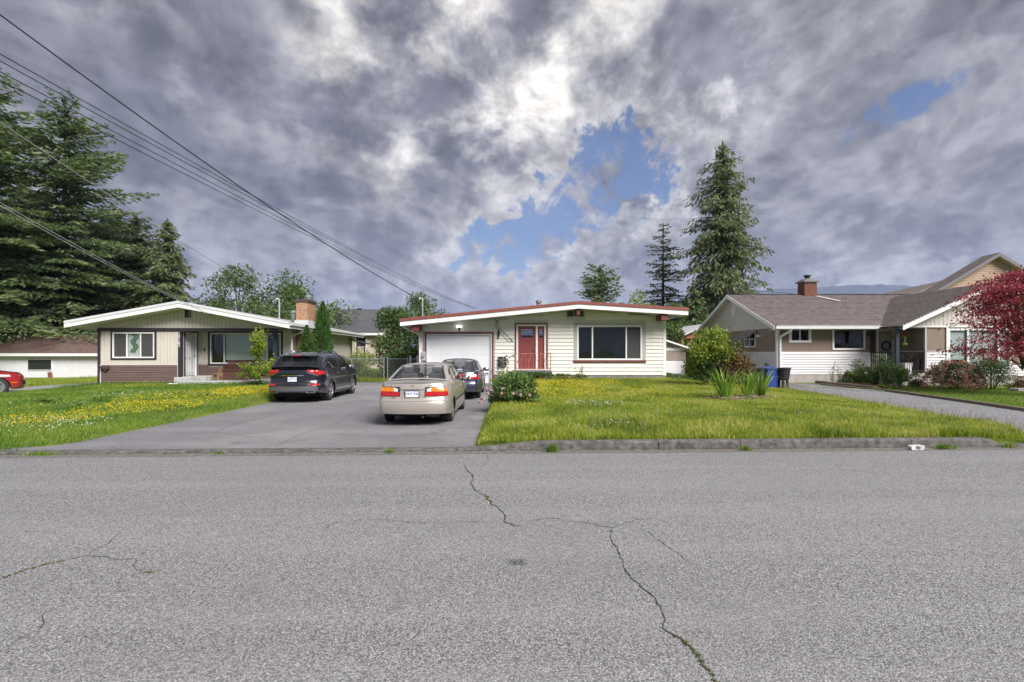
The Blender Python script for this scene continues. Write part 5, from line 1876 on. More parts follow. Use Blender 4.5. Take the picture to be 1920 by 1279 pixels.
def conifer(name, x, y, zb, H, Rad, seed, label, group=None, mat=None, start=.08, power=.85, droop=.25, up=.25, whorl=.55, nb=7, spray=.42, dens=1.0, hang=0.0, bare_trunk=0.0, lean=0.0, cat='conifer', tr=None, swidth=.30, ragged=.2):
    root = thing(name, (x, y, zb), label, cat, group=group)
    rng = np.random.default_rng(seed)
    r0 = tr or H * .017
    MB().tube([(lean * (k / 8) ** 2, 0, -.3 + (H * .98 + .3) * k / 8) for k in range(9)], [r0 * (1.15 - k / 8 * 1.1) for k in range(9)], 9).build('trunk', M_bark, root, smooth=True)
    P = Plant(seed)
    lb = MB()
    z = H * start
    C, Dv, TT = [], [], []
    while z < H * .985:
        fr = z / H
        base = Rad * (1 - fr) ** power
        if fr < .2:
            base *= .75 + fr * 1.25
        n = nb if fr < .85 else max(4, nb - 2)
        ph = rng.uniform(0, 6.28)
        for k in range(n):
            az = ph + 6.283 * k / n + rng.normal(0, .25)
            L = base * rng.uniform(.58, 1.0) * (1 + ragged * math.sin(az * 2.3 + z * 1.1 + seed) + ragged * .6 * math.sin(az * 3.1 - z * 2.3)) + .12
            zz0 = z + rng.uniform(-.9, .9) * whorl
            m_ = max(4, int(L / .22))
            tt = np.linspace(.06, 1, m_)
            rise = up * (1 if fr > .6 else .4)
            px = L * tt
            pz = zz0 + L * (rise * tt - droop * tt ** 2 * (1.3 - fr) + .10 * np.maximum(0, tt - .7))
            bx = lean * fr * fr + px * math.cos(az)
            by = px * math.sin(az)
            if L > .8 and rng.random() < .55:
                idx = np.linspace(0, m_ - 1, 4).astype(int)
                lb.tube([(bx[i], by[i], pz[i]) for i in idx], [r0 * .16 * (1 - j / 4.5) for j in range(4)], 4, caps=False)
            # sprays along the branch, broadest in the middle
            for i in range(m_):
                half = (.10 + .34 * L * math.sin(math.pi * min(1, .12 + tt[i] * .88)) ** .8) * .72
                ns = max(1, int((2 + half * 6) * dens))
                s = rng.uniform(-1, 1, ns) * half
                jx = bx[i] - math.sin(az) * s + rng.normal(0, .06, ns)
                jy = by[i] + math.cos(az) * s + rng.normal(0, .06, ns)
                jz = pz[i] - np.abs(s) * .18 + rng.normal(0, .07, ns) - hang * rng.random(ns)
                sg = np.sign(s)
                d = np.stack([math.cos(az) - math.sin(az) * sg * .9, math.sin(az) + math.cos(az) * sg * .9, -.25 - hang * 2.2 + rng.normal(0, .25, ns)], 1)
                C.append(np.stack([jx, jy, jz], 1))
                Dv.append(d)
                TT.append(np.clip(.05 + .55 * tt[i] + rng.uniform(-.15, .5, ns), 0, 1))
        z += whorl * (1.15 - .45 * fr)
    C = np.concatenate(C)
    Dv = unit(np.concatenate(Dv) + rng.normal(0, .25, (len(C), 3)))
    P.leaves(C, spray, spray * swidth, Dv, flat=.3, tint=np.concatenate(TT))
    # leader tuft
    nt = 60
    tz = rng.uniform(.9, 1.0, nt)
    a = rng.uniform(0, 6.28, nt)
    rr = (1 - tz) * Rad * .5 * rng.random(nt)
    P.leaves(np.stack([lean * tz + rr * np.cos(a), rr * np.sin(a), H * tz], 1), spray * .8, spray * .25, unit(np.stack([np.cos(a) * .5, np.sin(a) * .5, .8 + 0 * a], 1)))
    if len(lb.v) > 400:
        lb.build('limbs', M_bark, root)['kind'] = 'stuff'
    P.build('crown', mat or LM_fir, root)
    return root


def broad(name, x, y, zb, H, Rx, seed, label, mat=None, n=5000, leaf=.22, trunk=.12, clumps=26, low=.25, group=None, cat='tree', squash=.8, bare=.3, asp=.5):
    """tapered trunk, forking limbs, leaf clumps set at the limb ends with gaps between"""
    root = thing(name, (x, y, zb), label, cat, group=group)
    rng = np.random.default_rng(seed)
    tb = MB()
    tb.tube([(0, 0, -.2), (rng.normal(0, .05), rng.normal(0, .05), H * low), (rng.normal(0, .1), rng.normal(0, .1), H * .6)], [trunk, trunk * .75, trunk * .35], 8)
    tb.build('trunk', M_bark, root, smooth=True)
    lb = MB()
    P = Plant(seed)
    Cs = []
    for k in range(clumps):
        th = rng.uniform(0, 6.28)
        u = rng.random() ** .5
        hz = rng.uniform(low, 1.0)
        prof = math.sin(math.pi * min(1, max(.08, (hz - low + .12) / (1.12 - low)))) ** .6
        c = np.array([Rx * u * prof * math.cos(th), Rx * u * prof * math.sin(th), H * hz * .93])
        s = rng.uniform(.5, 1.0) * Rx * .48
        Cs.append((c, s))
        b0 = Vector((0, 0, H * min(.6, max(low * .6, hz * .55))))
        mid = b0.lerp(Vector(c), .5) + Vector((0, 0, .12 * Rx))
        lb.tube([b0, mid, Vector(c)], [trunk * .35, trunk * .2, trunk * .07], 5, caps=False)
    lb.build('limbs', M_bark, root)
    tot = sum(s ** 2 for c, s in Cs)
    for c, s in Cs:
        m_ = int(n * s * s / tot)
        d = rand_dirs(rng, m_)
        r = rng.random(m_) ** .45
        p = c + d * (r * s)[:, None] * np.array([1, 1, squash])
        ld = unit(d * .7 + rng.normal(0, .6, (m_, 3)) + np.array([0, 0, -.25]))
        P.leaves(p, leaf, leaf * asp, ld, flat=.25)
    P.build('crown', mat or LM_broad, root)
    return root


def shrub(name, x, y, Rx, Ry, H, seed, label, mat, n=2500, leaf=.09, asp=.5, lumps=14, group=None, cat='shrub', z0=.0, part='foliage', upw=.3, sticks=8, base=None):
    root = thing(name, (x, y, (gz(x, y) if base is None else base) + z0), label, cat, group=group)
    rng = np.random.default_rng(seed)
    st = MB()
    for k in range(sticks):
        a = rng.uniform(0, 6.28)
        e = rng.uniform(.3, .8)
        st.tube([(0.1 * math.cos(a), .1 * math.sin(a), -.05), (Rx * e * .5 * math.cos(a), Ry * e * .5 * math.sin(a), H * .4), (Rx * e * math.cos(a), Ry * e * math.sin(a), H * .75)], [.018, .012, .005], 5, caps=False)
    st.build('stems', M_bark, root)
    P = Plant(seed)
    for k in range(lumps):
        a = rng.uniform(0, 6.28)
        u = math.sqrt(rng.random()) * .72
        hz = rng.uniform(.06, .82)
        sc_ = 1 - .45 * max(0, hz - .5) * 2
        c = np.array([Rx * u * math.cos(a) * sc_, Ry * u * math.sin(a) * sc_, H * hz])
        s = np.array([Rx, Ry, H * .55]) * rng.uniform(.3, .5)
        m_ = n // lumps
        d = rand_dirs(rng, m_)
        r = rng.random(m_) ** .4
        p = c + d * r[:, None] * s
        p[:, 2] = np.maximum(p[:, 2], .01)
        ld = unit(d * .8 + rng.normal(0, .5, (m_, 3)) + np.array([0, 0, upw]))
        P.leaves(p, leaf, leaf * asp, ld, flat=.2)
    P.build(part, mat, root)
    return root


# --- tall conifers on the left
BG = 'tall conifers behind the white outbuilding'
conifer('fir_tree', -39.0, 38, -.3, 22.8, 7.6, 21, 'tallest dark fir, cut by the frame edge above the white outbuilding', BG, LM_fir, start=.05, power=.6, droop=.30, whorl=.68, nb=8, spray=.46, dens=1.3, up=.4, ragged=.38)
conifer('fir_tree', -36.2, 41, -.3, 22.6, 8.4, 22, 'tall fir with long layered limbs right beside the tallest fir', BG, LM_fir, start=.06, power=.58, droop=.30, whorl=.70, nb=8, spray=.46, dens=1.25, up=.42, ragged=.38)
conifer('fir_tree', -32.6, 44, 0, 13.6, 5.6, 23, 'shorter fir between the tall firs and the feathery cedar', BG, LM_fir2, start=.04, power=.6, droop=.28, whorl=.5, nb=9, spray=.40, dens=1.5)
conifer('fir_tree', -44.5, 46, -.3, 19, 7.0, 24, 'dense fir half hidden behind the tallest fir', BG, LM_fir, start=.03, droop=.3, whorl=.66, nb=8, spray=.6, dens=1.2)
conifer('cedar_tree', -28.9, 42.5, 0, 12.8, 4.8, 25, 'feathery drooping cedar above the beige bungalow ridge', BG, LM_cedar, start=.03, droop=.42, whorl=.42, nb=9, spray=.42, dens=1.7, hang=.30, up=.22)
conifer('fir_tree', -37.6, 48, -.2, 15.4, 7.2, 26, 'dark fir standing behind the gap of the two tall firs', BG, LM_fir2, start=.02, power=.6, droop=.3, whorl=.62, nb=9, spray=.5, dens=1.4)
broad('hedge_tree', -29.5, 45, 0, 5.2, 3.2, 27, 'dark broadleaf filling the gap under the cedar', LM_broad, 5200, .34, .14, 30, .1)
broad('hedge_tree', -37, 43.5, -.2, 4.6, 4.2, 28, 'leafy understorey below the tall firs', LM_broad, 6500, .34, .14, 34, .06)
broad('hedge_tree', -43, 43.5, -.2, 4.8, 3.6, 29, 'leafy understorey behind the white outbuilding roof', LM_broad, 5000, .34, .14, 30, .06)
# --- broadleaf trees behind the left house
broad('cherry_tree', -24.3, 45, 0, 9.4, 3.4, 31, 'glossy dark tree with upswept branches behind the beige bungalow', LM_broad, 9000, .30, .14, 40, .08, asp=.38)
broad('walnut_tree', -19.4, 45, 0, 8.0, 4.7, 32, 'spreading green tree behind the brick chimney', LM_broad, 11000, .28, .14, 44, .08)
broad('walnut_tree', -17.2, 38.6, 0, 5.6, 2.4, 35, 'low leafy tree peeking over the beige bungalow roof', LM_broad, 5200, .25, .1, 30, .1)
broad('plum_tree', -6.1, 32.5, .1, 5.6, 1.9, 33, 'small tree whose crown shows above the garage corner', LM_broad, 7000, .17, .08, 36, .1)
broad('lilac_bush', -6.6, 29.2, .1, 4.1, 1.6, 34, 'big leafy bush beside the garage behind the fence', LM_dark, 8500, .15, .1, 34, .05, squash=1.0)
# --- behind the middle and right houses
conifer('fir_tree', 8.0, 46, .2, 9.3, 3.9, 41, 'small bushy fir peeking over the middle house ridge', None, LM_fir, start=.25, power=.42, droop=.12, whorl=.42, nb=7, spray=.40, up=.5, dens=1.2)
broad('birch_tree', 9.9, 40, .2, 6.4, 1.7, 42, 'bright green tree right of the small fir behind the red roof edge', LM_lime, 2200, .2, .09, 18, .3)
conifer('fir_tree', 16.4, 55, .2, 15.4, 4.6, 43, 'slim open fir with bare lower trunk beside the giant cedar', None, LM_fir2, start=.26, power=.62, droop=.24, whorl=.72, nb=6, spray=.42, dens=1.0, up=.2)
conifer('cedar_tree', 20.8, 50, .2, 22.3, 6.4, 44, 'giant tapering cedar towering between the two houses', None, LM_cedar, start=.05, power=.66, droop=.40, whorl=.5, nb=8, spray=.46, dens=.95, hang=.5, up=.2, swidth=.34, ragged=.35)
conifer('cedar_tree', 16.9, 47, .2, 7.5, 3.2, 45, 'low dark cedar at the foot of the giant cedar', None, LM_fir, start=.03, power=.7, droop=.35, whorl=.5, nb=8, spray=.5, dens=1.0, hang=.3)
broad('alder_tree', 13.8, 46, .2, 6.2, 2.2, 46, 'leafy tree filling the gap above the timber carport', LM_broad, 4200, .26, .1, 24, .08)
broad('hazel_bush', 10.6, 33, .2, 4.6, 1.5, 47, 'light green bushy tree behind the small clapboard shed', LM_broad, 4200, .2, .08, 24, .1)
broad('hedge_tree', 21.5, 46.5, .2, 4.5, 3.2, 48, 'dark hedge tree hidden behind the tan gable', LM_broad, 4000, .3, .12, 24, .06)

# --- garden plants
def thuja(x, y, H, Rr, seed, label):
    root = thing('thuja', (x, y, gz(x, y)), label, 'conifer', group='thujas beside the brick chimney')
    rng = np.random.default_rng(seed)
    MB().tube([(0, 0, -.1), (0, 0, H * .9)], [.06, .01], 6).build('trunk', M_bark, root)
    P = Plant(seed)
    n = int(7500 * H / 4 * Rr / .48)
    t_ = rng.random(n) ** .85
    prof = np.interp(t_, [0, .05, .3, .6, .85, 1.0], [.85, 1.0, .98, .78, .42, .04])
    a = rng.uniform(0, 6.28, n)
    r = Rr * prof * (.72 + .28 * rng.random(n)) * (1 + .12 * np.sin(a * 5 + t_ * 14) + .06 * np.sin(a * 9 - t_ * 31))
    p = np.stack([r * np.cos(a), r * np.sin(a), H * t_], 1)
    d = unit(np.stack([np.cos(a) * .45, np.sin(a) * .45, 1 + 0 * a], 1) + rng.normal(0, .28, (n, 3)))
    P.leaves(p, .16, .045, d)
    P.build('crown', LM_arb, root)


thuja(-9.85, 26.4, 4.05, .52, 51, 'tall narrow thuja right of the brick chimney')
thuja(-10.02, 24.75, 2.72, .44, 52, 'shorter dark thuja left of the brick chimney under the eave')

YT = thing('magnolia', (-11.15, 22.35, gz(-11.15, 22.35)), 'young lime green tree with two leafy tiers in front of the porch', 'tree')
rng = np.random.default_rng(61)
tb = MB().tube([(0, 0, -.1), (.02, 0, .6), (.05, .02, 1.4), (.02, .02, 2.2)], [.035, .03, .02, .008], 6)
Pq = Plant(61)
for k in range(26):
    a = rng.uniform(0, 6.28)
    tier = k < 17
    z0 = rng.uniform(.25, .7) if tier else rng.uniform(1.1, 1.8)
    L = rng.uniform(.45, 1.0) if tier else rng.uniform(.15, .42)
    e = Vector((L * math.cos(a), L * math.sin(a), z0 + rng.uniform(.1, .55)))
    tb.tube([(0.02, 0, z0), e * .55 + Vector((0, 0, z0 * .45)), e], [.012, .009, .004], 4, caps=False)
    m_ = 115
    u = rng.random(m_)
    p = np.array([0.02, 0, z0]) + np.outer(u ** .6, np.array(e) - np.array([0.02, 0, z0])) + rng.normal(0, .09, (m_, 3))
    p[:, 2] = np.maximum(p[:, 2], .12)
    Pq.leaves(p, .12, .06, unit(rng.normal(0, 1, (m_, 3)) + np.array([0, 0, -.5])), tint=np.clip(.25 + .3 * p[:, 2] / 2.4 + rng.uniform(-.2, .45, m_), 0, 1))
for k in range(320):
    pass
m_ = 260
p = np.array([.03, 0, 2.1]) + rng.normal(0, 1, (m_, 3)) * np.array([.14, .14, .2])
Pq.leaves(p, .12, .06, unit(rng.normal(0, 1, (m_, 3)) + np.array([0, 0, -.4])), tint=rng.uniform(.5, 1, m_))
tb.build('trunk', M_bark, YT)
Pq.build('crown', LM_lime, YT)

# peony by the driveway, with blooms
PE = shrub('peony', .05, 14.2, .72, .6, .86, 62, 'dense peony bush with pink blooms spilling onto the driveway edge', LM_peony, 4200, .11, .42, 20)
rng = np.random.default_rng(63)


def bloom(parent, c, r, seed, mat=None, name='bloom'):
    rg = np.random.default_rng(seed)
    P = Plant(seed)
    d = rand_dirs(rg, 46)
    d[:, 2] = np.abs(d[:, 2]) * .8 - .15
    P.leaves(np.array(c) + d * r * .55, r * 1.1, r * .9, unit(np.cross(d, rg.normal(size=(46, 3)))))
    return P.build(name, mat or LM_rose, parent)


for i, (bx, by, bz) in enumerate([(-.32, -.58, .42), (-.33, -.62, .30), (-.02, -.62, .30), (-.62, -.42, .38), (-.75, -.32, .42), (-.86, -.62, .15), (-.93, -.72, .08), (-.80, -.75, .17), (-.88, -.80, .08), (.18, -.62, .26), (-.7, -.62, .30), (.42, -.5, .24)]):
    bloom(PE, (bx, by, bz), .058, 640 + i)
# overgrown bed at the doorstep and along the house
shrub('flower_bed_plants', 1.0, 22.1, 1.2, .5, .42, 64, 'tangled weeds with yellow flowers in front of the doorstep', LM_dark, 2600, .08, .45, 16, cat='plants')
shrub('flower_bed_plants', 2.6, 22.9, .9, .35, .26, 65, 'low weeds along the house wall right of the doorstep', LM_dark, 1300, .07, .45, 10, cat='plants')
shrub('flower_bed_plants', -.35, 21.3, .55, .6, .5, 66, 'bright weeds between the parked blue sedan and the doorstep', LM_lime, 1700, .07, .4, 12, cat='plants')


def weed_stalks(x, y, n, H, seed, label, head=None, mat=None, spread=.4, base=None):
    root = thing('tall_weed', (x, y, gz(x, y) if base is None else base), label, 'weed')
    rg = np.random.default_rng(seed)
    st = MB()
    P = Plant(seed)
    for k in range(n):
        a, rr = rg.uniform(0, 6.28), rg.random() * spread
        bx, by = rr * math.cos(a), rr * math.sin(a)
        h = H * rg.uniform(.6, 1.05)
        lx, ly = rg.normal(0, .08), rg.normal(0, .05)
        st.tube([(bx, by, -.02), (bx + lx * .4, by + ly, h * .55), (bx + lx, by + ly, h)], [.008, .006, .003], 4, caps=False)
        m_ = 22
        u = rg.random(m_)
        Pp = np.stack([bx + lx * u, by + ly * u, h * u], 1) + rg.normal(0, .03, (m_, 3))
        P.leaves(Pp, .07, .025)
        if head:
            P.leaves(np.array([bx + lx, by + ly, h]) + rg.normal(0, .02, (10, 3)), .06, .05)
    st.build('stalks', pmat('weed_stalk', (.12, .14, .05), .8), root)
    P.build('leaves', mat or LM_dark, root)
    return root


weed_stalks(-.15, 22.9, 9, 1.05, 67, 'thin seedy weed stalks in front of the mailbox', True, LM_straw)
weed_stalks(-.95, 22.6, 6, .9, 68, 'thin weed stalks growing at the garage door corner', True, LM_peony)
weed_stalks(3.1, 23.0, 7, .7, 69, 'wispy weed stalks against the siding under the picture window', False, LM_straw)

# mixed bush between the middle and right houses: bronze below, lime above
MX = shrub('mixed_shrub', 7.95, 19.7, 1.15, .9, 1.75, 71, 'big bush of lime and bronze leaves between the two houses', LM_dark, 6000, .10, .5, 26)
rg = np.random.default_rng(72)
P = Plant(72)
for k in range(22):
    a = rg.uniform(0, 6.28)
    c = np.array([rg.uniform(-.9, .35), rg.uniform(-.7, .2), rg.uniform(1.0, 2.05)])
    m_ = 130
    P.leaves(c + rg.normal(0, 1, (m_, 3)) * np.array([.17, .17, .14]), .11, .07)
for k in range(6):
    c = np.array([rg.uniform(-1.05, -.6), rg.uniform(-.7, .2), rg.uniform(.3, 1.3)])
    P.leaves(c + rg.normal(0, 1, (120, 3)) * .14, .11, .07)
P.build('lime_foliage', LM_lime, MX)
P = Plant(73)
for k in range(20):
    a = rg.uniform(-2.6, -.5)
    c = np.array([.45 + .62 * math.cos(a), .75 * math.sin(a) * .9, rg.uniform(.35, 1.25)])
    P.leaves(c + rg.normal(0, 1, (110, 3)) * .15, .085, .05)
P.build('bronze_foliage', LM_coral, MX)
tb = MB()
for k in range(5):
    tb.tube([(.1 * k - .4, 0, 0), (.14 * k - .5, .05, 1.2), (.2 * k - .6, .05, 2.0)], [.02, .014, .006], 5)
tb.build('stems', M_bark, MX)


def iris(x, y, n, H, spread, seed, label):
    root = thing('iris_clump', (x, y, gz(x, y)), label, 'iris', group='iris clumps in the dry bed')
    rg = np.random.default_rng(seed)
    vs, fs, ts = [], [], []
    for k in range(n):
        a = rg.uniform(0, 6.28)
        rr = spread * .35 * math.sqrt(rg.random())
        b0 = Vector((rr * math.cos(a), rr * math.sin(a), 0))
        out = Vector((math.cos(a), math.sin(a), 0)) * rg.uniform(.08, .62) * H
        h = H * rg.uniform(.6, 1.05)
        wd = rg.uniform(.012, .022)
        tw = rg.uniform(0, 6.28)
        side = Vector((math.cos(tw), math.sin(tw), 0)) * wd
        bend = rg.random() < .12
        pts = [b0, b0 + out * .25 + Vector((0, 0, h * .45)), b0 + out * .6 + Vector((0, 0, h * .82)), b0 + out * (1.0 if not bend else 1.8) + Vector((0, 0, h if not bend else h * .7))]
        i0 = len(vs)
        tn = rg.random()
        for j, p in enumerate(pts):
            s = side * (1, 1.1, .8, .06)[j]
            vs += [p + s, p - s]
            ts += [tn, tn]
        for j in range(3):
            fs.append((i0 + 2 * j, i0 + 2 * j + 1, i0 + 2 * j + 3, i0 + 2 * j + 2))
    np_mesh('blades', [tuple(v) for v in vs], fs, LM_iris, root, ts)
    # dead straw at its foot
    P = Plant(seed + 1)
    m_ = 150
    c = np.stack([rg.normal(0, spread * .7, m_), rg.normal(0, spread * .5, m_), rg.uniform(.01, .07, m_)], 1)
    d = rand_dirs(rg, m_)
    d[:, 2] *= .15
    P.leaves(c, .28, .016, unit(d))
    P.build('straw', LM_straw, root)


iris(6.3, 15.0, 62, .95, .42, 74, 'tall iris clump right in front of the big lime and bronze bush')
iris(7.05, 15.25, 36, .88, .30, 75, 'iris clump in front of the black bin')
iris(7.55, 15.4, 44, .92, .32, 76, 'iris clump in front of the blue bin')

# right house garden
yb = 22.9
GB = 'perennials along the tan house bed'
shrub('perennial', 15.0, 22.7, .5, .45, .7, 81, 'leafy perennial at the log end of the garden bed', LM_peony, 1500, .12, .3, 10, cat='perennial', group=GB)
shrub('perennial', 15.75, 22.7, .75, .55, 1.15, 82, 'tall feathery green perennial under the picture window', LM_broad, 3600, .13, .24, 18, cat='perennial', group=GB, upw=.9)
shrub('perennial', 16.6, 22.3, .72, .6, 1.12, 83, 'rounded leafy shrub just left of the porch post', LM_broad, 4200, .09, .4, 20, cat='perennial', group=GB)
shrub('perennial', 17.2, 22.5, .55, .45, .85, 84, 'fresh green bushy perennial below the black railing', LM_broad, 2200, .10, .35, 12, cat='perennial', group=GB)
shrub('perennial', 17.85, 22.4, .42, .35, .66, 85, 'small plant under the porch slab left of the pink shrub', LM_dark, 900, .08, .4, 8, cat='perennial', group=GB)
for i, xx in enumerate((14.65, 14.98)):
    weed_stalks(xx, 23.2, 5, 1.05, 86 + i, ('dark upright lily stalks left of the feathery perennial', 'dark upright lily stalks beside the white siding')[i], False, LM_dark, .12)
shrub('groundcover', 15.1, 21.9, .5, .7, .2, 88, 'low mossy groundcover along the log edging', LM_coral, 900, .05, .6, 12, cat='plant')
shrub('groundcover', 15.6, 21.2, .45, .25, .18, 89, 'pale lime groundcover cushion at the lawn corner', LM_lime, 700, .04, .6, 8, cat='plant')
pf = thing('peony', (16.1, 21.3, gz(16.1, 21.3)), 'few pale pink peony blooms at the lawn corner', 'peony')
for i, (bx, by, bz) in enumerate(((0, 0, .18), (.1, .05, .1), (-.12, .02, .12), (.02, -.1, .06), (-.85, .55, .62))):
    bloom(pf, (bx, by, bz), .075, 890 + i)
P = Plant(895)
P.leaves(np.array([0, 0, .08]) + rg.normal(0, 1, (120, 3)) * np.array([.16, .1, .05]), .08, .04)
P.build('foliage', LM_peony, pf)
PI = shrub('pieris', 18.65, 21.4, 1.2, .8, 1.15, 91, 'mounded shrub covered in salmon pink new leaves', LM_dark, 4200, .085, .45, 24)
rg = np.random.default_rng(92)
P = Plant(92)
for k in range(330):
    a = rg.uniform(0, 6.28)
    e = math.acos(rg.uniform(-.1, 1))
    rr = rg.uniform(.9, 1.05)
    c = np.array([1.15 * math.sin(e) * math.cos(a) * rr, .78 * math.sin(e) * math.sin(a) * rr, .12 + 1.02 * max(0, math.cos(e)) * rr])
    if rg.random() < .3 and c[2] < .5:
        continue
    P.leaves(c + rg.normal(0, 1, (16, 3)) * .045, .085, .035)
P.build('pink_tips', LM_pink, PI)
shrub('boxwood', 19.75, 20.9, 1.0, .8, 1.4, 93, 'rounded dark green shrub right of the salmon pink shrub', LM_dark, 6500, .06, .5, 30)
shrub('barberry', 21.0, 20.8, .6, .5, .55, 94, 'small bronze shrub right of the rounded dark green shrub', LM_coral, 1600, .06, .5, 12)
# red maple
MP = thing('maple_tree', (18.9, 18.4, gz(18.9, 18.4)), 'deep red Japanese maple in front of the right house', 'tree')
tb = MB().tube([(0, 0, -.1), (-.05, .05, .6), (-.25, .1, 1.3), (-.6, .1, 2.0)], [.09, .075, .055, .03], 8)
tb.tube([(0, 0, .5), (.4, .1, 1.3), (.7, .2, 2.3), (.8, .2, 3.2)], [.06, .05, .035, .015], 7)
P = Plant(95)
rg = np.random.default_rng(95)
for k in range(84):
    th = rg.uniform(0, 6.28)
    u = math.sqrt(rg.random())
    cz = rg.uniform(1.5, 4.75)
    Rr = 2.3 * math.sqrt(max(.05, 1 - ((cz - 2.8) / 2.1) ** 2))
    c = np.array([Rr * u * math.cos(th) - .1 + .18 * (cz - 2.6), 1.5 * u * math.sin(th), cz - .25 * u])
    tb.tube([(-.25 if c[0] < 0 else .5, .1, min(1.6, cz * .55)), tuple(c * .6 + np.array([0, 0, cz * .32])), tuple(c)], [.025, .015, .005], 4, caps=False)
    m_ = 210
    off = rg.normal(0, 1, (m_, 3)) * np.array([.36, .32, .10])
    off[:, 2] -= .25 * (off[:, 0] ** 2 + off[:, 1] ** 2)
    d = unit(np.stack([off[:, 0], off[:, 1], -.35 + 0 * off[:, 0]], 1) + rg.normal(0, .4, (m_, 3)))
    P.leaves(c + off, .13, .045, d, flat=.4)
tb.build('trunk', M_bark, MP)
P.build('crown', LM_maple, MP)
# yellow-green growth behind the chain-link fence
shrub('hedge_shrub', -7.9, 26.6, 1.3, .7, 1.75, 96, 'yellow green shrub behind the chain link fence', LM_lime, 3600, .11, .45, 22, base=.2)
shrub('hedge_shrub', -6.2, 26.8, 1.2, .7, 1.5, 97, 'darker ivy shrub behind the chain link gate', LM_dark, 3600, .10, .5, 22, base=.2)
shrub('hedge_shrub', -8.6, 26.2, 1.0, .45, 1.0, 98, 'weedy growth against the chain link fence', LM_dark, 2200, .10, .4, 16, base=.2)

# ------------------------------------------------------------------ grass
def grass_field(name, mat, pts, H, W, seed, parent=None, lean=.5, label=None):
    """pts (N,3); H (N,) heights: one bent blade of 2 segments each"""
    rng = np.random.default_rng(seed)
    n = len(pts)
    a = rng.uniform(0, 6.283, n)
    side = np.stack([np.cos(a), np.sin(a), 0 * a], 1)
    b = rng.uniform(0, 6.283, n)
    ln = (rng.random(n) * lean * H)[:, None]
    out = np.stack([np.cos(b), np.sin(b), 0 * b], 1) * ln
    w_ = (W * rng.uniform(.6, 1.3, n))[:, None] * .5
    up = np.array([0, 0, 1.0])
    vs = np.empty((n, 5, 3), dtype=np.float32)
    vs[:, 0] = pts - side * w_
    vs[:, 1] = pts + side * w_
    mid = pts + out * .35 + up * (H * .6)[:, None]
    vs[:, 2] = mid + side * w_ * .8
    vs[:, 3] = mid - side * w_ * .8
    vs[:, 4] = pts + out + up * (H * .97)[:, None]
    i0 = np.arange(n) * 5
    f = np.concatenate([np.stack([i0, i0 + 1, i0 + 2], 1), np.stack([i0, i0 + 2, i0 + 3], 1), np.stack([i0 + 3, i0 + 2, i0 + 4], 1)])
    o = np_mesh(name, vs.reshape(-1, 3), f, mat, parent, np.repeat(rng.random(n), 5))
    tag(o, label, 'grass' if label else None, kind='stuff')
    return o


_gv = np.vectorize(gz)


def field_noise(x, y, s, seed=0.0):
    return np.array([mnoise.noise(Vector((a * s, b_ * s, seed))) for a, b_ in zip(x, y)])


def sample_lawn(rng, n, xa, xb, ya, yb, keep):
    # denser towards the street where the blades show larger
    y = ya + (yb - ya) * rng.random(n) ** 1.35
    x = rng.uniform(xa, xb, n)
    k = keep(x, y)
    return x[k], y[k]


rng = np.random.default_rng(200)
YK = lambda x: 8.72 + .04 * x
# middle lawn
gl = np.vectorize(gravel_left)
x, y = sample_lawn(rng, 165000, -.62, 11.4, 8.9, 23.4, lambda x, y: (y > YK(x) + .21) & (x < gl(y) + .12 * rng.random(len(x))) & (x > -.66 + .06 * np.sin(y * 3)))
nz = field_noise(x, y, .55)
nz2 = field_noise(x, y, 2.3, 7)
Hh = .055 + .045 * np.clip(nz + .3, 0, 1) + .045 * np.clip(nz2, 0, 1)
front = np.clip(1 - (y - YK(x) - .25) / 2.4, 0, 1)
Hh += front * (.02 + .12 * np.clip(nz + nz2 + .15, 0, 1)) * np.clip((x + 1.2) / 3, .3, 1)
edge = np.clip(1 - np.abs(x - gl(y)) / .9, 0, 1)
Hh += edge * .05 * rng.random(len(x))
dry = ((x - 7.0) / 1.1) ** 2 + ((y - 14.9) / .8) ** 2 < 1
k = ~(dry & (rng.random(len(x)) < .6))
x, y, Hh = x[k], y[k], Hh[k]
grass_field('grass', LM_grass, np.stack([x, y, _gv(x, y) - .01], 1), Hh * rng.uniform(.6, 1.25, len(x)), .011, 201, lean=.75, label='tall unmown grass of the middle lawn')
# seed heads standing over the front strip and along the gravel
n = 900
x = rng.uniform(1.2, 11.2, n)
y = YK(x) + .3 + rng.random(n) ** 1.5 * 3.2
k = x < gl(y) + .1
x, y = x[k], y[k]
xe = rng.uniform(0, 1, 900)
ye = 10 + 11 * rng.random(900)
x = np.concatenate([x, gl(ye) - .5 * rng.random(900) ** 2 + .1])
y = np.concatenate([y, ye])
grass_field('grass_seed_stalks', LM_straw, np.stack([x, y, _gv(x, y)], 1), rng.uniform(.12, .30, len(x)), .005, 202, lean=.35, label='pale seeding grass stalks along the kerb and gravel')
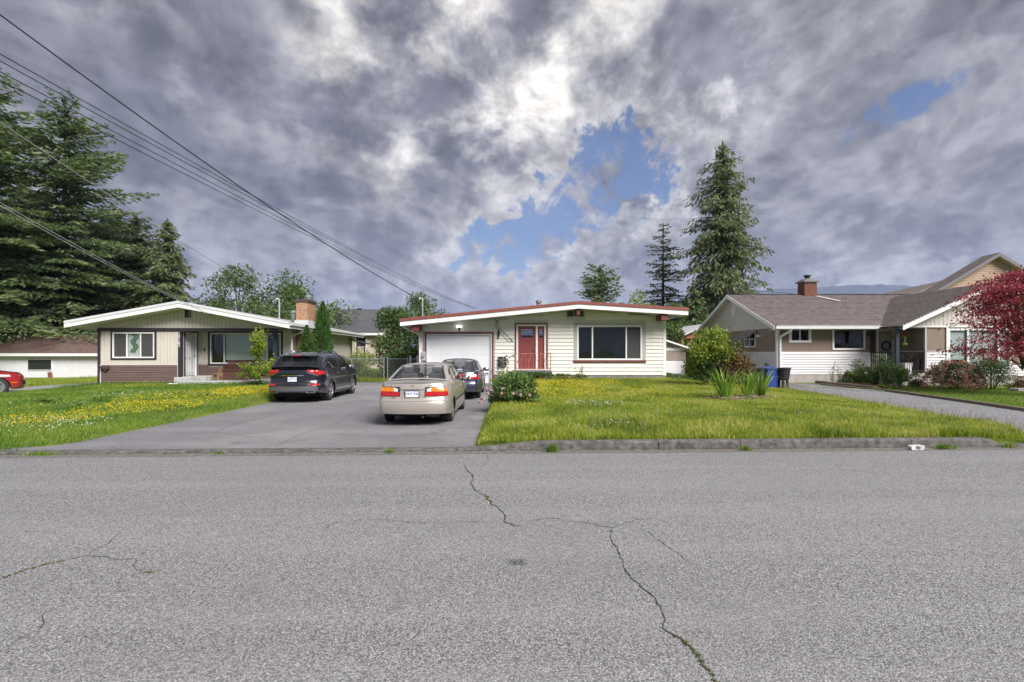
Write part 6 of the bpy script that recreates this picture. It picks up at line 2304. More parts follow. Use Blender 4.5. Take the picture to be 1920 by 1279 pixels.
# left lawn
x, y = sample_lawn(rng, 120000, -20.3, -8.0, 8.5, 23.9, lambda x, y: (y > YK(x) + .27) & (x < -8.12 + .07 * np.sin(y * 2.2) - .75 * np.clip((9.5 - y) / 1.2, 0, 1)) & (y < 23.6 + .07 * (x + 10.35)) & (x > -1.12 * y - .5))
nz = field_noise(x, y, .6, 3)
Hh = .06 + .05 * np.clip(nz + .3, 0, 1)
Hh += np.clip(1 - np.abs(y - (23.4 + .07 * (x + 10.35))) / .5, 0, 1) * .12
Hh += np.clip((-8.9 - x) / 3, 0, 1) * np.clip(1 - (y - YK(x)) / 2, 0, 1) * .06
LM_grass2 = leafmat('left_grass', [(.1, (.06, .14, .010)), (.4, (.13, .255, .018)), (.7, (.22, .33, .03)), (.95, (.34, .38, .07))], .5, clump=.6, tw=.42)
grass_field('grass', LM_grass2, np.stack([x, y, _gv(x, y) - .01], 1), Hh * rng.uniform(.6, 1.25, len(x)), .012, 203, lean=.8, label='green lawn in front of the beige bungalow')
# mown lawn on the right
gr = np.vectorize(gravel_right)
x, y = sample_lawn(rng, 60000, 13.2, 24, 9.2, 22.9, lambda x, y: (x > gr(y) + .12) & (y < 21.2 - .5 * np.clip(16.6 - x, 0, 3)) & (x < 1.12 * y + 1))
grass_field('grass', LM_lawn, np.stack([x, y, _gv(x, y) - .005], 1), .045 * rng.uniform(.6, 1.3, len(x)), .012, 204, lean=.7, label='neatly clipped lawn beside the gravel driveway')
# rough grass by the lane and by the fence
x = rng.uniform(-29, -20.2, 14000)
y = rng.uniform(22.5, 34.8, 14000)
k = (x < -22.9 - .03 * (y - 20)) | (x > -20.0)
k &= ~((x > -20.0) & (y < 24))
x, y = x[k], y[k]
grass_field('grass', LM_grass, np.stack([x, y, _gv(x, y)], 1), rng.uniform(.08, .22, len(x)), .02, 205, label='rough grass along the white outbuilding')
x = rng.uniform(-10.3, -4.4, 9000)
y = rng.uniform(24.35, 26, 9000)
grass_field('grass', LM_grass, np.stack([x, y, np.full(len(x), .22)], 1), rng.uniform(.08, .26, len(x)), .014, 206, label='long grass under the chain link fence')
# strip beyond the middle house corner
x = rng.uniform(7.2, 10.4, 5000)
y = rng.uniform(22.5, 27, 5000)
grass_field('grass', LM_dark, np.stack([x, y, _gv(x, y)], 1), rng.uniform(.08, .25, len(x)), .016, 207, label='dark grass beside the middle house corner')


# flowers
def flower_field(name, mat, pts, size, seed, label):
    rng = np.random.default_rng(seed)
    n = len(pts)
    P = Plant(seed)
    for k in range(2):
        d = unit(np.stack([rng.normal(0, 1, n), rng.normal(0, 1, n), rng.normal(0, .45, n)], 1))
        P.leaves(pts, size, size * .9, d, flat=.4)
    o = P.build(name, mat, None)
    tag(o, label, 'flowers', kind='stuff')


def blobs(rng, spec):
    xs_, ys_ = [], []
    for cx_, cy_, rx_, ry_, n in spec:
        a = rng.uniform(0, 6.283, n)
        r = np.sqrt(rng.random(n))
        xs_.append(cx_ + rx_ * r * np.cos(a))
        ys_.append(cy_ + ry_ * r * np.sin(a))
    return np.concatenate(xs_), np.concatenate(ys_)


x, y = blobs(rng, [(1.6, 17.4, 1.5, 3.2, 1500), (2.6, 19.6, 1.7, 1.7, 800), (.5, 18.5, .8, 2.5, 500), (3.2, 15.4, 1.6, 1.9, 300), (.9, 13.2, 1.0, .8, 110), (.6, 20.8, .7, .7, 120), (8.2, 18.4, 1.4, .6, 240), (1.6, 22.3, 1.5, .5, 160), (5.5, 17.0, 2.2, 2.5, 130), (4.4, 16.0, 1.2, 1.3, 170), (6.5, 13, 3, 2.0, 60)])
k = (x > -.5) & (x < gl(y))
x, y = x[k], y[k]
flower_field('buttercups', LM_yel, np.stack([x, y, _gv(x, y) + rng.uniform(.10, .21, len(x))], 1), .027, 210, 'yellow buttercups scattered over the middle lawn')
x, y = blobs(rng, [(-9.6, 19.4, 1.6, 2.0, 1900), (-10.8, 17.0, 1.8, 2.6, 1400), (-10.2, 13.9, 1.5, 1.6, 950), (-10.8, 11.8, 1.2, .9, 500), (-12.2, 10.8, .8, .6, 140), (-15.6, 21.0, 1.2, .35, 130), (-9.0, 16.2, .7, 2.6, 220), (-12.6, 13, 2.4, 2.6, 60)])
k = (x < -8.3)
x, y = x[k], y[k]
flower_field('buttercups', LM_yel, np.stack([x, y, _gv(x, y) + rng.uniform(.06, .14, len(x))], 1), .026, 211, 'yellow buttercups in a band across the beige bungalow lawn')
x, y = blobs(rng, [(-10.4, 11.0, 1.6, 1.2, 240), (-13.2, 17.8, 2.0, .9, 130), (-14.5, 14, 2.0, 2.0, 80)])
flower_field('clover', LM_wht, np.stack([x, y, _gv(x, y) + rng.uniform(.06, .12, len(x))], 1), .03, 212, 'white clover heads in the beige bungalow lawn')
x, y = blobs(rng, [(2.2, 13.3, .9, .5, 110), (1.2, 10.2, 1.2, .6, 30), (6.9, 14.6, .8, .5, 40)])
flower_field('clover', LM_wht, np.stack([x, y, _gv(x, y) + rng.uniform(.08, .14, len(x))], 1), .03, 213, 'white clover heads in the middle lawn')


# weed tufts in the gutter
def tuft(x, y, n, H, spread, seed, label, mat=None, z=None):
    rg = np.random.default_rng(seed)
    root = thing('weed_tuft', (x, y, 0.004 if z is None else z), label, 'weed', group='weed tufts along the kerb')
    p = np.stack([rg.normal(0, spread, n), rg.normal(0, spread * .35, n), 0 * rg.random(n)], 1)
    o = grass_field('blades', mat or LM_grass2, p, H * rg.uniform(.5, 1.2, n), .012, seed, root, lean=.9)


tuft(.66, 8.58, 90, .16, .05, 220, 'tall weed tuft against the ramped kerb end')
tuft(4.02, 8.72, 80, .10, .06, 221, 'weed tuft at the kerb joint in front of the iris clumps')
tuft(7.55, 8.86, 110, .10, .08, 222, 'sprawling weed tuft beside the crushed carton')
tuft(8.8, 8.98, 60, .12, .05, 223, 'weed tuft at the rounded kerb end by the gravel', z=.0)
tuft(-7.75, 8.32, 160, .07, .16, 224, 'low moss and weeds in the kerb lip below the beige bungalow lawn')
tuft(-2.05, 8.52, 60, .08, .04, 225, 'small weed in the kerb lip at the driveway mouth')
tuft(-4.9, 8.42, 40, .05, .05, 226, 'tiny weed in the kerb lip at the middle of the driveway mouth')
tuft(-8.9, 8.42, 200, .14, .3, 227, 'thick grass spilling over the kerb by the beige bungalow lawn')
# broad dock leaves in the left lawn
for i, (xx, yy, nn) in enumerate(((-13.9, 15.2, 26), (-12.9, 15.9, 18), (-12.0, 14.0, 16), (-10.3, 16.9, 14))):
    dk = thing('dock_weed', (xx, yy, gz(xx, yy)), ('broad leaved weed with wilted stalks in the lawn', 'pale broad leaved weed near the wilted weed', 'grassy weed clump in the clover', 'broad weed among the buttercups')[i], 'weed')
    P = Plant(230 + i)
    rg = np.random.default_rng(230 + i)
    a = rg.uniform(0, 6.28, nn)
    c = np.stack([np.cos(a) * .22 * rg.random(nn) * 2, np.sin(a) * .14, .1 + .08 * rg.random(nn)], 1)
    P.leaves(c, .26, .08, unit(np.stack([np.cos(a), np.sin(a), .3 + 0 * a], 1)), flat=.6)
    P.build('leaves', LM_peony, dk)
# debris on gravel edge

# ================================================================== cars
def paint(name, col, metal=0.35, rough=.32):
    m = bpy.data.materials.new(name)
    m.use_nodes = True
    t = NT(m.node_tree)
    b = t.n['Principled BSDF']
    tcn = t.add('ShaderNodeTexCoord')
    n1 = t.noise(tcn.outputs['Object'], 900, 2, .5)
    n2 = t.noise(tcn.outputs['Object'], 2.5, 5, .6)
    c = t.mix(t.math('MULTIPLY', n1.outputs[0], .35), col, tuple(min(1, x * 1.5 + .01) for x in col))
    sep = t.add('ShaderNodeSeparateXYZ')
    t.l.new(tcn.outputs['Object'], sep.inputs[0])
    dust = t.math('MULTIPLY', t.smooth(sep.outputs['Z'], .65, .15), t.smooth(n2.outputs[0], .3, .75, .15, .6))
    c = t.mix(dust, c, (.17, .15, .13))
    t.l.new(c, b.inputs['Base Color'])
    b.inputs['Metallic'].default_value = metal
    t.l.new(t.math('ADD', rough, t.math('MULTIPLY', dust, .5)), b.inputs['Roughness'])
    b.inputs['Coat Weight'].default_value = .8
    b.inputs['Coat Roughness'].default_value = .05
    return m


M_tailred = pmat('tail_lens_red', (.42, .008, .010), .12, .08, 20, coat=.6)
M_tailamber = pmat('tail_lens_amber', (.75, .20, .012), .12, .08, 20, coat=.6)
M_tailclear = pmat('tail_lens_clear', (.62, .62, .64), .12, .05, 20, coat=.6)
M_carglass = glassmat('car_glass', (.02, .023, .025), .62, .015, 1.0, 2.1)
M_priv = glassmat('privacy_glass', (.008, .009, .011), .25, .015, 1.0, 1.9)
M_plastic = pmat('black_plastic', (.02, .02, .022), .55, .15, 10)
M_grey_pl = pmat('grey_plastic', (.09, .09, .10), .5, .1, 10)
M_seat = pmat('seat_cloth', (.26, .25, .24), .9, .1, 12)
M_under = pmat('underbody', (.008, .008, .008), .9, .2, 4)
M_alloy = pmat('alloy', (.45, .45, .47), .3, .05, 8, metal=.8)
M_plate = pmat('plate_white', (.72, .74, .78), .4, .03, 8)
M_plateblue = pmat('plate_blue', (.03, .05, .25), .5, .05)


class Car:
    """lofted shell. local axes: y forward from the rear bumper, x right, z up"""
    def __init__(s, name, label, loc, rz, spec):
        s.p = spec
        s.root = thing(name, loc, label, 'car', rz)
        s.L, s.hw = spec['L'], spec['W'] / 2

    def plan(s, y):
        p = s.p
        r, f = p['round_r'], p['round_f']
        k = 1.0
        if y < r[0]:
            k -= r[1] * (1 - y / r[0]) ** 2.2
        if y > s.L - f[0]:
            k -= f[1] * ((y - s.L + f[0]) / f[0]) ** 2.2
        return k

    def prof(s, y, z):
        """relative half width by height, tapering to the shoulder"""
        return sinterp(z, s.p['section'])

    def side_x(s, y, z):
        return s.hw * s.plan(y) * s.prof(y, z)

    def yoff(s, y, z):
        p = s.p
        o = 0
        if y < .55:
            o += sinterp(z, p['rear_prof']) * (1 - sstep(.0, .55, y))
        if y > s.L - .7:
            o -= sinterp(z, p['front_prof']) * sstep(s.L - .7, s.L, y)
        return o

    def S(s, y, z, side, off=0.0):
        return (side * (s.side_x(y, z) + off), y + s.yoff(y, z), z)

    def rear(s, x, z, off=0.0):
        e = s.side_x(0, z)
        return (x, s.yoff(0, z) - s.p['bow'] * (1 - min(1, abs(x) / e) ** 2.4) - off, z)

    def front(s, x, z, off=0.0):
        e = s.side_x(s.L, z)
        return (x, s.L + s.yoff(s.L, z) + s.p['bow_f'] * (1 - min(1, abs(x) / e) ** 2.2) + off, z)

    def zsh(s, y):
        return sinterp(y, s.p['shoulder'])

    def zlow(s, y):
        p = s.p
        z = interp(y, p['sill'])
        for wy in p['wheels']:
            d = abs(y - wy)
            if d < p['arch']:
                z = max(z, p['tr'] + math.sqrt(p['arch'] ** 2 - d * d) - .0)
        return z

    def ztop(s, y):
        return sinterp(y, s.p['roofline'])

    def gx(s, y, v):
        """greenhouse half width at height fraction v between shoulder and roof edge"""
        zs_, zt = s.zsh(y), s.ztop(y)
        base = s.side_x(y, zs_) - .012
        h = (zt - zs_) * v
        return base - h * s.p['tumble'] - .05 * max(0, v - .75) ** 2 * 16 * min(1, (zt - zs_) / .3)

    def G(s, y, v, side, off=0.0):
        zs_, zt = s.zsh(y), s.ztop(y) - .015
        return (side * (s.gx(y, v) + off), y, zs_ + (zt - zs_) * v)

    def T(s, y, u, off=0.0):
        """roof / window surface across, u in -1..1"""
        e = s.gx(y, 1)
        zt = s.ztop(y) - .015
        return (u * e, y - s.p.get('win_bow', .05) * (1 - u * u) * s._wb(y), zt + s.p['crown'] * (1 - abs(u) ** 2.5) + off)

    def _wb(s, y):
        a, b_ = s.p['rear_glass']
        c, d = s.p['front_glass']
        if y < b_:
            return 1 - max(0, (y - a) / (b_ - a)) ** 2 if y > a else 1
        if y > c:
            return -min(1, (y - c) / (d - c))
        return 0

    def build(s):
        p, L = s.p, s.L
        ys = set(np.linspace(0, L, 46).round(4))
        for wy in p['wheels']:
            ys |= set((wy + p['arch'] * np.cos(np.linspace(0, math.pi, 17))).round(4))
        ya, yb = p['rear_glass'][0], p['front_glass'][1]
        ys |= {ya, yb, 0.0, L}
        ys = sorted(ys)
        ys = [ys[0]] + [b_ for a, b_ in zip(ys, ys[1:]) if b_ - a > .006 or b_ in (ya, yb, L)]
        rows = np.linspace(0, 1, 13)
        mb = MB()
        for side in (-1, 1):
            mb.grid(lambda y, t_: s.S(y, s.zlow(y) + (s.zsh(y) - s.zlow(y)) * t_, side), ys, rows)
        zl, zs0, zs1 = s.zlow(0), s.zsh(0), s.zsh(L)
        us = np.linspace(-1, 1, 21)
        mb.grid(lambda u, t_: (lambda z: s.rear(u * s.side_x(0, z), z))(zl + (zs0 - zl) * t_), us, rows)
        zl1 = s.zlow(L)
        mb.grid(lambda u, t_: (lambda z: s.front(u * s.side_x(L, z), z))(zl1 + (zs1 - zl1) * t_), us, rows)
        # decks: boot lid and bonnet
        def deck(y, u):
            z = s.zsh(y)
            e = s.side_x(y, z)
            cr = sinterp(y, p['deck_crown'])
            yy = y + s.yoff(y, z)
            if y <= .001:
                yy -= p['bow'] * (1 - abs(u) ** 2.4)
            if y >= L - .001:
                yy += p['bow_f'] * (1 - abs(u) ** 2.2)
            elif y > .001:
                yy -= p['bow'] * (1 - abs(u) ** 2.4) * max(0, 1 - y / .4) ** 2
                yy += p['bow_f'] * (1 - abs(u) ** 2.2) * max(0, 1 - (L - y) / .5) ** 2
            return (u * e, yy, z + cr * (1 - abs(u) ** 3))
        mb.grid(lambda u, y: deck(y, u), us, [y for y in ys if y <= ya])
        mb.grid(lambda u, y: deck(y, u), us, [y for y in ys if y >= yb])
        # greenhouse: pillars and roof with real window openings
        gy = sorted(set([round(v, 4) for a, b_ in p['side_win'] for v in (a, b_)] + [round(v, 4) for v in np.linspace(ya, yb, 30)] + list(p['rear_glass']) + list(p['front_glass'])))
        gv = [0, .05, .12, .3, .5, .7, p['win_top'], .95, 1.0]
        def inwin(a, b_, va, vb):
            m_ = (a + b_) / 2
            return any(x0 - 1e-4 <= a and b_ <= x1 + 1e-4 for x0, x1 in p['side_win']) and va >= .11 and vb <= p['win_top'] + 1e-4
        for side in (-1, 1):
            for a, b_ in zip(gy, gy[1:]):
                for va, vb in zip(gv, gv[1:]):
                    if not inwin(a, b_, va, vb):
                        mb.add([s.G(a, va, side), s.G(b_, va, side), s.G(b_, vb, side), s.G(a, vb, side)], [(0, 1, 2, 3)])
        uw = .90
        tu = [-1, -.96, -uw] + list(np.linspace(-uw, uw, 13)[1:-1]) + [uw, .96, 1]
        (ra, rb), (fa, fb) = p['rear_glass'], p['front_glass']
        s.rg = (ra + (rb - ra) * .07, rb - (rb - ra) * .05)
        s.fg = (fa + (fb - fa) * .04, fb - (fb - fa) * .05)
        ty = sorted(set(gy) | {round(v, 4) for v in s.rg + s.fg})
        for a, b_ in zip(ty, ty[1:]):
            for u0, u1 in zip(tu, tu[1:]):
                inr = a >= s.rg[0] - 1e-3 and b_ <= s.rg[1] + 1e-3
                inf = a >= s.fg[0] - 1e-3 and b_ <= s.fg[1] + 1e-3
                if (inr or inf) and u0 >= -uw - 1e-4 and u1 <= uw + 1e-4:
                    continue
                mb.add([s.T(a, u0), s.T(b_, u0), s.T(b_, u1), s.T(a, u1)], [(0, 1, 2, 3)])
        s.body = mb.build('body', p['paint'], s.root, smooth=True, merge=True)
        # glass
        gm = p.get('glass', M_carglass)
        n = 8
        mb = MB()
        mb.grid(lambda u, y: s.T(y, u, -.004), list(np.linspace(-uw, uw, 13)), list(np.linspace(*s.rg, 9)))
        mb.build('rear_window', p.get('rear_glass_mat', gm), s.root, smooth=True)
        mb = MB()
        mb.grid(lambda u, y: s.T(y, u, -.004), list(np.linspace(-uw, uw, 13)), list(np.linspace(*s.fg, 9)))
        mb.build('windscreen', M_carglass, s.root, smooth=True)
        for side in (-1, 1):
            for (a, b_) in p['side_win']:
                mb = MB()
                mb.grid(lambda y, v: s.G(y, v, side, -.006), list(np.linspace(a, b_, 10)), [.12, .3, .5, .7, p['win_top']])
                mb.build('side_window', gm, s.root, smooth=True)
                # dark seal round the opening
                mb = MB()
                for (vv0, vv1) in ((.085, .125), (p['win_top'] - .01, p['win_top'] + .03)):
                    mb.grid(lambda y, v: s.G(y, v, side, .003), list(np.linspace(a - .015, b_ + .015, 10)), [vv0, vv1])
                mb.build('window_seal', p.get('seal', M_plastic), s.root)
            # B pillars in black
            for (a, b_), (c, d) in zip(p['side_win'], p['side_win'][1:]):
                mb = MB()
                mb.grid(lambda y, v: s.G(y, v, side, .003), [b_ - .003, c + .003], [.1, .3, .5, .7, p['win_top'] + .01])
                mb.build('pillar', M_plastic, s.root)
        # interior: floor tub, seats, steering wheel, parcel shelf
        hwi = s.hw - .16
        mb = MB().box(-hwi, hwi, .35, L - .3, .20, min(s.zsh(L * .5) - .28, .62))
        for wy in p['wheels']:
            mb.box(-hwi + .02, hwi - .02, wy - .36, wy + .36, .3, .78)
        mb.build('underbody', M_under, s.root)
        seat_y = p['seats']
        for sy in seat_y:
            for sx_ in (-.36, .36):
                mb = MB().rbox(sx_ - .24, sx_ + .24, sy, sy + .5, .5, .68, .03)
                mb.rbox(sx_ - .22, sx_ + .22, sy - .14, sy + .04, .6, s.zsh(sy) + .22, .05)
                mb.rbox(sx_ - .12, sx_ + .12, sy - .13, sy - .03, s.zsh(sy) + .24, s.zsh(sy) + .40, .03)
                mb.build('seat', M_seat, s.root)
        ydash = p['front_glass'][1]
        MB().rbox(-hwi, hwi, ydash - .45, ydash - .02, .6, s.zsh(ydash) - .03, .04).build('dashboard', M_plastic, s.root)
        if p.get('shelf', True):
            MB().box(-hwi + .02, hwi - .02, ya - .02, ya + .5, s.zsh(ya) - .06, s.zsh(ya) - .03).build('parcel_shelf', M_seat, s.root)
        mb = MB()
        mb.tube([(-.36 + .18 * math.cos(a), ydash - .62 + .05 * math.sin(a), s.zsh(ydash) + .0 + .17 * math.sin(a)) for a in np.linspace(0, 2 * math.pi, 17)], .014, 5, caps=False)
        mb.build('steering_wheel', M_plastic, s.root)
        # wheels
        for wy in p['wheels']:
            for side in (-1, 1):
                s.wheel(side, wy)

    def wheel(s, side, wy):
        p = s.p
        R_, w_, rr = p['tr'], p['tw'], p['rim']
        xo = side * (s.hw * .965)
        hub = MB().lathe([(.09, -.1), (.09, .0)], 12, 'x', (xo - side * .1, wy, R_)).build('wheel', M_under, s.root)
        q_ = -side
        prof = [(rr - .01, 0.012), (rr + .015, .0), (R_ - .035, .004), (R_ - .008, .022), (R_, .05), (R_, w_ - .05), (R_ - .01, w_ - .02), (rr, w_)]
        MB().lathe([(a, q_ * b_) for a, b_ in prof], 36, 'x', (xo, wy, R_)).build('tyre', M_rubber, hub, smooth=True)
        mb = MB()
        mb.lathe([(rr, q_ * .012), (rr - .012, q_ * .006), (rr - .025, q_ * .03), (rr - .03, q_ * .10)], 30, 'x', (xo, wy, R_))
        ns = p['spokes']
        c = Vector((xo - side * .012, wy, R_))
        for k in range(ns):
            a = 2 * math.pi * k / ns + .3
            for da in p['spoke_pair']:
                d = Vector((0, math.cos(a + da), math.sin(a + da)))
                e = Vector((0, -math.sin(a + da), math.cos(a + da)))
                w0, w1 = p['spoke_w']
                b0 = Vector((0, math.cos(a), math.sin(a))) * .05
                t1 = d * (rr - .015)
                X0 = Vector((side * .006, 0, 0))
                th = Vector((-side * .03, 0, 0))
                vs = [c + b0 + e * w0, c + b0 - e * w0, c + t1 - e * w1 + X0, c + t1 + e * w1 + X0]
                mb.add([*vs, *[v + th for v in vs]], [(0, 1, 2, 3), (7, 6, 5, 4), (0, 4, 5, 1), (1, 5, 6, 2), (2, 6, 7, 3), (3, 7, 4, 0)])
        mb.lathe([(.055, q_ * .035), (.055, q_ * .0), (.03, -q_ * .008)], 12, 'x', (xo - side * .0, wy, R_))
        mb.build('rim', p.get('rim_mat', M_alloy), hub)
        MB().lathe([(rr - .03, q_ * .06), (rr - .03, q_ * .064)], 24, 'x', (xo, wy, R_)).build('brake_disc', M_under, hub)

    # ---- conformal trims
    def on_rear(s, name, mat, x0, x1, zf0, zf1, off=.008, nx=8, nz=5, parent=None, skirt=.02, top=False):
        """patch on the rear face between zf0(x) and zf1(x)"""
        f0 = zf0 if callable(zf0) else (lambda x: zf0)
        f1 = zf1 if callable(zf1) else (lambda x: zf1)
        mb = MB()
        xs_ = list(np.linspace(x0, x1, nx))
        vs_ = list(np.linspace(0, 1, nz))
        mb.grid(lambda x, v: s.rear(x, f0(x) + (f1(x) - f0(x)) * v, off), xs_, vs_)
        # skirt back to the body
        edge = [(x, 0) for x in xs_] + [(x1, v) for v in vs_[1:]] + [(x, 1) for x in reversed(xs_[:-1])] + [(x0, v) for v in reversed(vs_[1:-1])]
        P_ = [s.rear(x, f0(x) + (f1(x) - f0(x)) * v, off) for x, v in edge]
        Q_ = [(a, b_ + off + skirt, c) for a, b_, c in P_]
        n = len(P_)
        mb.add(P_ + Q_, [(i, (i + 1) % n, n + (i + 1) % n, n + i) for i in range(n)])
        return mb.build(name, mat, parent or s.root, smooth=False, merge=True)

    def on_side(s, name, mat, side, y0, y1, zf0, zf1, off=.006, ny=10, nz=3, parent=None):
        f0 = zf0 if callable(zf0) else (lambda y: zf0)
        f1 = zf1 if callable(zf1) else (lambda y: zf1)
        mb = MB()
        ys_ = list(np.linspace(y0, y1, ny))
        vs_ = list(np.linspace(0, 1, nz))
        mb.grid(lambda y, v: s.S(y, f0(y) + (f1(y) - f0(y)) * v, side, off), ys_, vs_)
        edge = [(y, 0) for y in ys_] + [(y1, v) for v in vs_[1:]] + [(y, 1) for y in reversed(ys_[:-1])] + [(y0, v) for v in reversed(vs_[1:-1])]
        P_ = [s.S(y, f0(y) + (f1(y) - f0(y)) * v, side, off) for y, v in edge]
        Q_ = [s.S(y, f0(y) + (f1(y) - f0(y)) * v, side, -.015) for y, v in edge]
        n = len(P_)
        mb.add(P_ + Q_, [(i, (i + 1) % n, n + (i + 1) % n, n + i) for i in range(n)])
        return mb.build(name, mat, parent or s.root, merge=True)

    def mirror(s, side, y, z, mat, sc_=1.0):
        x = s.side_x(y, s.zsh(y)) - .03
        mb = MB()
        mb.tube([(side * x, y, z - .02), (side * (x + .09), y - .01, z + .02)], [.03, .025], 6)
        mb.ball((side * (x + .17 * sc_), y, z + .05), (.12 * sc_, .07, .08 * sc_), 12, 8)
        o = mb.build('mirror', mat, s.root, smooth=True)
        MB().ball((side * (x + .17 * sc_), y - .045, z + .05), (.10 * sc_, .03, .065 * sc_), 10, 6).build('mirror_glass', M_chrome, o)

    def plate(s, text, z, h=.15, w_=.305, sub=None, mat_txt=None, off=.02, ytop=None):
        y = s.rear(0, z)[1] - off
        pl = MB().rbox(-w_ / 2, w_ / 2, y - .012, y, z - h / 2, z + h / 2, .008).build('number_plate', M_plate, s.root)
        text_mesh(text, h * .56, mat_txt or M_plateblue, 'plate_lettering', pl, (0, y - .013, z - .004), (R(90), 0, 0), .0015)
        if sub:
            text_mesh(sub, h * .2, M_plateblue, 'plate_lettering', pl, (0, y - .013, z + h * .38), (R(90), 0, 0), .0015)
        frame(pl, 'plate_frame', M_plastic, -w_ / 2 - .012, w_ / 2 + .012, z - h / 2 - .012, z + h / 2 + .012, .012, y - .016, y + .004)
        return pl


# ------------------------------------------------------------------ champagne sedan
P_champ = paint('champagne_paint', (.37, .335, .30), .35, .3)
civ = dict(L=4.45, W=1.70, paint=P_champ, round_r=(.55, .13), round_f=(.75, .22), bow=.12, bow_f=.2,
           section=[(.15, .93), (.30, .985), (.5, 1.0), (.68, .995), (.85, .965), (1.0, .93), (1.2, .9)],
           rear_prof=[(.2, .05), (.28, .0), (.42, -.02), (.58, .0), (.63, .055), (.8, .085), (.98, .14), (1.05, .18)],
           front_prof=[(.15, .08), (.3, .0), (.5, .02), (.62, .12), (.75, .3)],
           shoulder=[(0, .985), (.35, 1.005), (.9, .985), (1.6, .955), (2.6, .915), (3.3, .87), (3.9, .79), (4.45, .66)],
           deck_crown=[(0, .012), (.5, .035), (1.0, .02), (3.2, .05), (3.8, .05), (4.45, .01)],
           roofline=[(.62, 1.0), (.9, 1.15), (1.28, 1.33), (1.6, 1.395), (2.2, 1.405), (2.6, 1.37), (2.95, 1.24), (3.38, .93)],
           rear_glass=(.66, 1.42), front_glass=(2.52, 3.32), side_win=[(1.02, 1.30), (1.34, 1.98), (2.06, 2.92)], win_top=.86,
           sill=[(0, .30), (.5, .26), (1.2, .20), (3.2, .20), (4.1, .22), (4.45, .24)], wheels=(.86, 3.48), arch=.335, tr=.295, tw=.185, rim=.19,
           tumble=.40, crown=.05, seats=(1.35, 2.2), spokes=7, spoke_pair=(0,), spoke_w=(.03, .045), rim_mat=M_alloy)
C1 = Car('car', 'champagne sedan parked on the driveway behind the navy sedan', (-2.28, 11.62, -.012), -.6, civ)
C1.build()
rt = C1.root
for sd in (-1, 1):
    e0, e1 = .36, .70
    def zb_(x, sd=sd):
        return .715 if abs(x) < .7 else .715
    xa, xm, xb = .30, .50, .735
    tl = C1.on_rear('tail_light', M_tailred, min(sd * xa, sd * xm), max(sd * xa, sd * xm), .705, .80, .012)
    C1.on_rear('tail_lens', M_tailred, min(sd * (xm + .008), sd * xb), max(sd * (xm + .008), sd * xb), .705, .80, .012, parent=tl)
    C1.on_rear('tail_lens', M_tailamber, min(sd * (xm + .008), sd * xb), max(sd * (xm + .008), sd * xb), .805, .895, .012, parent=tl)
    C1.on_rear('tail_lens', M_tailamber, min(sd * .43, sd * xm), max(sd * .43, sd * xm), .805, .895, .012, parent=tl)
    C1.on_rear('tail_lens', M_tailclear, min(sd * .335, sd * .428), max(sd * .335, sd * .428), .805, lambda x: .86 + (abs(x) - .335) * .37, .012, parent=tl)
    C1.on_rear('lamp_surround', M_plastic, min(sd * (xa - .02), sd * .735), max(sd * (xa - .02), sd * .735), .69, .91, .003, parent=tl)
    C1.on_side('tail_lens', M_tailred, sd, .0, .14, .705, .80, .010, 5, parent=tl)
    C1.on_side('tail_lens', M_tailamber, sd, .0, .10, .805, .88, .010, 5, parent=tl)
    C1.on_side('side_moulding', M_plastic, sd, 1.22, 3.12, .50, .535, .010)
    C1.on_side('bumper_edge', P_champ, sd, .0, .50, .585, .605, .008)
    for hy in (1.52, 2.45):
        hx = C1.side_x(hy, .80)
        MB().rbox(min(sd * hx, sd * (hx + .03)), max(sd * hx, sd * (hx + .03)), hy - .09, hy + .09, .785, .815, .008).build('door_handle', P_champ, rt)
    for gy_ in (1.30, 2.02, 2.98):
        C1.on_side('door_gap', M_under, sd, gy_ - .004, gy_ + .004, .3, C1.zsh(gy_) - .01, .0015, 3, 6)
C1.on_rear('bumper_edge', P_champ, -.74, .74, .590, .612, .012)
C1.on_rear('boot_gap', M_under, -.5, -.494, .63, .98, .0015)
C1.on_rear('boot_gap', M_under, .494, .5, .63, .98, .0015)
C1.on_rear('plate_recess', pmat('champagne_recess', (.30, .26, .23), .4), -.26, .26, .655, .85, .002)
frame_o = C1.on_rear('plate_garnish', P_champ, -.29, .29, .852, .872, .022)
C1.plate('DN7 94L', .755, sub='BRITISH COLUMBIA', off=.01)
text_mesh('H', .07, M_chrome, 'badge', rt, (0, C1.rear(0, .935)[1] - .008, .93), (R(78), 0, 0), .004)
text_mesh('CIVIC', .035, pmat('badge_red', (.35, .03, .03), .4), 'badge', rt, (-.42, C1.rear(-.42, .66)[1] - .006, .665), (R(90), 0, R(-8)), .002)
text_mesh('HONDA', .035, M_chrome, 'badge', rt, (.40, C1.rear(.4, .945)[1] - .008, .945), (R(80), 0, R(8)), .002)
MB().ball((.26 + .03, C1.rear(.27, .67)[1] - .003, .68), (.014, .004, .014), 8, 5).build('sticker', pmat('green_dot', (.02, .12, .06), .5), rt)
mb = MB().tube([(.24, .12, .235), (.24, -.03, .225)], [.028, .03], 10).lathe([(.07, 0), (.075, .25), (.06, .3)], 10, 'x', (.28, .3, .25))
mb.build('exhaust', pmat('exhaust_metal', (.12, .11, .10), .5, .3, metal=.7), rt)
MB().box(-.6, .6, .3, .6, .2, .3).build('rear_axle', M_under, rt)
for sd in (-1, 1):
    C1.mirror(sd, 2.86, .93, P_champ if sd < 0 else M_plastic, .9)

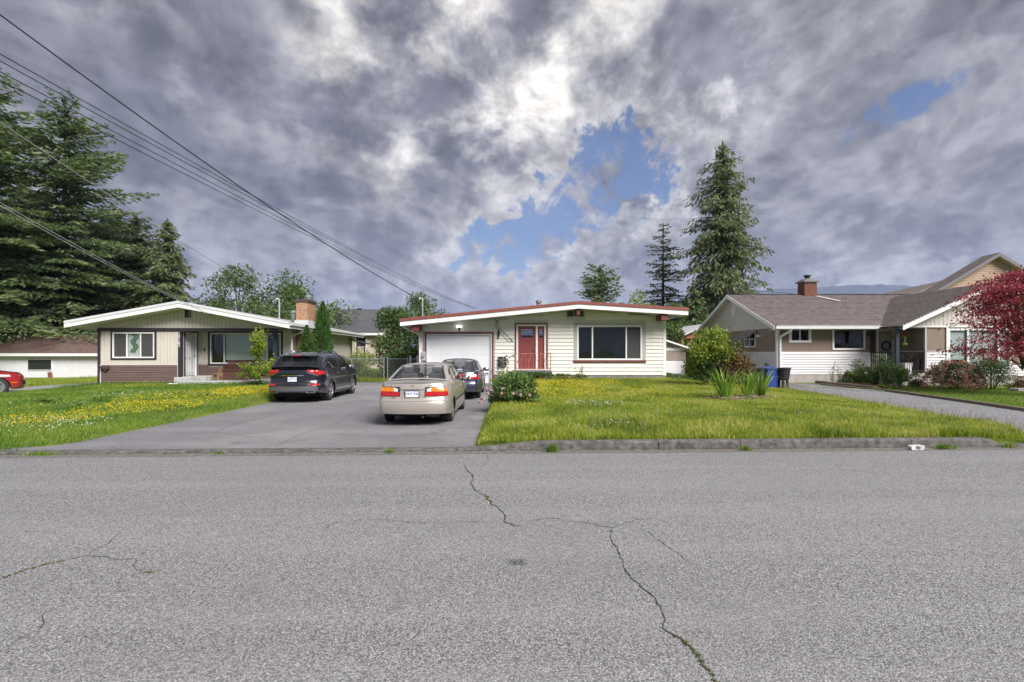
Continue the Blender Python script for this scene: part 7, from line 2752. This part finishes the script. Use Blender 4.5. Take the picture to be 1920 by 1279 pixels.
# ------------------------------------------------------------------ navy sedan
P_navy = paint('navy_paint', (.012, .020, .045), .3, .3)
alt = dict(civ)
alt.update(L=4.65, W=1.76, paint=P_navy, round_r=(.6, .15),
           shoulder=[(0, .98), (.4, 1.02), (.95, 1.0), (1.7, .965), (2.7, .93), (3.4, .88), (4.1, .80), (4.65, .66)],
           roofline=[(.66, 1.02), (.95, 1.17), (1.35, 1.35), (1.7, 1.415), (2.3, 1.42), (2.7, 1.385), (3.05, 1.26), (3.5, .95)],
           rear_glass=(.7, 1.5), front_glass=(2.62, 3.44), side_win=[(1.08, 1.36), (1.40, 2.06), (2.14, 3.02)],
           wheels=(.95, 3.57), rear_prof=[(.2, .06), (.3, .0), (.45, -.02), (.58, .0), (.66, .03), (.82, .05), (.98, .12), (1.05, .16)], seats=(1.4, 2.3))
C2 = Car('car', 'navy blue sedan parked against the garage door', (-2.0, 17.85, .0), .6, alt)
C2.build()
rt = C2.root
for sd in (-1, 1):
    tl = C2.on_rear('tail_light', M_tailred, min(sd * .34, sd * .74), max(sd * .34, sd * .74), lambda x: .74 + .05 * (abs(x) < .5), .90, .012)
    C2.on_side('tail_lens', M_tailred, sd, 0, .2, .75, .89, .01, 6, parent=tl)
    C2.on_rear('tail_lens', M_tailclear, min(sd * .38, sd * .55), max(sd * .38, sd * .55), .755, .80, .016, parent=tl)
    for hy in (1.58, 2.55):
        hx = C2.side_x(hy, .80)
        MB().rbox(min(sd * hx, sd * (hx + .03)), max(sd * hx, sd * (hx + .03)), hy - .09, hy + .09, .785, .815, .008).build('door_handle', P_navy, rt)
    for gy_ in (1.36, 2.10, 3.08):
        C2.on_side('door_gap', M_under, sd, gy_ - .004, gy_ + .004, .3, C2.zsh(gy_) - .01, .0015, 3, 6)
    C2.mirror(sd, 2.96, .95, M_plastic, 1.0)
C2.on_rear('bumper_edge', P_navy, -.72, .72, .59, .61, .012)
C2.on_rear('boot_garnish', M_tailred, -.33, .33, .80, .90, .008)
C2.plate('MS4 81K', .70, off=.012)
text_mesh('ALTIMA', .045, M_chrome, 'badge', rt, (.46, C2.rear(.46, .95)[1] - .012, .94), (R(80), 0, R(8)), .002)

# ------------------------------------------------------------------ black crossover
P_black = paint('black_paint', (.010, .011, .020), .25, .25)
mur = dict(L=4.80, W=1.91, paint=P_black, round_r=(.65, .16), round_f=(.8, .2), bow=.17, bow_f=.2,
           section=[(.2, .93), (.35, .985), (.55, .995), (.72, .975), (.9, 1.0), (1.05, .965), (1.2, .93), (1.4, .9)],
           rear_prof=[(.22, .10), (.34, .03), (.46, .0), (.58, .0), (.66, .05), (.78, .11), (.95, .10), (1.05, .09), (1.15, .15), (1.25, .2)],
           front_prof=[(.2, .1), (.4, .0), (.7, .04), (.9, .2), (1.1, .5)],
           shoulder=[(0, 1.10), (.5, 1.16), (1.0, 1.17), (1.35, 1.10), (2.2, 1.085), (3.2, 1.07), (3.9, 1.02), (4.8, .86)],
           deck_crown=[(0, .03), (.3, .03), (3.2, .05), (4.0, .06), (4.8, .01)],
           roofline=[(.12, 1.18), (.35, 1.38), (.62, 1.58), (.9, 1.64), (1.6, 1.69), (2.3, 1.685), (2.8, 1.60), (3.3, 1.36), (3.78, 1.06)],
           rear_glass=(.14, .70), front_glass=(2.72, 3.66), side_win=[(.98, 1.36), (1.40, 2.08), (2.16, 3.05)], win_top=.86,
           sill=[(0, .36), (.5, .30), (1.3, .24), (3.5, .24), (4.5, .26), (4.8, .3)], wheels=(1.0, 3.825), arch=.415, tr=.37, tw=.235, rim=.235,
           tumble=.36, crown=.035, seats=(1.5, 2.5), spokes=5, spoke_pair=(-.16, .16), spoke_w=(.018, .03), shelf=False, glass=M_priv, win_bow=.08, seal=M_chrome)
C3 = Car('car', 'black crossover with chrome window line parked beside the beige house lawn', (-7.26, 16.82, -.005), 2.0, mur)
C3.build()
rt = C3.root
for sd in (-1, 1):
    # boomerang lamps
    tl = C3.on_rear('tail_light', M_tailred, min(sd * .47, sd * .80), max(sd * .47, sd * .80), lambda x: 1.05 - (abs(x) - .47) * .36, lambda x: 1.115 - (abs(x) - .47) * .06, .014, 9)
    C3.on_side('tail_lens', M_tailred, sd, .0, .42, lambda y: .93 + y * .16, lambda y: 1.09 - y * .12, .012, 8, parent=tl)
    C3.on_rear('lamp_chrome', M_chrome, min(sd * .45, sd * .80), max(sd * .45, sd * .80), lambda x: 1.025 - (abs(x) - .45) * .38, lambda x: 1.045 - (abs(x) - .45) * .38, .012, 9, parent=tl)
    C3.on_rear('reflector', M_tailred, min(sd * .56, sd * .78), max(sd * .56, sd * .78), .60, .65, .01)
    C3.on_side('reflector', M_tailred, sd, 0, .1, .60, .645, .008, 4)
    ex = C3.on_rear('exhaust_tip', M_chrome, min(sd * .46, sd * .72), max(sd * .46, sd * .72), .345, .425, .012)
    C3.on_rear('exhaust_opening', M_under, min(sd * .49, sd * .69), max(sd * .49, sd * .69), .362, .408, .018, parent=ex)
    # arch cladding
    for wy in mur['wheels']:
        mb = MB()
        aa = np.linspace(-.1, math.pi + .1, 22)
        pts_i = [(wy + .415 * math.cos(a), .37 + .415 * math.sin(a)) for a in aa]
        pts_o = [(wy + .475 * math.cos(a), .37 + .475 * math.sin(a)) for a in aa]
        vs = [C3.S(y, max(.22, z), sd, .012) for y, z in pts_i] + [C3.S(y, max(.22, z), sd, .006) for y, z in pts_o]
        n = len(aa)
        mb.add(vs, [(i, i + 1, n + i + 1, n + i) for i in range(n - 1)])
        mb.build('arch_cladding', M_grey_pl, rt)
    C3.on_side('sill_trim', M_chrome, sd, 1.46, 3.36, lambda y: .335 + .02 * math.sin(y), lambda y: .39 + .02 * math.sin(y), .02)
    C3.on_side('sill_cladding', M_grey_pl, sd, 1.44, 3.38, .245, .33, .012)
    for hy in (1.75, 2.72):
        hx = C3.side_x(hy, .93)
        MB().rbox(min(sd * hx, sd * (hx + .035)), max(sd * hx, sd * (hx + .035)), hy - .1, hy + .1, .925, .955, .008).build('door_handle', M_chrome, rt)
    for gy_ in (1.38, 2.12, 3.2):
        C3.on_side('door_gap', M_under, sd, gy_ - .004, gy_ + .004, .4, C3.zsh(gy_) - .01, .0015, 3, 6)
    # chrome line kicking up at the rear quarter
    mb = MB()
    line = [(.50, .20), (.72, .36), (.95, .42), (1.12, .30), (1.3, .10), (1.8, .05), (2.6, .05), (3.2, .06)]
    mb.tube([C3.G(y, v, sd, .008) for y, v in line], .012, 5)
    mb.build('chrome_line', M_chrome, rt)
    mb = MB()
    mb.tube([C3.G(y, v, sd, .006) for y, v in ((.62, .5), (.95, .92), (1.6, .94), (2.3, .94), (2.9, .9), (3.4, .55))], .011, 5)
    mb.build('chrome_line', M_chrome, rt)
    # roof rail
    mb = MB()
    mb.tube([(sd * (C3.gx(y, 1) - .03), y, C3.ztop(y) + h) for y, h in ((.75, .0), (.95, .045), (1.6, .055), (2.3, .045), (2.65, .0))], .018, 6)
    mb.build('roof_rail', M_chrome, rt)
    C3.mirror(sd, 3.12, 1.10, P_black, 1.05)
# spoiler, wiper, garnish, lower bumper
mb = MB()
mb.grid(lambda u, v: (u * .60, .36 + v * .42 - .05 * (1 - u * u), 1.575 + .075 * v + .02 * (1 - u * u)), list(np.linspace(-1, 1, 13)), [0, .5, 1])
mb.grid(lambda u, v: (u * .60, .36 + v * .30 - .05 * (1 - u * u), 1.545 + .05 * v + .02 * (1 - u * u)), list(np.linspace(-1, 1, 13)), [0, .5, 1])
mb.grid(lambda u, v: (u * .60, .36 - .05 * (1 - u * u), 1.545 + .03 * v + .02 * (1 - u * u)), list(np.linspace(-1, 1, 13)), [0, 1])
sp = mb.build('spoiler', P_black, rt, smooth=False)
MB().box(-.14, .14, .295, .31, 1.572, 1.592).build('brake_light', M_tailred, sp)
mb = MB().tube([(-.02, .14, 1.22), (.30, .16, 1.25)], [.02, .008], 5)
mb.build('rear_wiper', M_plastic, rt)
MB().prism([(.0, 1.70), (.16, 1.70), (.05, 1.75)], 'x', -.012, .012).build('shark_fin', M_white, rt)
for o_ in [rt.children[-1]]:
    o_.location = (0, .82, -.04)
C3.on_rear('boot_garnish', M_chrome, -.36, .36, .905, .935, .02, 12)
C3.on_rear('bumper_cladding', M_grey_pl, -.80, .80, .40, lambda x: .55 - .05 * abs(x) ** 3, .012, 16)
C3.on_rear('bumper_chrome', M_chrome, -.80, .80, lambda x: .54 - .10 * max(0, abs(x) - .45) ** 1.5, lambda x: .562 - .10 * max(0, abs(x) - .45) ** 1.5, .022, 18, 3)
C3.on_rear('boot_crease', M_plastic, -.62, .62, .645, .66, .004, 12)
C3.plate('NC9 12V', .80, off=.02, sub='BEAUTIFUL')

# ------------------------------------------------------------------ red car at the left edge (parked across the lane)
P_red = paint('red_paint', (.33, .010, .014), .25, .25)
red = dict(mur)
red.update(L=4.35, W=1.80, paint=P_red, round_r=(.7, .2), wheels=(.78, 3.70), tr=.36, arch=.40, rim=.25, spokes=10, spoke_pair=(0,), spoke_w=(.016, .022), glass=M_carglass, seal=M_plastic,
           shoulder=[(0, .98), (.4, 1.02), (1.0, 1.04), (2.2, 1.03), (3.0, 1.02), (3.6, .97), (4.35, .84)],
           roofline=[(.15, 1.05), (.4, 1.28), (.7, 1.50), (1.0, 1.57), (1.6, 1.6), (2.2, 1.58), (2.7, 1.46), (3.35, 1.04)],
           rear_glass=(.18, .78), front_glass=(2.3, 3.25), side_win=[(.9, 1.2), (1.24, 1.85), (1.93, 2.62)], seats=(1.3, 2.1))
C4 = Car('car', 'red hatchback nosing in from the frame edge by the white outbuilding', (-23.1, 17.5, -.02), -44, red)
C4.build()
for sd in (-1, 1):
    tl = C4.on_side('head_light', M_tailclear, sd, 3.72, 4.16, lambda y: .74 + (y - 3.72) * .02, lambda y: .86 - (y - 3.72) * .08, .008, 8)
    C4.on_side('side_marker', M_tailamber, sd, 4.1, 4.3, .50, .535, .008, 4)
    C4.mirror(sd, 2.72, 1.04, P_red)
mbf = MB()
mbf.grid(lambda u, v: C4.front(u * .55, .42 + .18 * v, .006), list(np.linspace(-1, 1, 9)), [0, .5, 1])
mbf.build('grille', M_plastic, C4.root)

# ================================================================== small things
# chain-link fence with a gate
FE = thing('fence', (-10.0, 25.0, .22), 'grey chain link fence with a gate between the two houses', 'fence')
posts = [.2, 2.1, 3.68, 3.86, 4.86, 5.65]
for i, x in enumerate(posts):
    r = .032 if i in (2, 3, 4) else .022
    MB().tube([(x, 0, -.3), (x, 0, 1.22 if i in (2, 3, 4) else 1.16)], r, 8).ball((x, 0, 1.23 if i in (2, 3, 4) else 1.17), (r * 1.1, r * 1.1, r * .8), 8, 5).build('post', M_galv, FE)
for a, b_ in ((.2, 3.68), (3.86, 4.86), (4.95, 5.65)):
    MB().tube([(a, 0, 1.14), (b_, 0, 1.14)], .018, 7).build('rail', M_galv, FE)
MB().tube([(3.86, 0, .06), (4.86, 0, .06)], .018, 7).build('rail', M_galv, FE)
mb = MB()
for a, b_ in ((.2, 3.68), (3.86, 4.86), (4.95, 5.65)):
    h = 1.1
    step = .075
    n = int((b_ - a + h) / step)
    for k in range(n):
        x0 = a - h + k * step
        xa, za = max(a, x0), .04 + max(0, a - x0)
        xb, zb_ = min(b_, x0 + h), .04 + min(h, b_ - x0)
        if xb > xa:
            mb.tube([(xa, -.003, za), (xb, -.003, zb_)], .0032, 3, caps=False)
            mb.tube([(a + b_ - xa, .003, za), (a + b_ - xb, .003, zb_)], .0032, 3, caps=False)
cl = mb.build('chain_link', M_galv, FE)
cl['kind'] = 'stuff'
for x in (4.95, 5.3):
    MB().box(x, x + .07, -.02, .02, -.2, 1.3).build('picket', M_white, FE)
# dark garden fence by the shed
DF = thing('fence', (9.35, 26.5, .4), 'dark wooden fence stub beside the clapboard shed', 'fence')
for x in (0, 1.2):
    MB().box(x, x + .1, 0, .1, -.3, 1.55 if x == 0 else 1.0).build('post', M_black, DF)
for z in (.3, .82):
    MB().box(.1, 1.2, .02, .08, z, z + .08).build('rail', M_black, DF)
for k in range(9):
    MB().box(.12 + k * .12, .2 + k * .12, .0, .02, -.05, .78).build('board', pmat('fence_dark', (.025, .022, .02), .9), DF)


def bin_(x, y, rz, col, label, H=.95, W=.52, lid=None, name='wheelie_bin', group='bins beside the gravel driveway'):
    root = thing(name, (x, y, gz(x, y)), label, 'bin', rz, group)
    mt = pmat('bin_' + name + str(col), col, .5, .12, 5)
    w0, w1 = W * .40, W * .5
    vs = [(-w0, -w0, .04), (w0, -w0, .04), (w0, w0, .04), (-w0, w0, .04), (-w1, -w1, H), (w1, -w1, H), (w1, w1, H), (-w1, w1, H)]
    fs = [(0, 3, 2, 1), (0, 1, 5, 4), (1, 2, 6, 5), (2, 3, 7, 6), (3, 0, 4, 7)]
    mb = MB().add(vs, fs)
    mb.box(-w1 - .02, w1 + .02, -w1 - .02, w1 + .02, H - .07, H - .02)
    mb.build('body', mt, root)
    if lid is not None:
        m2 = pmat('lid_' + str(lid), lid, .45, .1, 5)
        mb = MB()
        mb.grid(lambda u, v: (u * (w1 + .03), v * (w1 + .04), H + .06 - .05 * (abs(u) ** 4) - .03 * v * v), list(np.linspace(-1, 1, 9)), list(np.linspace(-1, 1, 7)))
        mb.box(-w1 - .03, w1 + .03, -w1 - .05, w1 + .04, H - .02, H + .005)
        mb.build('lid', m2, root)
        mb = MB().tube([(-w1 * .7, w1 + .07, H - .03), (w1 * .7, w1 + .07, H - .03)], .016, 6)
        mb.build('handle', mt, root)
    for sx_ in (-1, 1):
        MB().lathe([(.09, -.03), (.1, -.02), (.1, .02), (.09, .03)], 14, 'x', (sx_ * (w0 + .02), w0 - .04, .10)).build('wheel', M_rubber, root)
    return root


bin_(10.42, 22.6, 8, (.02, .035, .02), 'dark green lidded bin half behind the bush', 1.0, .56, (.03, .05, .035))
bin_(10.2, 21.3, -6, (.022, .02, .02), 'black bin between the green and blue bins', .82, .5, (.05, .04, .035))
bin_(10.93, 21.5, 5, (.015, .05, .30), 'bright blue bin beside the black tub', .84, .5, (.05, .09, .36))
# round black tub with torn foot
TB = thing('tub', (11.42, 21.35, gz(11.42, 21.35)), 'black plastic tub on stubby legs at the gravel edge', 'tub', group='bins beside the gravel driveway')
MB().lathe([(.16, .34), (.235, .40), (.285, .80), (.31, .81), (.31, .86), (.28, .86), (.22, .5)], 20).build('body', pmat('tub_black', (.018, .018, .022), .5, .2, 6), TB)
for k in range(6):
    a = k * 1.047
    MB().box(.18 * math.cos(a) - .04, .18 * math.cos(a) + .04, .18 * math.sin(a) - .04, .18 * math.sin(a) + .04, 0, .38).build('leg', M_black, TB)
# blue bin behind the left house corner
bin_(-19.75, 25.2, 0, (.03, .08, .22), 'blue bin peeking out behind the beige bungalow corner', .95, .5, (.03, .08, .22), group='bins')
GBX = thing('storage_box', (-24.3, 33.6, gz(-24.3, 33.6)), 'pale green slatted box against the white outbuilding', 'box')
for k in range(4):
    MB().rbox(-.62, .72, 0, .5, .02 + k * .21, .21 + k * .21, .01).build('slat', pmat('pale_green', (.30, .42, .36), .6, .08), GBX)
MB().box(-.66, .76, -.03, .53, .86, .9).build('lid', pmat('pale_green', (.30, .42, .36)), GBX)

# porch furniture of the left house (local frame of that house)
def h1w(x, y, z):
    a = R(4)
    return (-10.35 + x * math.cos(a) - y * math.sin(a), 23.7 + x * math.sin(a) + y * math.cos(a), z)


BN = thing('bench', h1w(-2.75, .75, .36), 'brown wooden storage bench on the porch', 'bench', 4)
M_bench = pmat('bench_brown', (.085, .035, .025), .6, .25, 5, stretch=(1, 4, 4))
MB().rbox(-.55, .55, -.25, .25, .02, .46, .015).build('seat_box', M_bench, BN)
MB().rbox(-.58, .58, -.29, .26, .46, .52, .012).build('seat', M_bench, BN)
for k in range(3):
    MB().rbox(-.55, .55, .20, .25, .53 + k * .135, .655 + k * .135, .008).build('back_board', M_bench, BN)
for sx_ in (-.58, .52):
    MB().rbox(sx_, sx_ + .06, -.25, .25, .0, .72, .01).build('arm', M_bench, BN)
TC = thing('childs_chair', h1w(-3.5, .45, .36), 'little carved wooden chair left of the bench', 'chair', -20)
M_lw = pmat('light_wood', (.22, .14, .07), .7, .3, 9)
MB().rbox(-.17, .17, -.16, .16, .26, .32, .01).build('seat', M_lw, TC)
for sx_ in (-.16, .11):
    mb = MB()
    mb.prism([(-.16, 0), (-.09, 0), (-.07, .16), (.0, .2), (.07, .16), (.09, 0), (.16, 0), (.17, .3), (-.16, .3)], 'x', sx_, sx_ + .05)
    mb.build('side', M_lw, TC)
MB().prism([(-.17, .32), (.17, .32), (.14, .52), (.05, .62), (-.05, .62), (-.14, .52)], 'y', .12, .16).build('backrest', M_lw, TC)

# porch things of the right house
def w3(X_, Y_, Z_):
    return (X_, Y_, Z_)


HB_ = thing('hanging_basket', (18.28, 24.1, 2.30), 'orange flower basket hanging under the porch roof', 'basket')
mb = MB().lathe([(.06, 0), (.15, .08), (.19, .2), (.20, .22)], 12)
mb.build('bowl', pmat('wicker', (.16, .09, .04), .9, .3, 30), HB_)
for k in range(3):
    a = k * 2.09
    MB().tube([(.19 * math.cos(a), .19 * math.sin(a), .22), (0, 0, .53)], .004, 4).build('chain', M_black, HB_)
P = Plant(301)
rg = np.random.default_rng(301)
P.leaves(np.array([0, 0, .2]) + rg.normal(0, 1, (160, 3)) * np.array([.19, .16, .07]), .09, .06)
P.build('flowers', leafmat('orange_petals', [(.2, (.40, .14, .02)), (.8, (.68, .34, .08))], .3), HB_)
BF = thing('wind_chime', (18.62, 24.0, 2.02), 'yellow hummingbird feeder hanging beside the flower basket', 'feeder')
MB().tube([(0, 0, .82), (0, 0, .44)], .005, 4).build('cord', M_black, BF)
MB().lathe([(.03, .44), (.05, .38), (.05, .14), (.03, .1)], 10).build('bottle', pmat('pale_glass', (.5, .55, .35), .2), BF)
MB().lathe([(.11, .0), (.13, .04), (.12, .08), (.03, .12)], 12).build('tray', pmat('lime_plastic', (.50, .52, .06), .5), BF)
PT = thing('planter', (18.35, 23.62, .72), 'white square planter with dark flowers behind the railing', 'planter')
MB().add([(-.15, -.15, 0), (.15, -.15, 0), (.15, .15, 0), (-.15, .15, 0), (-.19, -.19, .48), (.19, -.19, .48), (.19, .19, .48), (-.19, .19, .48)], [(0, 3, 2, 1), (0, 1, 5, 4), (1, 2, 6, 5), (2, 3, 7, 6), (3, 0, 4, 7), (4, 5, 6, 7)]).build('pot', M_white, PT)
P = Plant(302)
P.leaves(np.array([0, 0, .6]) + rg.normal(0, 1, (260, 3)) * np.array([.19, .16, .12]), .08, .05)
P.build('foliage', leafmat('dark_purple_leaves', [(.2, (.02, .03, .02)), (.5, (.05, .03, .06)), (.85, (.10, .14, .05))], .3), PT)
P2 = thing('planter', (18.74, 23.6, .72), 'tall black round planter beside the white planter', 'planter')
MB().lathe([(.14, 0), (.16, .05), (.21, .62), (.23, .64), (.23, .70), (.19, .70)], 16).build('pot', M_black, P2)
P = Plant(303)
P.leaves(np.array([0, 0, .76]) + rg.normal(0, 1, (160, 3)) * np.array([.15, .13, .07]), .07, .05)
P.build('foliage', leafmat('dark_red_leaves', [(.2, (.04, .02, .02)), (.85, (.14, .05, .05))], .3), P2)
P3 = thing('planter', (17.75, 24.1, .72), 'trailing green plant on a white stand at the railing', 'planter')
MB().lathe([(.13, 0), (.16, .35), (.18, .36), (.18, .42)], 14).build('pot', M_white, P3)
P = Plant(304)
P.leaves(np.array([0, -.05, .55]) + rg.normal(0, 1, (420, 3)) * np.array([.26, .2, .16]), .10, .06)
P.build('foliage', LM_broad, P3)

# logs at the bed, hose on the gravel edge
for i, (a, b_, r, lb) in enumerate((((14.35, 23.9, .29), (14.85, 20.7, .25), .075, 'upper weathered log edging the garden bed'), ((14.15, 23.2, .21), (14.62, 20.3, .19), .06, 'lower weathered log resting against the gravel'))):
    n = 7
    mb = MB().tube([Vector(a).lerp(Vector(b_), k / n) + Vector((0, 0, .012 * math.sin(k * 2.1))) for k in range(n + 1)], [r * (1 - .12 * k / n) for k in range(n + 1)], 9)
    o = mb.build('log', M_wood)
    tag(o, lb, 'log', 'logs edging the garden bed')
mb = MB()
rg = np.random.default_rng(310)
pts = []
for k in range(70):
    t_ = k / 69
    pts.append((12.4 + 1.8 * t_ + .22 * math.sin(t_ * 22), 23.0 - 3.6 * t_ + .3 * math.sin(t_ * 15 + 1), g(13.5, 21.5) + .03 + .01 * (k % 2)))
mb.tube(pts, .013, 5)
o = mb.build('garden_hose', pmat('hose_green', (.34, .42, .16), .5, .1))
tag(o, 'pale green garden hose snaking along the gravel edge', 'hose')
# carton by the kerb
CT = thing('carton', (7.02, 8.80, .004), 'small crushed white and grey carton lying against the kerb', 'carton', 4)
mb = MB()
mb.prism([(-.15, .015), (-.13, .0), (.13, .0), (.15, .02), (.155, .09), (.12, .10), (-.1, .098), (-.155, .08)], 'y', -.05, .05)
mb.build('body', pmat('carton_white', (.62, .60, .60), .6, .1, 14), CT)
MB().prism([(-.045, .02), (.045, .012), (.055, .082), (-.055, .088)], 'y', -.055, -.05).build('printed_panel', pmat('carton_grey', (.13, .14, .15), .5, .2, 14), CT)
MB().prism([(.06, .02), (.13, .02), (.135, .078), (.07, .08)], 'y', -.054, -.05).build('printed_panel', pmat('carton_pink', (.5, .38, .33), .5, .2, 14), CT)
CT.scale = (.78, .78, .78)
# stone slab at the maple's foot, plastic bag on the left lawn
SL = thing('stepping_stone', (20.3, 20.0, gz(20.3, 20)), 'flat grey stone on the clipped lawn', 'stone')
MB().prism([(-.5, -.2), (.3, -.25), (.6, .0), (.4, .25), (-.4, .2), (-.6, .05)], 'z', .0, .10).build('slab', M_conc, SL)
BG_ = thing('plastic_bag', (-14.8, 22.1, gz(-14.8, 22.1) + .03), 'scrap of white plastic lying on the lawn by the porch', 'bag')
mb = MB()
rg = np.random.default_rng(311)
mb.grid(lambda u, v: (u * .17 + .03 * math.sin(v * 7), v * .1, .05 + .05 * mnoise.noise(Vector((u * 3, v * 3, 1)))), list(np.linspace(-1, 1, 7)), list(np.linspace(-1, 1, 6)))
mb.build('film', M_white, BG_)

# ------------------------------------------------------------------ overhead wires
def wire(a, b_, sag, r, label, mat=M_black, n=26, group='overhead wires'):
    a, b_ = Vector(a), Vector(b_)
    pts = [a.lerp(b_, k / n) - Vector((0, 0, sag * 4 * (k / n) * (1 - k / n))) for k in range(n + 1)]
    o = MB().tube(pts, r, 5).build('overhead_wire', mat)
    tag(o, label, 'wire', group)
    return o


M_wire = pmat('wire_black', (.012, .012, .014), .6)
M_wire2 = pmat('wire_grey', (.30, .30, .31), .5)
wire((-12.6, 4.0, 10.9), (-4.37, 23.75, 4.18), .6, .016, 'thick black service wire dropping to the mast at the garage corner', M_wire)
for i, (dz, lb) in enumerate(((0.0, 'uppermost thin wire of the bundle running past the garage'), (-.16, 'second thin wire of the bundle running past the garage'), (-.42, 'third thin wire of the bundle running past the garage'), (-.62, 'lowest thin wire of the bundle running past the garage'))):
    wire((-13.2 - .05 * i, 3.0, 9.25 + dz), (-5.6, 80, 8.6 + dz * .2), .75, .012, lb, M_wire, 40)
wire((-14, 6, 10), (-11.9, 25.8, 4.35), .35, .012, 'grey service wire dropping to the mast on the beige bungalow', M_wire2)
wire((-15, 7, 8.6), (-13.6, 23.1, 3.35), .35, .010, 'upper pale cable reaching the beige bungalow eave', M_wire2)
wire((-15, 7.02, 8.48), (-13.62, 23.1, 3.31), .36, .010, 'lower pale cable reaching the beige bungalow eave', M_wire2)
wire((13.6, 30, 5.4), (52, 44, 6.2), .5, .014, 'thin wire behind the tan house chimney', M_wire)

# ------------------------------------------------------------------ distant mountains
mb = MB()
rg = random.Random(5)
def ridge(x, k):
    return (150 * k + 1.0 * 40 * mnoise.noise(Vector((x / 420, k * 3, 0))) + 34 * mnoise.noise(Vector((x / 130, k * 3, 7))) + 13 * mnoise.noise(Vector((x / 45, k, 3))))
def mount(x, v, d0, hk, sh):
    top = interp(x, [(900, 100), (1250, 250), (1500, 395), (1800, 470), (2100, 520), (2500, 540), (3000, 560), (4200, 520), (6000, 300)]) * hk
    h = (top + 26 * mnoise.noise(Vector((x / 330, sh, 0))) + 16 * mnoise.noise(Vector((x / 120, sh, 5))) + 6 * mnoise.noise(Vector((x / 40, sh, 9)))) * (v ** .8)
    gull = 30 * mnoise.noise(Vector((x / 160, v * 3, sh))) * v * (1 - v)
    return (x, d0 + 900 * v + gull * 3, h + gull - 30 * (1 - v))
mb.grid(lambda x, v: mount(x, v, 3300, 1.0, 0), list(np.arange(900, 6001, 40)), list(np.linspace(0, 1, 12)))
mb.grid(lambda x, v: mount(x, 1 - v * .9, 5600, 1.0, 0), list(np.arange(900, 6001, 80)), list(np.linspace(0, 1, 4)))
mo = mb.build('mountains', pmat('hazed_forest', (.028, .036, .05), .95, .4, .01), smooth=True)  # part of the distance haze is put into this bluish base colour
tag(mo, 'hazy forested mountain ridge behind the tan house', 'mountains', kind='structure')

# ------------------------------------------------------------------ haze
HAZE = True
if HAZE:
    hz = bpy.data.materials.new('haze')
    hz.use_nodes = True
    t = NT(hz.node_tree)
    t.n.clear()
    pv = t.add('ShaderNodeVolumePrincipled')
    pv.inputs['Color'].default_value = (.55, .66, 1.0, 1)
    pv.inputs['Density'].default_value = 0.00014
    pv.inputs['Anisotropy'].default_value = 0.0
    om = t.add('ShaderNodeOutputMaterial')
    t.l.new(pv.outputs[0], om.inputs['Volume'])
    hb = MB().box(-9500, 9500, -9500, 9500, -32, 640).build('haze', hz)
    tag(hb, 'pale haze in the air', 'haze', kind='stuff')
